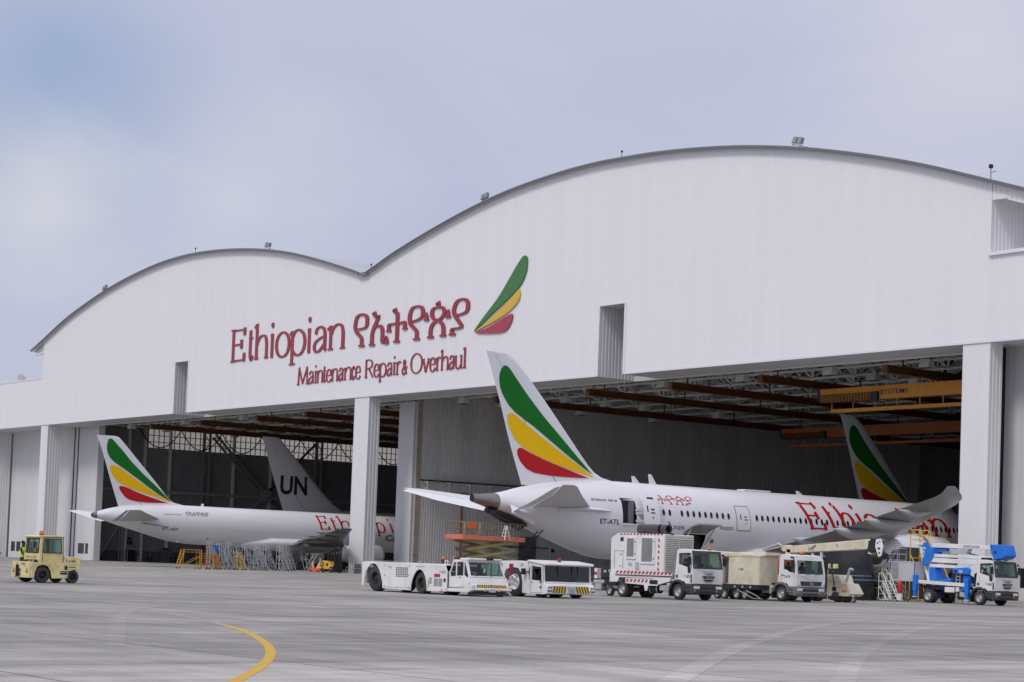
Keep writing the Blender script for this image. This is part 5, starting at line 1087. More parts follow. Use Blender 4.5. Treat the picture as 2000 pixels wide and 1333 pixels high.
b = MB(); b.prism([(.48, 3.78), (1.5, 3.76), (1.72, 3.1), (1.45, 2.9), (.85, 2.84), (.62, 3.2)], 'y', .3, 1.4); hd = b.build('boom_head', bluep, T2, bevel=.04); b = MB(); b.lathe([(-.02, .09), (.02, .09)], (.95, .29, 3.3), 'y', 14); b.lathe([(-.02, .05), (.02, .05)], (.65, .29, 3.62), 'y', 10); b.build('pivot_pin', navy, hd)
quad_text('SOCAGE', (-1.75, .545, 3.56), (1, 0, -.012), (0, 0, 1), 1.25, .15, navy, T2, .012)
b = MB(); b.bar((-5.35, .7, 3.72), (-4.55, .7, 1.4), .26, .22); b.bar((-4.6, .7, 2.35), (-4.35, .7, 1.45), .2, .2); b.box(-5.7, -5.0, .45, .95, 3.68, 3.82); b.build('boom_arm', whitep, T2, bevel=.02)
b = MB(); b.prism([(-4.35, 1.42), (-3.7, 1.42), (-4.0, 2.26), (-4.4, 2.26)], 'y', .4, 1.4); b.prism([(-3.7, 1.4), (-2.6, 1.4), (-2.6, 1.62), (-3.4, 1.5)], 'y', .4, 1.4); b.build('turret', bluep, T2, bevel=.03); b = MB(); b.box(-1.55, -.95, .3, 1.5, 1.3, 1.8); b.build('turret_support', bluep, T2, bevel=.03)
b = MB(); b.prism([(-2.25, 1.92), (-.92, 1.86), (-.86, 2.2), (-1.1, 2.32), (-2.2, 2.24)], 'y', .1, .7); pb = b.build('power_pack', bluep, T2, bevel=.04); b = MB(); b.box(-1.72, -1.42, .09, .099, 1.95, 2.15); b.build('placard', clothw, pb); b = MB(); b.box(-2.1, -1.85, .09, .099, 1.98, 2.12); b.build('opening', ink, pb)
b = MB(); b.prism([(-1.0, 2.3), (-.35, 2.82), (-.12, 2.9), (-.15, 2.55), (-.6, 1.7), (-1.0, 1.9)], 'y', .25, .55); b.build('boom_rest', whitep, T2); b = MB(); b.box(-.15, .55, .3, 1.3, 2.83, 2.95); b.build('rest_pad', black, T2)
b = MB(); b.box(-3.0, -1.7, .9, 1.8, 1.35, 2.0); b.build('engine_cover', chassis, T2, bevel=.05)
b = MB(); b.box(-2.02, -1.98, .2, .24, 1.2, 1.85); b.box(-1.72, -1.68, .2, .24, 1.2, 1.85)
for z in (1.3, 1.5, 1.7): b.box(-2.0, -1.7, .2, .24, z, z+.04)
b.build('access_ladder', alu, T2)
b = MB(); b.box(-7.15, -5.15, -.1, .9, 1.32, 1.42); b.box(-6.45, -5.15, -.1, -.06, 1.42, 2.56); b.box(-7.15, -7.1, -.1, .9, 1.42, 2.58); b.box(-6.5, -6.45, -.12, -.05, 1.35, 2.6); b.box(-7.15, -5.15, -.12, -.05, 2.54, 2.6); b.box(-5.2, -5.15, -.1, .9, 1.42, 2.58); b.box(-7.1, -5.15, .86, .9, 1.42, 2.58); bs = b.build('work_basket', mat('basket_grey', (.50, .51, .53), .4, var=.06), T2, bevel=.01)
b = MB()
for x in (-6.95, -6.75, -6.6): b.bar((x, -.08, 1.4), (x, -.08, 2.56), .02, .02)
for z in (1.8, 2.2): b.bar((-7.15, -.08, z), (-6.5, -.08, z), .03, .03)
b.build('basket_mesh', alu, bs)
for y in (.35, 1.9): b = MB(); b.box(-4.95, -4.85, y-.2, y+.2, .95, 1.1); b.build('tail_light', redl, T2)
beacon(T2, .75, 1.6, 2.80, redl)
# ---- white lorry in front of the cream cabinet
T3 = thing('lorry', 'white lorry with dark grille, nose out beside the cream cabinet and orange panel', 'lorry', (-80.9, 81.0, gz(81.0)))
lorry_cab(T3, 'b', 'T-474', 2.35); lorry_chassis(T3, -3.9, 2.35)
beacon(T3, .62, 1.0, 2.73, amber, .1, .2)
b = MB(); b.box(-5.0, -.3, .2, 2.2, .95, 1.06); b.build('flatbed', chassis, T3)
# ---- cream cabinet trailer
CT = thing('equipment_cabinet', 'cream boxy equipment trailer with one dark slot, between the two white lorries', 'trailer', (-80.9, 80.2, gz(80.2)))
b = MB(); b.box(-5.2, -4.16, 0, 1.5, .9, 2.52); b.box(-3.56, -.98, 0, 1.5, .9, 2.52); b.box(-4.16, -3.56, .35, 1.5, .9, 2.52); b.prism([(-5.4, 2.52), (-.95, 2.52), (-.95, 2.62), (-5.0, 2.82), (-5.4, 2.82)], 'y', -.03, 1.5); b.box(-2.9, -.75, .3, 1.5, 2.625, 2.80); cbx = b.build('cabinet', creamp, CT, bevel=.015)
b = MB()
for z in [1.0+.08*i for i in range(18)]: b.box(-4.15, -3.57, .3, .34, z, z+.05)
b.build('radiator', gridm, cbx)
b = MB(); b.box(-4.35, -4.33, -.006, -.0005, 1.0, 2.45); b.box(-5.0, -4.99, -.006, -.0005, 1.0, 2.3); b.box(-4.83, -4.77, -.02, -.0005, 1.68, 1.82); b.box(-2.9, -2.2, .1, .3, 2.63, 2.68); b.box(-3.45, -3.2, .05, .25, 2.66, 2.74); b.build('door_latch', black, cbx)
quad_text('T-680', (-2.75, -.006, 1.72), (1, 0, 0), (0, 0, 1), .45, .14, ink, cbx)
b = MB(); b.box(-5.2, -.98, .02, 1.48, .62, .9); ch = b.build('chassis', chassis, CT); b = MB()
for x in (-4.2, -3.0, -2.35, -1.7): b.lathe([(-.02, .07), (.01, .07)], (x, .02, .76), 'y', 12)
b.build('marker_lamp', alu, ch, 40)
for x in (-4.55, -3.95, -2.9, -2.2): wheel(CT, x, .15, .3, .2); wheel(CT, x, 1.35, .3, .2, face=1)
b = MB(); b.path([(-2.7, -.1, .6), (-1.3, -.15, .12), (-.5, -.15, .1)], .03, 6); b.path([(-1.9, -.1, .55), (-1.0, -.2, .3), (-.6, -.2, .1)], .03, 6); b.build('towbar', greysteel, CT)
# ---- telescopic boom lift: cream boom, orange counterweight
BL = thing('boom_lift', 'telescopic boom lift with long cream boom and orange counterweight behind the white lorry', 'boom lift', (-83.4, 84.0, gz(84.0)))
b = MB(); b.prism([(.05, 1.52), (.95, 1.52), (1.0, 2.1), (.8, 2.66), (.4, 2.74), (.35, 2.5), (.05, 2.47)], 'y', -1.6, -.4); cw = b.build('counterweight', orangep, BL, bevel=.05)
quad_text('JLG', (.22, -1.606, 1.95), (1, 0, 0), (.15, 0, 1), .5, .2, ink, cw, .03)
b = MB(); b.prism([(-.2, 2.93), (.05, 3.25), (6.55, 3.74), (6.3, 3.16), (0, 2.83)], 'y', .0, .62); bm = b.build('main_boom', creamp, BL, bevel=.03)
quad_text('G', (3.9, -.006, 3.25), (1, 0, .07), (-.07, 0, 1), .14, .16, ink, bm)
b = MB(); b.box(1.7, 2.1, -.03, 0, 3.05, 3.2); b.bar((2.0, -.04, 3.2), (2.3, -.04, 3.35), .08, .06); b.box(5.4, 5.55, -.04, 0, 3.12, 3.22); b.build('hose_guide', tan, bm)
b = MB()
for x, z in ((1.9, 2.75), (2.6, 2.82), (6.35, 3.02)): b.box(x, x+.08, .05, .2, z-.12, z+.1); b.box(x, x+.28, .05, .2, z-.14, z-.1)
b.build('boom_hook', whitep, bm)
b = MB(); b.box(6.35, 7.05, .0, .6, 3.02, 3.66); b.tube((6.9, .3, 3.0), (7.5, .3, 2.75), .2, 12); b.tube((6.4, .1, 3.75), (6.9, .1, 3.7), .08); b.build('boom_nose', chassis, BL, bevel=.05)
b = MB(); b.prism([(7.1, 3.72), (7.45, 3.76), (7.62, 3.3), (7.5, 2.78), (7.3, 2.72), (7.05, 3.3)], 'y', -.15, -.05); pl = b.build('jib_plate', whitep, BL, bevel=.02)
b = MB()
for x, z, r in ((7.25, 3.5, .05), (7.35, 3.2, .08), (7.38, 2.95, .06), (7.4, 3.58, .04)): b.lathe([(-.012, r), (.01, r)], (x, -.15, z), 'y', 12)
b.build('plate_hole', ink, pl)
b = MB(); b.lathe([(-.3, .2), (.3, .2)], (-.35, .3, 3.12), 'y', 16); b.box(-.2, .2, .0, .6, 2.75, 3.05); b.path([(-2.3, .1, 3.0), (-.9, .1, 3.42), (-.6, .1, 3.25)], .035); b.path([(-2.3, .1, 2.92), (-.7, .1, 3.2)], .03); b.build('boom_pivot', creamp, BL, 40)
b = MB(); b.box(-1.8, .4, .1, 2.2, 1.0, 2.5); b.build('turntable', creamp, BL, bevel=.05); b = MB(); b.box(-2.4, .6, .0, 2.4, .45, .85); b.build('undercarriage', chassis, BL)
for x in (-2.0, .3):
    for y, f in ((.1, -1), (2.3, 1)): wheel(BL, x, y, .5, .4, creamp, face=f)
# ---- cream pushback tractor seen end-on
CP = thing('cargo_tractor', 'worn cream tow tractor beside the white lorry nose', 'tractor', (-82.1, 86.0, gz(86.0)))
b = MB(); b.prism([(.05, .36), (1.75, .36), (2.05, .52), (1.6, 1.13), (1.22, 1.14), (1.02, 1.62), (.05, 1.63)], 'y', 0, 1.1); bd = b.build('body', creamp, CP, bevel=.04)
b = MB(); b.prism([(.2, 1.24), (1.1, 1.2), (1.0, 1.58), (.2, 1.6)], 'y', -.03, -.002); b.build('hose_panel', louv, bd); b = MB(); b.box(.5, .82, -.02, -.002, .66, .90); b.build('socket', ink, bd); b = MB(); b.box(1.3, 1.65, -.02, -.002, .62, .74); b.build('plate', craneyel, bd)
b = MB(); b.path([(.48, -.02, 1.66), (.6, -.05, 1.4), (.66, -.05, 1.1), (.66, -.04, .95)], .035); b.lathe([(-.03, .12), (.04, .12), (.05, .04)], (.47, 0, 1.74), 'y', 14); b.build('hose', plastic, bd)
b = MB(); b.path([(1.3, .3, 1.14), (1.45, .3, 1.6), (1.6, .3, 2.0), (1.85, .3, 1.95)], .08); b.build('crane_arm', alu, CP)
wheel(CP, .78, .25, .36, .5, rim=chassis, ax='x', face=1); wheel(CP, .78, .95, .36, .5, rim=chassis, ax='x', face=1)
b = MB(); b.box(.25, 1.35, .1, 1.1, .1, .4); b.build('axle', chassis, CP); wheel(CP, 2.05, .2, .17, .1, z=.17); b = MB(); b.bar((1.9, .2, .55), (2.05, .2, .2), .08, .08); b.build('castor_fork', creamp, CP)

# ---- long white pushback tractor (T-927)
TG = thing('pushback_tractor', 'long low white pushback tractor with small cab and striped nose, leftmost of the white pair', 'tractor', (-85.26, 58.8, gz(58.8)))
def archcut(cx, r0, z0, zc, n=10, a0=180, a1=0): return [(cx+r0*cos(radians(a0+(a1-a0)*i/n)), zc+r0*.95*sin(radians(a0+(a1-a0)*i/n))) for i in range(n+1)]
body = [(-5.78, .22), (-5.58, .22)]+[(-5.55, .36), (-5.50, .72), (-5.36, 1.05), (-5.18, 1.30), (-4.98, 1.44), (-4.76, 1.50), (-4.52, 1.49), (-4.28, 1.38), (-4.06, 1.16), (-3.88, .86), (-3.74, .52), (-3.68, .18)]+[(-.98, .14), (-.95, .45), (-.86, .72), (-.70, .98), (-.50, 1.18), (-.28, 1.27), (-.08, 1.26), (.13, 1.15), (.31, .95), (.43, .68), (.50, .35), (.52, .16)]+[(3.9, .20), (4.25, .22), (2.32, .42), (2.32, 1.22), (2.12, 1.56), (-.6, 1.60), (-5.0, 1.62), (-5.80, 1.58)]
body = [p for p in body if p not in ((3.9, .20), (4.25, .22))]; i_ = body.index((2.32, .42)); body.insert(i_, (2.32, .18))
for y0, y1 in ((.0, .06), (2.44, 2.5)):
    b = MB(); b.prism(body, 'y', y0, y1); o = b.build('body_side', whitep, TG, bevel=.02)
    if y0 == 0: bs = o
b = MB(); b.box(-5.78, 2.2, .07, 2.43, 1.52, 1.575); b.box(-5.75, -5.6, .24, 2.26, .4, 1.3); b.box(2.0, 2.3, .24, 2.26, .4, 1.25); b.build('deck', whitep, TG, bevel=.02)
b = MB(); b.box(-5.5, 2.2, .56, 1.94, .35, 1.5); b.box(-5.55, -3.6, .065, .6, 1.42, 1.515); b.box(-1.2, .6, .065, .6, 1.25, 1.515); b.build('chassis', chassis, TG)
for x, r in ((-4.52, .71), (-.08, .58)):
    for y, f in ((.30, -1), (2.2, 1)): wheel(TG, x, y, r, .5, rim=chassis, face=f, rr=.5)
b = MB(); n = 0
for i in range(7):
    for j in range(6): b.box(-2.42+i*.17, -2.30+i*.17, -.008, -.001, .84+j*.09, .90+j*.09)
b.build('vent_grid', gridm, bs)
b = MB(); b.box(1.18, 1.52, -.01, -.001, .44, .84); b.box(1.58, 1.92, -.01, -.001, .44, .84); b.box(.75, .95, -.008, -.001, .55, .88); b.box(.62, .70, -.008, -.001, .35, .75); b.build('side_grille', mat('grille_pale', (.30, .30, .30), .5), bs)
b = MB(); b.box(1.2, 1.7, -.02, -.001, .92, 1.08); b.build('tail_light', redl, bs); b = MB(); b.box(2.05, 2.22, -.02, -.001, .68, .86); b.build('socket', ink, bs)
b = MB()
for x, z in ((-3.5, 1.45), (-3.5, .9), (-3.5, .3), (-1.2, .95), (-1.2, .3), (-1.15, 1.42)): b.lathe([(-.012, .035), (.002, .035)], (x, -.004, z), 'y', 8)
b.box(-3.4, -.95, -.006, -.001, .26, .275); b.box(-1.5, -1.49, -.005, -.001, .3, 1.5); b.box(-.5, .3, -.01, -.001, 1.42, 1.44); b.build('panel_fastener', inkgrey, bs)
b = MB()
for x in (-5.68, -2.3, -1.05, .55, 1.9): b.box(x-.06, x+.06, -.012, -.001, .2, .32)
b.build('reflector', yelp, bs)
quad_text('T-927', (-3.25, -.006, 1.28), (1, 0, 0), (0, 0, 1), .45, .12, inkgrey, bs, 0); quad_text('T-927', (1.62, -.006, 1.12), (1, 0, 0), (0, 0, 1), .6, .13, ink, bs)
# cab at the front
cab = [(2.36, .42), (2.36, 1.14), (2.68, 1.80), (3.75, 1.84), (4.15, 1.05), (4.25, .60), (4.1, .42)]; cw1 = [(2.45, 1.14), (2.74, 1.72), (2.94, 1.73), (2.94, 1.02), (2.5, .98)]; cw2 = [(3.02, 1.03), (3.02, 1.73), (3.60, 1.75), (3.60, 1.05)]; cw3 = [(3.67, 1.08), (3.67, 1.74), (3.74, 1.74), (4.05, 1.02), (4.02, .92)]
for y, s in ((.12, 0), (2.33, 1)):
    b = MB(); b.plate(cab, [cw1, cw2, cw3], lambda u, v, w: (u, y+w, v), .05); o = b.build('cab_side', whitep, TG); cs_ = o if not s else cs_
    for c_ in (cw1, cw2, cw3): pane_side(TG, c_, y+.025, glassg)
b = MB(); b.path([(2.98, .115, .5), (2.98, .115, 1.76), (3.63, .115, 1.78), (3.63, .115, .5), (2.98, .115, .5)], .02, 5); b.box(3.1, 3.3, .1, .118, .92, 1.0); b.build('cab_door', whitep, TG); b = MB(); b.box(2.42, 4.0, .08, .119, .40, .425); b.box(3.3, 3.36, .09, .119, .93, 1.0); b.build('door_handle', black, TG)
b = MB(); b.box(3.15, 3.95, .2, 2.3, 1.86, 1.96); b.box(2.65, 3.82, .12, 2.38, 1.79, 1.86); b.build('cab_roof', whitep, TG, bevel=.03); b = MB(); b.box(3.86, 3.97, 1.3, 1.75, 1.88, 1.99); b.box(2.5, 2.9, .3, .8, 1.86, 1.93); b.build('roof_lamp', black, TG)
fx = lambda v: 4.15-(v-1.05)*.5
b = MB(); b.plate([(.12, 1.0), (2.38, 1.0), (2.34, 1.82), (.16, 1.82)], [[(.2, 1.06), (2.3, 1.06), (2.24, 1.75), (.26, 1.75)]], lambda u, v, w: (fx(v)-w+.02, u, v), .05); b.build('windscreen_frame', whitep, TG)
b = MB(); b.add([(fx(v)-.01, u, v) for u, v in ((.2, 1.06), (2.3, 1.06), (2.24, 1.75), (.26, 1.75))], [(0, 1, 2, 3)]); b.build('windscreen', glassg, TG)
b = MB(); b.prism([(4.17, 1.0), (4.32, .62), (4.55, .50), (4.62, .34), (4.2, .20), (2.4, .20), (2.4, .38), (3.9, .40)], 'y', -.02, 2.52); nb = b.build('nose', whitep, TG, bevel=.03)
b = MB(); b.add([(4.575, .3, .46), (4.575, 2.25, .46), (4.50, 2.25, .62), (4.50, .3, .62)], [(0, 1, 2, 3)]); sp_ = b.build('stripe_panel', yelp, TG); b = MB()
for i in range(14):
    y = .32+i*.137; s = .05 if i < 7 else -.05; b.add([(4.580, y, .465), (4.580, y+.065, .465), (4.504, y+.065+s, .615), (4.504, y+s, .615)], [(0, 1, 2, 3)])
b.build('stripe', ink, sp_)
for y in (.1, 2.4): b = MB(); b.box(4.45, 4.60, y-.13, y+.1, .42, .6); b.build('headlight', lampm, TG, bevel=.02)
b = MB(); b.box(4.58, 4.66, 1.05, 1.45, .24, .40); b.build('tow_hook', alu, nb); b = MB(); b.box(4.59, 4.63, .75, .87, .28, .4); b.box(4.59, 4.63, 1.62, 1.74, .28, .4); b.box(4.3, 4.36, -.03, -.021, .6, .75); b.build('reflector', yelp, nb)
b = MB(); b.box(4.0, 4.6, .15, 2.35, .08, .2); b.build('underskirt', chassis, TG); wheel(TG, 4.0, 2.2, .3, .3, rim=chassis); wheel(TG, 1.9, .4, .3, .3, rim=chassis)
seat(TG, 2.9, .75, .72); seat(TG, 2.9, 1.8, .72); steering(TG, 3.55, .75, 1.12); b = MB(); b.box(3.7, 4.1, .2, 2.3, .5, 1.02); b.box(2.45, 2.6, .2, 2.3, .5, 1.2); b.build('dashboard', seatm, TG)
b = MB(); b.box(3.99, 4.0, .42, .7, 1.1, 1.25); b.build('sticker', clothw, TG)
b = MB(); b.path([(fx(1.06)+.03, .5, 1.05), (fx(1.15)+.03, 1.0, 1.14)], .014, 4); b.path([(fx(1.06)+.03, 1.4, 1.05), (fx(1.15)+.03, 1.9, 1.14)], .014, 4); b.build('wiper', black, TG)
b = MB(); b.path([(1.7, .3, 1.56), (1.7, .3, 1.78), (1.95, .3, 1.78), (1.95, .3, 1.56)], .03); b.build('grab_rail', whitep, TG); beacon(TG, 2.05, .55, 1.58)
b = MB(); b.path([(-5.7, .1, 1.6), (-5.7, .1, 1.66), (-1.0, .1, 1.66)], .012, 4); b.lathe([(-.04, .14), (.06, .13), (.1, .05)], (-1.0, .6, 1.60), 'z', 14); b.build('deck_fitting', greysteel, TG, 40)
b = MB(); b.box(4.3, 4.42, 2.52, 2.7, 1.5, 1.75); b.tube((4.35, 2.6, 1.5), (4.3, 2.5, .9), .03); b.build('mirror', redl, TG)
# ---- the second, wide-cabbed tractor
TW = thing('pushback_tractor', 'white pushback tractor with wide glazed cab and yellow-black bumper, right of the white pair', 'tractor', (-82.4, 62.9, gz(62.9)))
def w2(x, z): return (x, z)
P2 = [(-2.6, .4), (-2.6, 1.86), (.95, 1.88), (1.0, 1.7), (.75, .9), (.56, .62), (.56, .25), (.52, .3)]
bd2 = [(-2.6, .45), (-2.6, 1.84), (.2, 1.90), (.98, 1.86), (.98, .22), (.54, .22), (.54, .8), (.40, 1.25), (.15, 1.5), (-.45, 1.55), (-.95, 1.4), (-1.15, 1.0), (-1.22, .45)]
for y0, y1 in ((0, .3), (2.9, 3.2)):
    b = MB(); b.prism(bd2, 'y', y0, y1); o = b.build('body_side', whitep, TW, bevel=.02)
b = MB(); b.box(-2.6, .97, .3, 2.9, 1.5, 1.82); b.box(-2.55, .95, .6, 2.6, .4, 1.5); b.build('deck', whitep, TW)
b = MB(); b.box(-1.2, .5, .55, .62, .2, 1.5); b.build('wheel_housing', black, TW)
wheel(TW, -.2, .32, .78, .55, whitep, face=-1, rr=.55); wheel(TW, -.2, 2.85, .78, .55, whitep, face=1, rr=.55); wheel(TW, 1.65, .45, .40, .4, rim=chassis); wheel(TW, 1.65, 2.75, .40, .4, rim=chassis, face=1)
b = MB(); b.path([(-.95, -.05, .42), (-.65, -.06, .5), (-.45, -.06, .95), (-.2, -.06, 1.12), (.05, -.06, .95)], .06, 8); b.box(-1.6, -.9, -.08, 0, .32, .6); b.build('tow_arm', whitep, TW, bevel=.02)
cb2 = [(.98, .20), (.62, .20), (.72, .8), (1.02, 1.66), (1.02, 1.86), (2.26, 1.76), (2.33, .85), (2.45, .55), (2.45, .2)]; v1 = [(1.06, 1.0), (.98, 1.3), (1.10, 1.64), (1.14, 1.64), (1.14, .72)]; v2 = [(1.30, .92), (1.30, 1.66), (2.10, 1.60), (2.14, .88)]
for y in (0.02, 3.13):
    b = MB(); b.plate(cb2, [v1, v2], lambda u, v, w: (u, y+w, v), .05); b.build('cab_side', whitep, TW); pane_side(TW, v2, y+.03, glassd); pane_side(TW, v1, y+.03, acwin)
b = MB(); b.box(1.24, 1.255, .012, .02, .26, 1.7); b.box(2.17, 2.185, .012, .02, .26, 1.64); b.box(1.24, 2.18, .012, .02, .26, .275); b.box(1.3, 1.42, -.0, .02, .78, .82); b.box(2.04, 2.16, -.02, .02, .78, .9); b.box(2.04, 2.16, -.02, .02, .5, .62); b.build('cab_door_seam', inkgrey, TW)
b = MB(); b.prism([(.95, 1.86), (2.42, 1.70), (2.52, 1.74), (2.46, 1.84), (1.2, 1.97), (.95, 1.95)], 'y', -.05, 3.25); b.build('cab_roof', whitep, TW, bevel=.04)
b = MB(); b.plate([(.02, .72), (3.18, .72), (3.18, 1.76), (.02, 1.76)], [[(.10, .86), (3.1, .86), (3.1, 1.68), (.10, 1.68)]], lambda u, v, w: (2.36-(v-.7)*.08-w, u, v), .05); b.build('windscreen_frame', whitep, TW)
b = MB(); b.add([(2.35-(v-.7)*.08, u, v) for u, v in ((.10, .86), (3.1, .86), (3.1, 1.68), (.10, 1.68))], [(0, 1, 2, 3)]); b.build('windscreen', glassd, TW)
b = MB()
for u in (.95, 1.9, 2.3): b.box(2.30, 2.33, u-.02, u+.02, .86, 1.7)
b.build('glazing_bar', black, TW)
b = MB(); b.prism([(2.35, .80), (2.62, .66), (2.66, .24), (2.4, .2), (2.3, .3)], 'y', -.02, 3.22); b.box(2.33, 2.45, .02, 3.18, .68, .86); nb = b.build('bumper', whitep, TW, bevel=.02)
for y0, y1, s in ((.38, 1.28, 1), (1.95, 2.82, -1)):
    b = MB(); b.add([(2.665, y0, .28), (2.665, y1, .28), (2.632, y1, .64), (2.632, y0, .64)], [(0, 1, 2, 3)]); p_ = b.build('stripe_panel', yelp, TW); b = MB()
    for i in range(5):
        y = y0+.02+i*.18; q = .14*s; b.add([(2.672, y+(0 if s > 0 else .08), .285), (2.672, y+.08+(0 if s > 0 else .08), .285), (2.639, y+.08+q+(0 if s > 0 else .08)-(.06 if s > 0 else 0), .635), (2.639, y+q+(0 if s > 0 else .08)-(.06 if s > 0 else 0), .635)], [(0, 1, 2, 3)])
    b.build('stripe', ink, p_)
for y in (.17, 3.03):
    b = MB(); b.prism([(y-.18, .28), (y+.18, .28), (y+.2, .5), (y+.12, .66), (y-.12, .66), (y-.2, .5)], 'x', 2.62, 2.69); lp_ = b.build('headlight', whitep, TW, bevel=.015); b = MB()
    for dy, dz in ((-.07, .55), (.08, .55), (-.11, .39), (0, .37), (.11, .39)): b.lathe([(0, .05), (.012, .045), (.012, .01)], (2.69, y+dy, dz), 'x', 12)
    b.build('lens', ink, lp_)
b = MB(); b.box(2.66, 2.69, 1.4, 1.85, .24, .62)
for z in (.3, .4, .5): b.box(2.69, 2.74, 1.45, 1.8, z, z+.035)
b.build('tow_socket', alu, nb)
seat(TW, 1.5, .9, .55); seat(TW, 1.5, 2.2, .55); steering(TW, 2.0, .9, .95); b = MB(); b.box(2.0, 2.3, .1, 3.1, .3, .86); b.box(1.05, 1.15, .1, 3.1, .3, 1.75); b.build('dashboard', seatm, TW)
b = MB(); b.box(.75, .95, -.28, -.1, 1.18, 1.5); b.bar((.9, -.15, 1.3), (1.02, .02, 1.35), .04, .04); b.build('mirror', black, TW, bevel=.02); beacon(TW, 1.85, 1.4, 1.9, redl)
b = MB(); b.box(-1.35, -1.25, -.06, .0, 1.5, 1.75); b.build('warning_lamp', redl, TW); b = MB(); b.box(.35, .6, -.004, -.001, 1.6, 1.78); b.build('sticker', clothw, TW)

# ---- cream tug at the left, heading for the hangar (+y); its hitch end faces us
TU = thing('baggage_tug', 'cream towing tug with glazed cab and orange beacon at the far left', 'tug', (-95.62, 42.17, gz(42.17)))
bodyr = [(-.64, .24), (-.64, 1.05), (-.12, 1.07), (-.12, .93), (-.30, .86), (-.44, .62), (-.48, .3), (-.5, .24)]
side_ = [(-.64, .24), (-.46, .24), (-.44, .55), (-.30, .84), (0, .95), (.28, .84), (.44, .58), (.50, .24), (1.36, .26), (1.42, .62), (1.7, .72), (2.03, .74), (2.04, 1.0), (2.03, 1.34), (1.6, 1.40), (1.22, 1.42), (1.12, 1.04), (-.08, 1.04), (-.64, 1.06)]
for x0, x1 in ((-.06, 0), (-2.35, -2.29)):
    b = MB(); b.prism(side_, 'x', x0, x1); o = b.build('body_side', tugcream, TU, bevel=.02); sdp = o if x0 > -1 else sdp
b = MB(); b.box(-2.3, -.05, -.75, -.56, .24, 1.08); b.box(-2.1, -.25, -.56, 1.2, .9, 1.04); b.box(-2.1, -.25, 1.22, 2.02, .85, 1.36); b.box(-2.28, -.07, 1.25, 2.02, 1.1, 1.36); bk = b.build('body', tugcream, TU, bevel=.02)
b = MB(); b.box(-1.52, -1.34, -.86, -.75, .3, .88); b.box(-1.5, -1.12, -.84, -.75, .62, .70); b.box(-1.5, -1.12, -.84, -.75, .40, .46); b.tube((-1.43, -.86, .25), (-1.43, -.86, .92), .03); b.tube((-1.2, -.84, .3), (-1.2, -.84, .66), .03); b.build('tow_hitch', black, bk)
b = MB()
for x in (-2.0, -.35):
    for dx, dz in ((0, .55), (.1, .5), (.05, .65), (-.06, .48)): b.box(x+dx-.04, x+dx+.04, -.757, -.751, dz, dz+.09)
b.box(-1.62, -1.54, -.76, -.751, .90, 1.0); b.box(-.62, -.56, -.76, -.751, .86, 1.0); b.build('scuff_mark', ink, bk)
quad_text('T-680', (-1.15, -.757, .89), (1, 0, 0), (0, 0, 1), .42, .13, inkgrey, bk)
for y, r in ((0, .42), (1.68, .35)):
    for x, f in ((-.18, 1), (-2.15, -1)): wheel(TU, x, y, r, .34 if r > .4 else .28, rim=chassis, ax='x', face=f, rr=.5)
b = MB(); b.box(-1.95, -.42, -.55, 2.0, .3, .88); b.box(-.41, -.07, -.5, .5, .86, .9); b.build('chassis', chassis, TU)
# cab
xs0, xs1 = -2.02, -.12
for x, nm in ((-.16, 1), (-2.02, 0)):
    b = MB(); b.plate([(-.22, 1.04), (-.14, 2.40), (1.10, 2.42), (1.20, 1.04)], [[(.06, 1.6), (.08, 2.26), (.94, 2.26), (1.0, 1.6)]], lambda u, v, w: (x+w, u, v), .05); b.build('cab_side', tugcream, TU)
    pane_side_pts = [(.06, 1.6), (.08, 2.26), (.94, 2.26), (1.0, 1.6)]; b = MB(); b.add([(x+.03, p[0], p[1]) for p in pane_side_pts], [(0, 1, 2, 3)]); b.build('side_window', glassg, TU)
b = MB(); q = [(.03, 1.57), (.05, 2.29), (.97, 2.29), (1.03, 1.57)]; b.path([(-.105, a, c) for a, c in q+q[:1]], .028, 5); b.path([(-.105, .5, 1.58), (-.105, .5, 2.28)], .02, 4)
q2 = [(-.03, 1.08), (-.03, 2.37), (1.09, 2.37), (1.14, 1.08)]; b.path([(-.105, a, c) for a, c in q2], .014, 4); b.build('window_seal', black, TU)
for y, nm in ((-.2, 0), (1.12, 1)):
    b = MB(); b.plate([(-2.0, 1.04), (-.12, 1.04), (-.14, 2.40), (-1.96, 2.36)], [[(-1.86, 1.58), (-.28, 1.58), (-.30, 2.27), (-1.80, 2.26)]], lambda u, v, w: (u, y+(v-1.04)*(.05 if nm == 0 else -.03)+w, v), .05); b.build('cab_end', tugcream, TU)
    b = MB(); b.add([(u, y+(v-1.04)*(.05 if nm == 0 else -.03)+.025, v) for u, v in ((-1.86, 1.58), (-.28, 1.58), (-.30, 2.27), (-1.80, 2.26))], [(0, 1, 2, 3)]); b.build('end_window', glassg, TU)
b = MB(); yy = lambda v: -.215+(v-1.04)*.05; q = [(-1.88, 1.56), (-.26, 1.56), (-.28, 2.29), (-1.82, 2.28)]; b.path([(u, yy(v), v) for u, v in q+q[:1]], .03, 5); b.path([(-1.0, yy(1.56), 1.56), (-1.0, yy(2.28), 2.28)], .022, 4); b.build('window_seal', black, TU)
b = MB(); b.prism([(-.26, 2.38), (1.16, 2.39), (1.12, 2.47), (-.2, 2.47)], 'x', -2.06, -.08); b.build('cab_roof', tugcream, TU, bevel=.02); beacon(TU, -.55, .05, 2.47, amber, .11, .24)
quad_text('PUSH BACK ONLY', (-1.9, yy(1.3)-.004, 1.26), (1, 0, 0), (0, .05, 1), 1.55, .15, mat('faded_red', (.36, .2, .12), .6), TU, 0)
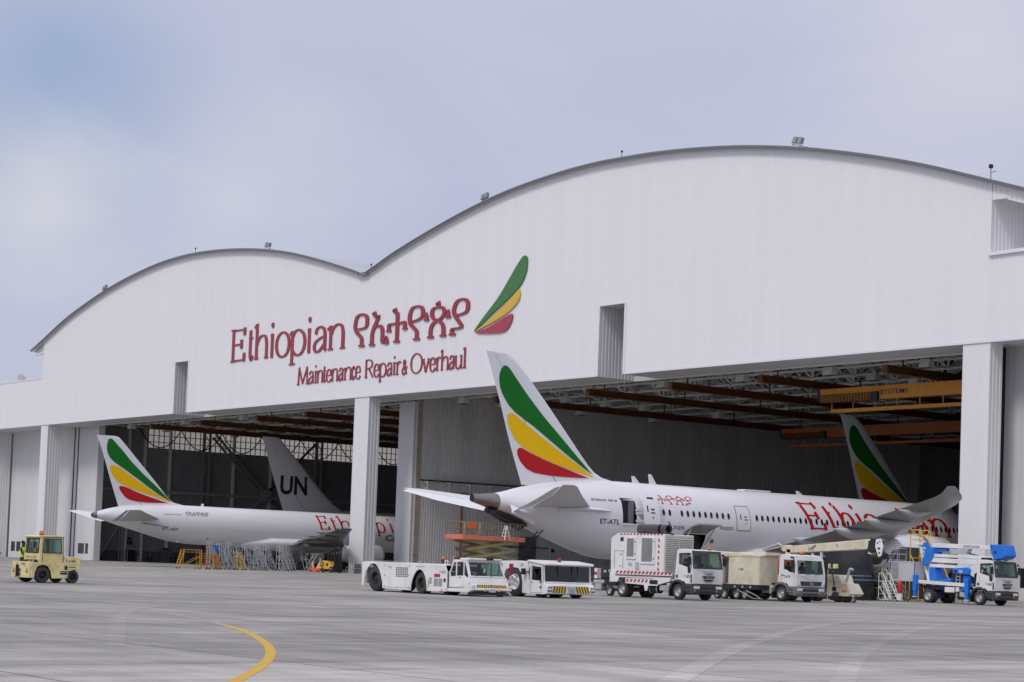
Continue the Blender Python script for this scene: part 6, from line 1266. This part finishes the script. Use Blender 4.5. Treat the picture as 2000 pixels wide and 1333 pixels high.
b = MB(); b.prism([(-1.95, 1.045), (-.15, 1.045), (-.25, 1.2), (-1.0, 1.2), (-1.9, 1.16)], 'y', -.42, -.24); hb_ = b.build('hose_tray', black, TU); b = MB()
for x in (-.95, -.8, -.5, -.35): b.add([(x, -.425, 1.06), (x+.07, -.425, 1.06), (x+.14, -.425, 1.19), (x+.07, -.425, 1.19)], [(0, 1, 2, 3)])
b.build('stripe', clothw, hb_)
b = MB(); b.box(.002, .008, 1.24, 2.0, .98, .99); b.box(.002, .02, .95, 1.9, .60, .64); b.box(.002, .02, 1.18, 1.34, .72, .92); b.box(.002, .008, .95, 1.35, .46, .56); b.box(.002, .008, 1.4, 1.8, .84, .88); b.build('side_trim', ink, sdp)
quad_text('T-6180', (.006, 1.22, 1.10), (0, 1, 0), (0, 0, 1), .55, .14, ink, sdp)
seat(TU, -1.4, .2, 1.1); b = MB(); b.box(-1.9, -.25, .85, 1.08, 1.04, 1.5); b.build('dashboard', seatm, TU)
b = MB(); b.box(-2.55, -2.36, -.3, .3, .25, .32); b.build('side_step', chassis, TU)

# ---- movable stairs and ladders (climb along +x, width along y)
def stairs(name, label, cat, loc, rz, h, run, w, n, mr, mt_=None, rail=.9, plat=.5, group=None, legs=True, r=.022, hoop=False):
    t = thing(name, label, cat, loc, rz, group); mt_ = mt_ or mr
    for y in (-w/2, w/2):
        b = MB(); b.bar((0, y, .12), (run, y, h), .03, .07); b.build('side_rail', mr, t)
        b = MB(); b.path([(0, y, .15), (.02, y, rail*.9), (run, y, h+rail), (run+plat, y, h+rail), (run+plat, y, h)], r, 5)
        for k in (.33, .66, 1): b.tube((run*k, y, .12+(h-.12)*k), (run*k, y, .12+(h-.12)*k+rail), r*.8, 5)
        b.build('handrail', mr, t)
    for k in range(1, n):
        b = MB(); b.box(run*k/n-.02, run*k/n+.16, -w/2+.02, w/2-.02, .12+(h-.12)*k/n-.02, .12+(h-.12)*k/n+.02); b.build('tread', mt_, t)
    b = MB(); b.box(run, run+plat, -w/2, w/2, h-.04, h); b.build('platform', mt_, t)
    b = MB()
    for y in (-w/2, w/2):
        b.tube((run+plat, y, .1), (run+plat, y, h), r, 5); b.tube((run*.45, y, .1), (run+plat, y, h*.75), r, 5); b.bar((0, y, .11), (run+plat, y, .11), .04, .04)
        b.tube((run, y, h), (run*.75, y, .1), r*.9, 5)
        if hoop: b.tube((run+plat, y, h+rail), (run+plat, y, h+rail*.5), r, 5); b.tube((run, y, h+rail*.5), (run+plat, y, h+rail*.5), r, 5)
    for z in (h*.35, h*.7): b.tube((run+plat, -w/2, z), (run+plat, w/2, z), r, 5)
    if hoop: b.path([(run+plat, -w/2, h+rail), (run+plat, w/2, h+rail)], r)
    b.build('support_frame', mr, t)
    for x in (.08, run+plat-.05):
        for y in (-w/2, w/2): b = MB(); b.lathe([(-.02, .03), (-.02, .085), (.02, .085), (.02, .03)], (x, y, .085), 'y', 10); b.build('wheel', rubber, t)
    return t
GL_ = 'aluminium ladders parked in a row under the freighter'
lad = stairs('step_ladder', 'bare aluminium wheeled ladder, one of the row under the freighter', 'ladder', (-181, 98, 0), -pi/2, 2.15, 1.0, .6, 6, alu, rail=.5, plat=.25, group=GL_, r=.032)
rl = random.Random(5)
for i in range(13):
    y = 99.2+i*.80; x = -181.3+rl.uniform(-1.0, 1.1); o = lad if i == 0 else dup(lad, (0, 0, 0)); o.location = (x, y, gz(y)); o.rotation_euler = (0, 0, -pi/2+rl.uniform(-.12, .12)); k = rl.choice((.9, 1, 1, 1.08)); o.scale = (1, 1, k)
stairs('step_ladder', 'silver ladder with yellow steps, first past the blue disc', 'ladder', (-180.4, 98.8, gz(98.8)), -pi/2, 2.3, 1.0, .65, 8, alu, yelp, .6, .25)
lb = stairs('step_ladder', 'orange upright ladder with orange steps near the row\'s left end', 'ladder', (-180.9, 97.5, gz(97.5)), pi*.9, 1.6, .35, .62, 6, orly, orly, .4, .2)
o = stairs('work_platform', 'yellow two-ended work platform at the left end of the ladder row', 'platform', (-180.8, 94.3, gz(94.3)), pi/2, 1.75, .55, .7, 6, yelp, orly, .22, 1.8)
stairs('step_ladder', 'orange ladder leaning at the right foot of the yellow platform', 'ladder', (-180.2, 98.9, gz(98.9)), -pi/2+.2, 1.5, .8, .6, 6, orly, orly, .3, .3)
stairs('step_ladder', 'yellow-railed ladder halfway along the aluminium ladder row', 'ladder', (-179.7, 101.6, gz(101.6)), -pi/2, 1.5, .8, .6, 6, yelp, alu, .3, .3)
t = thing('sign_disc', 'round blue disc hung on the ladders at the row\'s left end', 'sign', (-180.6, 98.45, gz(98)+2.05)); b = MB(); b.lathe([(-.02, .38), (.02, .38)], (0, 0, 0), 'x', 20); b.build('disc', bluep, t); b = MB(); b.tube((0, 0, -.4), (0, 0, -2.0), .03); b.build('post', alu, t)
t = thing('folded_trestle', 'tilted grey folding trestle at the right end of the ladder row', 'trestle', (-181, 110.2, gz(110))); b = MB()
for s in (-.35, .35): b.path([(s, 1.0, 0), (s, -.8, 1.6), (s, -.4, .1), (s, .7, 1.9)], .03, 5)
for k in (.2, .5, .8): b.tube((-.35, 1-1.8*k, 1.6*k), (.35, 1-1.8*k, 1.6*k), .025, 5); b.tube((-.35, -.4+1.1*k, .1+1.8*k), (.35, -.4+1.1*k, .1+1.8*k), .025, 5)
b.build('frame', alu, t)
# right-hand access stairs under the wing
stairs('access_stairs', 'tall silver access stairs rising to the right under the wing', 'stairs', (-89.5, 98.0, gz(98)), .12, 2.7, 1.75, .8, 11, alu, alu, .75, .7, hoop=True)
stairs('access_stairs', 'low silver stairs in front of the tall silver ones', 'stairs', (-89.45, 96.6, gz(96.6)), .1, 1.3, .75, .7, 6, alu, alu, .55, .6, hoop=True)
stairs('access_stairs', 'tall yellow access stairs with a railed top platform under the wing', 'stairs', (-84.9, 100.6, gz(100.6)), pi, 4.1, 2.4, .9, 15, yelp, yelp, .62, .75, hoop=True, r=.03)
stairs('access_stairs', 'small white stairs beside the boom lorry\'s basket', 'stairs', (-85.3, 95.6, gz(95.6)), pi-.1, 1.3, .75, .6, 6, whitesteel, whitesteel, .5, .4)
stairs('access_stairs', 'pale yellow base frame stairs between the silver and white stairs', 'stairs', (-85.9, 97.2, gz(97.2)), pi-.2, 1.55, 1.5, .7, 6, mat('pale_yellow', (.55, .5, .22), .5), alu, .5, .5)
t = thing('fire_extinguisher', 'red fire extinguisher standing left of the boom lorry', 'extinguisher', (-84.75, 95.5, gz(95.5)))
b = MB(); b.lathe([(.55, .05), (.56, .16), (1.2, .16), (1.32, .08), (1.38, .04)], (0, 0, 0), 'z', 14); b.build('cylinder', redl, t, 40); b = MB(); b.box(-.15, .15, -.1, .1, .1, .55); b.bar((0, 0, 1.36), (.12, 0, 1.4), .04, .04); b.build('stand', whitep, t)
# ---- scissor lift under the tail cone (long side along y)
SL_ = thing('scissor_lift', 'orange-decked scissor lift raised under the airliner tail cone', 'scissor lift', (-113.0, 81.4, gz(84)))
b = MB(); b.box(-2.2, 0, 0, 5.5, 3.24, 3.32); b.box(-.03, .03, -.02, 1.45, 3.28, 3.62); b.box(-.03, .02, 1.47, 5.52, 3.26, 3.58); b.box(-2.25, -2.2, 0, 5.5, 3.26, 3.58); b.box(-2.2, 0, -.05, 0, 3.28, 3.62); b.box(-2.2, 0, 5.5, 5.55, 3.26, 3.58); b.build('platform', faded, SL_)
b = MB()
for x in (-.0, -2.2):
    for z in (4.05, 4.52): b.path([(x, .05, z), (x, 5.45, z)], .022, 5)
    for y in (.05, 1.45, 2.8, 4.1, 5.45): b.tube((x, y, 3.6), (x, y, 4.52), .03, 5)
b.path([(0, .05, 4.52), (-2.2, .05, 4.52)], .03, 5); b.path([(0, 5.45, 4.52), (-2.2, 5.45, 4.52)], .03, 5); gr_ = b.build('guard_rail', mat('rail_olive', (.26, .20, .07), .6, var=.3), SL_)
b = MB(); b.box(.03, .06, .28, 1.15, 4.05, 4.47); b.build('control_panel', orangep, SL_, bevel=.02); b = MB(); b.box(-.02, .04, 1.3, 1.5, 3.7, 4.5); b.box(-.02, .04, .02, .14, 3.6, 4.5); b.build('gate_post', olive, SL_)
b = MB()
for y in [1.7+.28*i for i in range(13)]: b.tube((0, y, 3.58), (0, y, 4.5), .014, 4)
b.build('mesh_guard', greysteel, SL_)
for x in (-.25, -1.95):
    zz_ = [.55, 1.25, 1.95, 2.6, 3.22]
    for a, c in zip(zz_, zz_[1:]):
        b = MB(); b.bar((x, .7, a), (x, 4.9, c), .10, .19); b.build('scissor_arm', olive, SL_); b = MB(); b.bar((x-.12, 4.9, a), (x-.12, .7, c), .10, .19); b.build('scissor_arm', olive, SL_)
b = MB(); b.box(-2.2, 0, .2, 5.3, .3, .6); b.build('base', faded, SL_, bevel=.03)
for y in (.9, 4.6):
    for x, f in ((-.15, 1), (-2.05, -1)): wheel(SL_, x, y, .32, .25, ax='x', face=f, rim=olive)
b = MB(); b.tube((-.6, 3.0, .6), (-.6, 1.6, 2.0), .07, 8); b.build('lift_cylinder', alu, SL_)
t = thing('step_ladder', 'small white A-frame ladder standing on the scissor lift deck', 'ladder', (-112.85, 85.05, gz(84)+3.34))
b = MB()
for s in (-.22, .22): b.bar((s, -.25, 0), (s*.5, 0, 1.05), .06, .04); b.bar((s, .25, 0), (s*.5, 0, 1.05), .06, .04)
b.build('ladder_frame', whitep, t)
for k in (.25, .5, .75):
    b = MB(); b.bar((-.2, -.25+.25*k, 1.05*k), (.2, -.25+.25*k, 1.05*k), .05, .03); b.bar((.1, -.25+.25*k, 1.05*k), (.1, .25-.25*k, 1.05*k), .04, .03); b.build('step', whitep, t)
t = thing('leaning_ladder', 'dark ladder leaning from the scissor lift up to the fuselage', 'ladder', (-113.6, 86.9, gz(84)+2.2))
b = MB()
for x in (-.25, .25): b.bar((x, 0, 0), (x, 2.2, 2.3), .05, .06)
b.build('rail', chassis, t)
for k in range(1, 9): b = MB(); b.tube((-.25, 2.2*k/9, 2.3*k/9), (.25, 2.2*k/9, 2.3*k/9), .03, 5); b.build('rung', chassis, t)
# ---- forklift, pallet truck, crates
FK = thing('forklift', 'yellow forklift with black mast beside the white middle column', 'forklift', (-175.2, 109.0, gz(109)))
b = MB(); b.prism([(-1.75, .35), (.55, .35), (.62, .75), (.1, .8), (-.2, 1.15), (-1.3, 1.25), (-1.85, 1.05), (-1.95, .6)], 'y', 0, 1.15); bd = b.build('body', mat('forklift_yellow', (.70, .42, .02), .45, var=.1), FK, bevel=.06)
b = MB(); b.box(-1.6, -1.0, -.012, -.001, .62, 1.1); b.box(-.5, -.1, -.012, -.001, .7, 1.0); b.build('side_panel', chassis, bd); b = MB(); b.box(-1.45, -1.2, -.02, -.013, .78, .98); b.build('placard', clothw, bd)
b = MB(); b.path([(-1.3, .1, 1.2), (-1.25, .1, 2.25), (.2, .1, 2.2), (.5, .1, .8)], .04); b.path([(-1.3, 1.05, 1.2), (-1.25, 1.05, 2.25), (.2, 1.05, 2.2), (.5, 1.05, .8)], .04)
for k in range(5): b.tube((-1.25+k*.36, .1, 2.24), (-1.25+k*.36, 1.05, 2.24), .03, 5)
b.build('overhead_guard', chassis, FK)
b = MB(); b.box(.75, .9, .15, .3, .1, 3.0); b.box(.75, .9, .85, 1.0, .1, 3.0); b.box(.78, .88, .3, .85, 2.8, 2.95); b.box(.78, .88, .3, .85, 1.4, 1.55); b.tube((.82, .57, .2), (.82, .57, 2.6), .06); b.box(.92, 1.0, .05, 1.1, .1, 1.2); b.box(1.0, 2.0, .2, .32, .06, .1); b.box(1.0, 2.0, .82, .94, .06, .1); b.build('mast', chassis, FK)
for x, r in ((-1.2, .28), (.45, .34)):
    for y, f in ((.08, -1), (1.07, 1)): wheel(FK, x, y, r, .22, chassis, face=f)
seat(FK, -.55, .57, 1.15); steering(FK, .0, .57, 1.45)
PT = thing('pallet_truck', 'orange pallet truck with pale end boards left of the forklift', 'pallet truck', (-178.9, 108.9, gz(109)))
b = MB(); b.box(0, 2.0, 0, 1.2, .12, .42); b.build('deck', mat('bright_orange', (.75, .13, .015), .5), PT, bevel=.03); b = MB(); b.prism([(.15, .42), (.4, .42), (.35, 1.15), (.2, 1.15)], 'y', .2, .35); b.prism([(1.0, .42), (1.75, .42), (1.75, 1.05), (1.6, 1.05)], 'y', .2, .5); b.box(1.55, 1.65, .3, .4, 1.0, 1.5); b.build('end_board', mat('pale_board', (.62, .45, .33), .7), PT)
for x in (.3, 1.7): b = MB(); b.lathe([(-.05, .12), (.05, .12)], (x, .05, .12), 'y', 12); b.build('wheel', rubber, PT)
CR = thing('crate', 'lower grey crate of the pair at the middle column\'s foot', 'crate', (-171.6, 109.2, gz(109)))
b = MB(); b.box(0, 1.0, 0, .8, .05, .5); b.build('box', greypl, CR, bevel=.02); b = MB()
for x in (.1, .45, .8): b.box(x, x+.12, -.03, 0, .0, .52)
for z in (.1, .3): b.box(0, 1.0, -.02, 0, z, z+.05)
b.build('slat', alu, CR)
dup(CR, (-171.55, 109.2, gz(109)+.52), label='upper grey crate of the pair at the middle column\'s foot')
t = thing('guard_rail', 'small yellow guard rail right of the middle column\'s foot', 'rail', (-185.4, 118.6, gz(118.6))); b = MB(); b.path([(-1.5, 0, 0), (-1.5, 0, .55), (1.6, 0, .55), (1.6, 0, 0)], .06, 6); b.build('rail', mat('dull_yellow', (.45, .38, .12), .6), t)
# ---- tarpaulin-covered engine stand and bits under the wing
t = thing('covered_stand', 'big dark tarpaulin-covered stand in shade under the cream boom', 'tarpaulin', (-89.6, 95.4, gz(95.4)))
b = MB(); rt = random.Random(11); nx, nz = 22, 9; rings = []
for j in range(nz+1):
    f = j/nz; z = 3.1*f; k = 1-.25*f**3; ring = []
    for i in range(nx):
        a = 2*pi*i/nx; wv = 1+.06*sin(a*7+j*.4)+rt.uniform(-.03, .03); ring.append((2.5*cos(a)*k*wv, 1.5*sin(a)*k*wv, z+(.25*sin(a*3) if j == nz else 0)))
    rings.append(ring)
b.loft(rings); b.build('tarpaulin_sheet', tarp, t, smooth=60); b = MB(); b.box(-1.6, 1.6, -1.2, 1.2, .05, .3); b.build('stand', chassis, t)
t = thing('work_light', 'twin pale yellow work lights on a stand behind the white lorry', 'work light', (-86.75, 91.0, gz(91)))
b = MB(); b.tube((0, 0, 0), (0, 0, 2.0), .03, 6); b.bar((-.05, 0, 2.0), (.75, 0, 2.05), .05, .05); b.path([(-.4, 0, 0), (0, 0, .6), (.4, 0, 0)], .02); b.build('stand', greysteel, t)
for x in (0, .65): b = MB(); b.box(x-.16, x+.16, -.1, .08, 2.0, 2.28); b.build('lamp_head', mat('lamp_yellow', (.62, .64, .25), .5), t, bevel=.03)
t = thing('tool_trolley', 'blue-trayed tool trolley in the shade behind the white lorry', 'trolley', (-86.6, 92.5, gz(92.5)))
b = MB(); b.box(0, 1.5, 0, .7, 1.55, 1.62); b.box(.1, 2.0, 0, .7, 1.3, 1.36); b.build('tray', mat('tray_blue', (.12, .18, .28), .4), t); b = MB()
for x in (.1, 1.4):
    for y in (.05, .65): b.tube((x, y, 0), (x, y, 1.55), .03, 5)
b.build('leg', chassis, t)
t = thing('equipment_cover', 'dark rounded cover behind the yellow access stairs', 'cover', (-91.0, 103.2, gz(103)))
b = MB(); b.lathe([(-1.2, .2), (-1.0, 1.0), (-.3, 1.25), (.9, 1.2), (1.3, .7), (1.35, .1)], (0, 0, 2.4), 'x', 18); b.build('cover', tarp, t, 50); b = MB(); b.box(-1, 1, -.6, .6, 0, 1.6); b.build('cradle', chassis, t)
t = thing('reel_cart', 'black hose reel cart between the silver and yellow stairs', 'hose reel', (-87.7, 96.3, gz(96.3)))
b = MB(); b.lathe([(-.25, .45), (-.22, .5), (-.2, .36), (.2, .36), (.22, .5), (.25, .45)], (0, 0, 1.35), 'y', 20); b.build('reel', rubber, t, 40); b = MB(); b.box(-.5, .5, -.3, .3, .2, .8); b.path([(-.4, 0, .8), (0, 0, 1.35), (.4, 0, .8)], .04); b.build('cart', chassis, t)
t = thing('tubular_rack', 'orange-based tubular frame seen through the boom lorry', 'frame', (-83.6, 100.2, gz(100)))
b = MB(); b.box(0, 1.0, 0, .8, 1.42, 1.85); b.build('panel', orangep, t); b = MB()
for x in (0, .5, 1.0): b.tube((x, 0, 0), (x, 0, 2.4), .03, 5)
b.tube((0, 0, 2.4), (1, 0, 2.4), .03, 5); b.build('frame', faded, t)
# ---- things along the left bay's wall
def cabinet(x, y, w, d, h, label, mt, extra=None):
    t = thing('cabinet', label, 'cabinet', (x, y, 0)); b = MB(); b.box(0, d, 0, w, .06, h); bd = b.build('body', mt, t, bevel=.02); b = MB(); b.box(d, d+.012, w*.5-.01, w*.5+.01, .1, h-.05); b.box(d, d+.03, w*.42, w*.46, h*.5, h*.62); b.build('door_seam', ink, bd)
    if extra: b = MB(); b.box(.1, d-.1, w*.25, w*.75, h, h+extra); b.build('top_box', black, t)
    return t
cabinet(-274.6, 140.1, 1.75, .8, 2.0, 'tall grey cabinet by the left bay wall, with a small black box on top', mat('cabinet_grey', (.15, .155, .165), .6), .25)
cabinet(-274.6, 134.3, 1.3, .8, 1.9, 'dark cabinet behind the white frame by the left bay wall', chassis)
cabinet(-274.6, 148.8, 2.2, .8, 1.3, 'low dark cabinet against the left wall behind the yellow platform', chassis)
t = thing('frame_stand', 'white tubular frame by the left bay wall', 'frame', (-273.4, 134.0, 0)); b = MB(); b.path([(0, 0, 0), (0, .1, 1.9), (0, 1.7, 1.9)], .04); b.path([(0, 1.9, 0), (0, 1.75, .9)], .04); b.path([(0, -.15, 0), (0, .1, .8)], .03); b.build('frame', whitesteel, t)
for y, lab in ((137.7, 'black bin trolley right of the wall stud in the left bay'), (141.6, 'black barrel trolley right of the grey cabinet')):
    t = thing('bin_trolley', lab, 'trolley', (-273.2, y, 0)); b = MB(); b.lathe([(.1, .32), (.9, .36), (.95, .3)], (0, 0, 0), 'z', 14); b.build('bin', black, t, 40); b = MB(); b.path([(.36, -.1, .1), (.4, -.1, 1.1), (.4, .15, 1.1)], .03); b.build('handle', alu, t); 
    for yy in (-.3, .3): b = MB(); b.lathe([(-.05, .1), (.05, .1)], (.2, yy, .1), 'y', 10); b.build('wheel', rubber, t)
t = thing('wall_stairs', 'steel stairs climbing the left bay wall beside the sliding doors', 'stairs', (-272.5, 127.5, 0)); b = MB()
for x in (0, .9): b.bar((x, .6, 0), (x, 4.6, 6.2), .06, .25); b.path([(x, .6, 1.0), (x, 4.6, 7.2), (x, 7.2, 7.2)], .04); b.tube((x, 4.7, 0), (x, 4.7, 6.2), .08)
b.box(-.05, .95, 4.6, 7.4, 6.15, 6.25); b.build('frame', greysteel, t)
for k in range(1, 14): b = MB(); b.box(0, .9, .6+4*k/14, .85+4*k/14, 6.2*k/14-.03, 6.2*k/14); b.build('tread', greysteel, t)
t = thing('wall_sign', 'small black board on the left bay wall above the white frame', 'board', (-274.88, 134.5, 2.6)); b = MB(); b.box(0, .05, 0, 1.0, 0, .6); b.box(0, .05, .05, .95, .75, 1.1); b.build('board', black, t); b = MB(); b.box(.05, .06, .4, .6, .2, .4); b.build('face', greypl, t)
t = thing('flat_cart', 'low dark cart by the doors at the far left edge', 'cart', (-299.6, 123.2, 0)); b = MB(); b.box(-1.6, 1.6, 0, 1.0, .5, .65); b.box(-1.6, -1.5, 0, 1.0, .65, 1.1); b.build('deck', chassis, t)
for x in (-1.1, 1.1): b = MB(); b.lathe([(-.06, .25), (.06, .25)], (x, .05, .25), 'y', 14); b.build('wheel', rubber, t)

# ---- people
def person(label, loc, rz, pose, top_m, leg_m, vest=None, hat=None, scale=1.):
    """faces +y before rotation"""
    V, E, R = [], [], []
    def v(p, r, par=None):
        V.append(p); R.append(r); i = len(V)-1
        if par is not None: E.append((par, i))
        return i
    sit = pose == 'sit'; hz = .95
    pel = v((0, 0, hz), .125); sp = v((0, .01, hz+.22), .13, pel); ch = v((0, .0, hz+.42), .145, sp); nk = v((0, .0, hz+.56), .06, ch); hd0 = v((0, .015, hz+.64), .072, nk); hd = v((0, .02, hz+.73), .092, hd0); v((0, .01, hz+.80), .07, hd)
    hands = []
    for s in (-1, 1):
        hip = v((s*.10, 0, hz-.05), .095, pel)
        if sit: kn = v((s*.13, .42, hz-.05), .068, hip); an = v((s*.13, .45, hz-.45), .045, kn); v((s*.13, .6, hz-.5), .035, an)
        else: kn = v((s*.11, .03, hz-.47), .065, hip); an = v((s*.12, -.01, hz-.86), .045, kn); v((s*.13, .14, hz-.91), .036, an)
        sh = v((s*.19, 0, hz+.46), .062, ch)
        if pose == 'reach' or sit: el = v((s*.25, .12, hz+.20), .046, sh); wr = v((s*.18, .36, hz+.24), .03, el); d = Vector((0, .09, .0))
        else: el = v((s*.25, -.02, hz+.17), .046, sh); wr = v((s*.25, .06, hz-.07), .03, el); d = Vector((0, .02, -.09))
        pm = Vector(V[wr])+d*.6; p = v(tuple(pm), .032, wr); sidev = Vector((1, 0, 0)) if True else None
        for k, ln in enumerate((.065, .078, .074, .058)):
            q = pm+Vector((-s*(-.030+.02*k), 0, 0))*-1; q1 = q+d.normalized()*ln*.55; q2 = q1+d.normalized()*ln*.4+Vector((0, .012, -.012)); a_ = v(tuple(q1), .0095, p); v(tuple(q2), .008, a_)
        th = pm+Vector((-s*.045, .02, .0)); v(tuple(th), .010, p); hands.append(tuple(pm))
    me = bpy.data.meshes.new('person'); me.from_pydata([tuple(c*scale for c in p) for p in V], E, []); ob = bpy.data.objects.new('person', me); C.objects.link(ob)
    md = ob.modifiers.new('skin', 'SKIN'); md.use_smooth_shade = True
    for i, sv in enumerate(me.skin_vertices[0].data): sv.radius = (R[i]*scale*(1.18 if i in (0, 1, 2) else 1), R[i]*scale*(.82 if i in (0, 1, 2) else 1))
    ob.modifiers.new('sub', 'SUBSURF').levels = 1
    dg = bpy.context.evaluated_depsgraph_get(); dg.update(); m2 = bpy.data.meshes.new_from_object(ob.evaluated_get(dg)); ob.modifiers.clear(); ob.data = m2; bpy.data.meshes.remove(me); m2.name = 'person'; m2.materials.clear()
    for mt in (skin, top_m, leg_m, black): m2.materials.append(mt)
    for p in m2.polygons:
        c = p.center/scale; p.use_smooth = True
        nearhand = min((c-Vector(h)).length for h in hands) < .115
        p.material_index = 0 if (c.z > hz+.55 or nearhand) else (1 if c.z > hz+.02 and not (sit and c.y > .25 and c.z < hz+.1) else (2 if not ((c.z < hz-.83) or (sit and c.z < hz-.42)) else 3))
    ob.location = loc; ob.rotation_euler = (0, 0, rz); ob['label'] = label; ob['category'] = 'person'
    def kid(mb, nm, mt): mb.v = [tuple(c*scale for c in p) for p in mb.v]; return mb.build(nm, mt, ob, smooth=50)
    if vest:
        b = MB(); b.loft([[(rx*cos(2*pi*i/18), ry*sin(2*pi*i/18)+.005, z) for i in range(18)] for rx, ry, z in ((.185, .15, hz+.0), (.18, .145, hz+.2), (.205, .155, hz+.38), (.16, .12, hz+.5), (.10, .09, hz+.53))], cap=False); kid(b, 'vest', vest)
        b = MB(); b.loft([[(rx*cos(2*pi*i/18), ry*sin(2*pi*i/18)+.005, z) for i in range(18)] for rx, ry, z in ((.189, .154, hz+.12), (.187, .152, hz+.17))], cap=False); kid(b, 'reflective_band', mat('reflective', (.6, .6, .58), .3))
    b = MB(); zc = hz+.77; hm = hat or cloth
    b.loft([[(r*cos(2*pi*i/14), r*1.1*sin(2*pi*i/14)+.0, z) for i in range(14)] for r, z in ((.098, zc-.01), (.097, zc+.04), (.075, zc+.09), (.03, zc+.115))]); kid(b, 'helmet' if hat else 'hair', hm)
    if hat: b = MB(); b.box(-.08, .08, .08, .17, zc-.01, zc+.005); kid(b, 'helmet_brim', hat)
    b = MB()
    for s in (-1, 1): b.ball((s*.033, .098, hz+.735), .012, 6)
    b.box(-.03, .03, .10, .108, hz+.665, hz+.675); kid(b, 'eyes_and_mouth', ink)
    b = MB(); b.prism([(.095, hz+.70), (.128, hz+.70), (.1, hz+.74)], 'x', -.014, .014)
    for s in (-1, 1): b.box(s*.092-.008, s*.092+.008, -.01, .025, hz+.69, hz+.745)
    kid(b, 'nose_and_ears', skin); return ob
gt = gz(42.2)
person('person in dark clothes and yellow vest riding on the step of the cream tug', (-95.62-2.62, 42.17-.05, gt+.33), -.9, 'reach', cloth, cloth, hiviz)
person('driver in yellow vest seated inside the cream tug cab', (-95.62-1.42, 42.3, gt+.30), 0, 'sit', cloth, cloth, hiviz)
person('person in pale shirt seated beside the driver inside the cream tug', (-95.62-.72, 42.3, gt+.28), .2, 'sit', clothw, cloth)
p = atY(866, 1100, 62.2); person('person in red overalls and orange helmet behind the long white tractor', (p.x, 62.2, gz(62.2)), 2.6, 'reach', clothr, clothr, None, helm, 1.08)
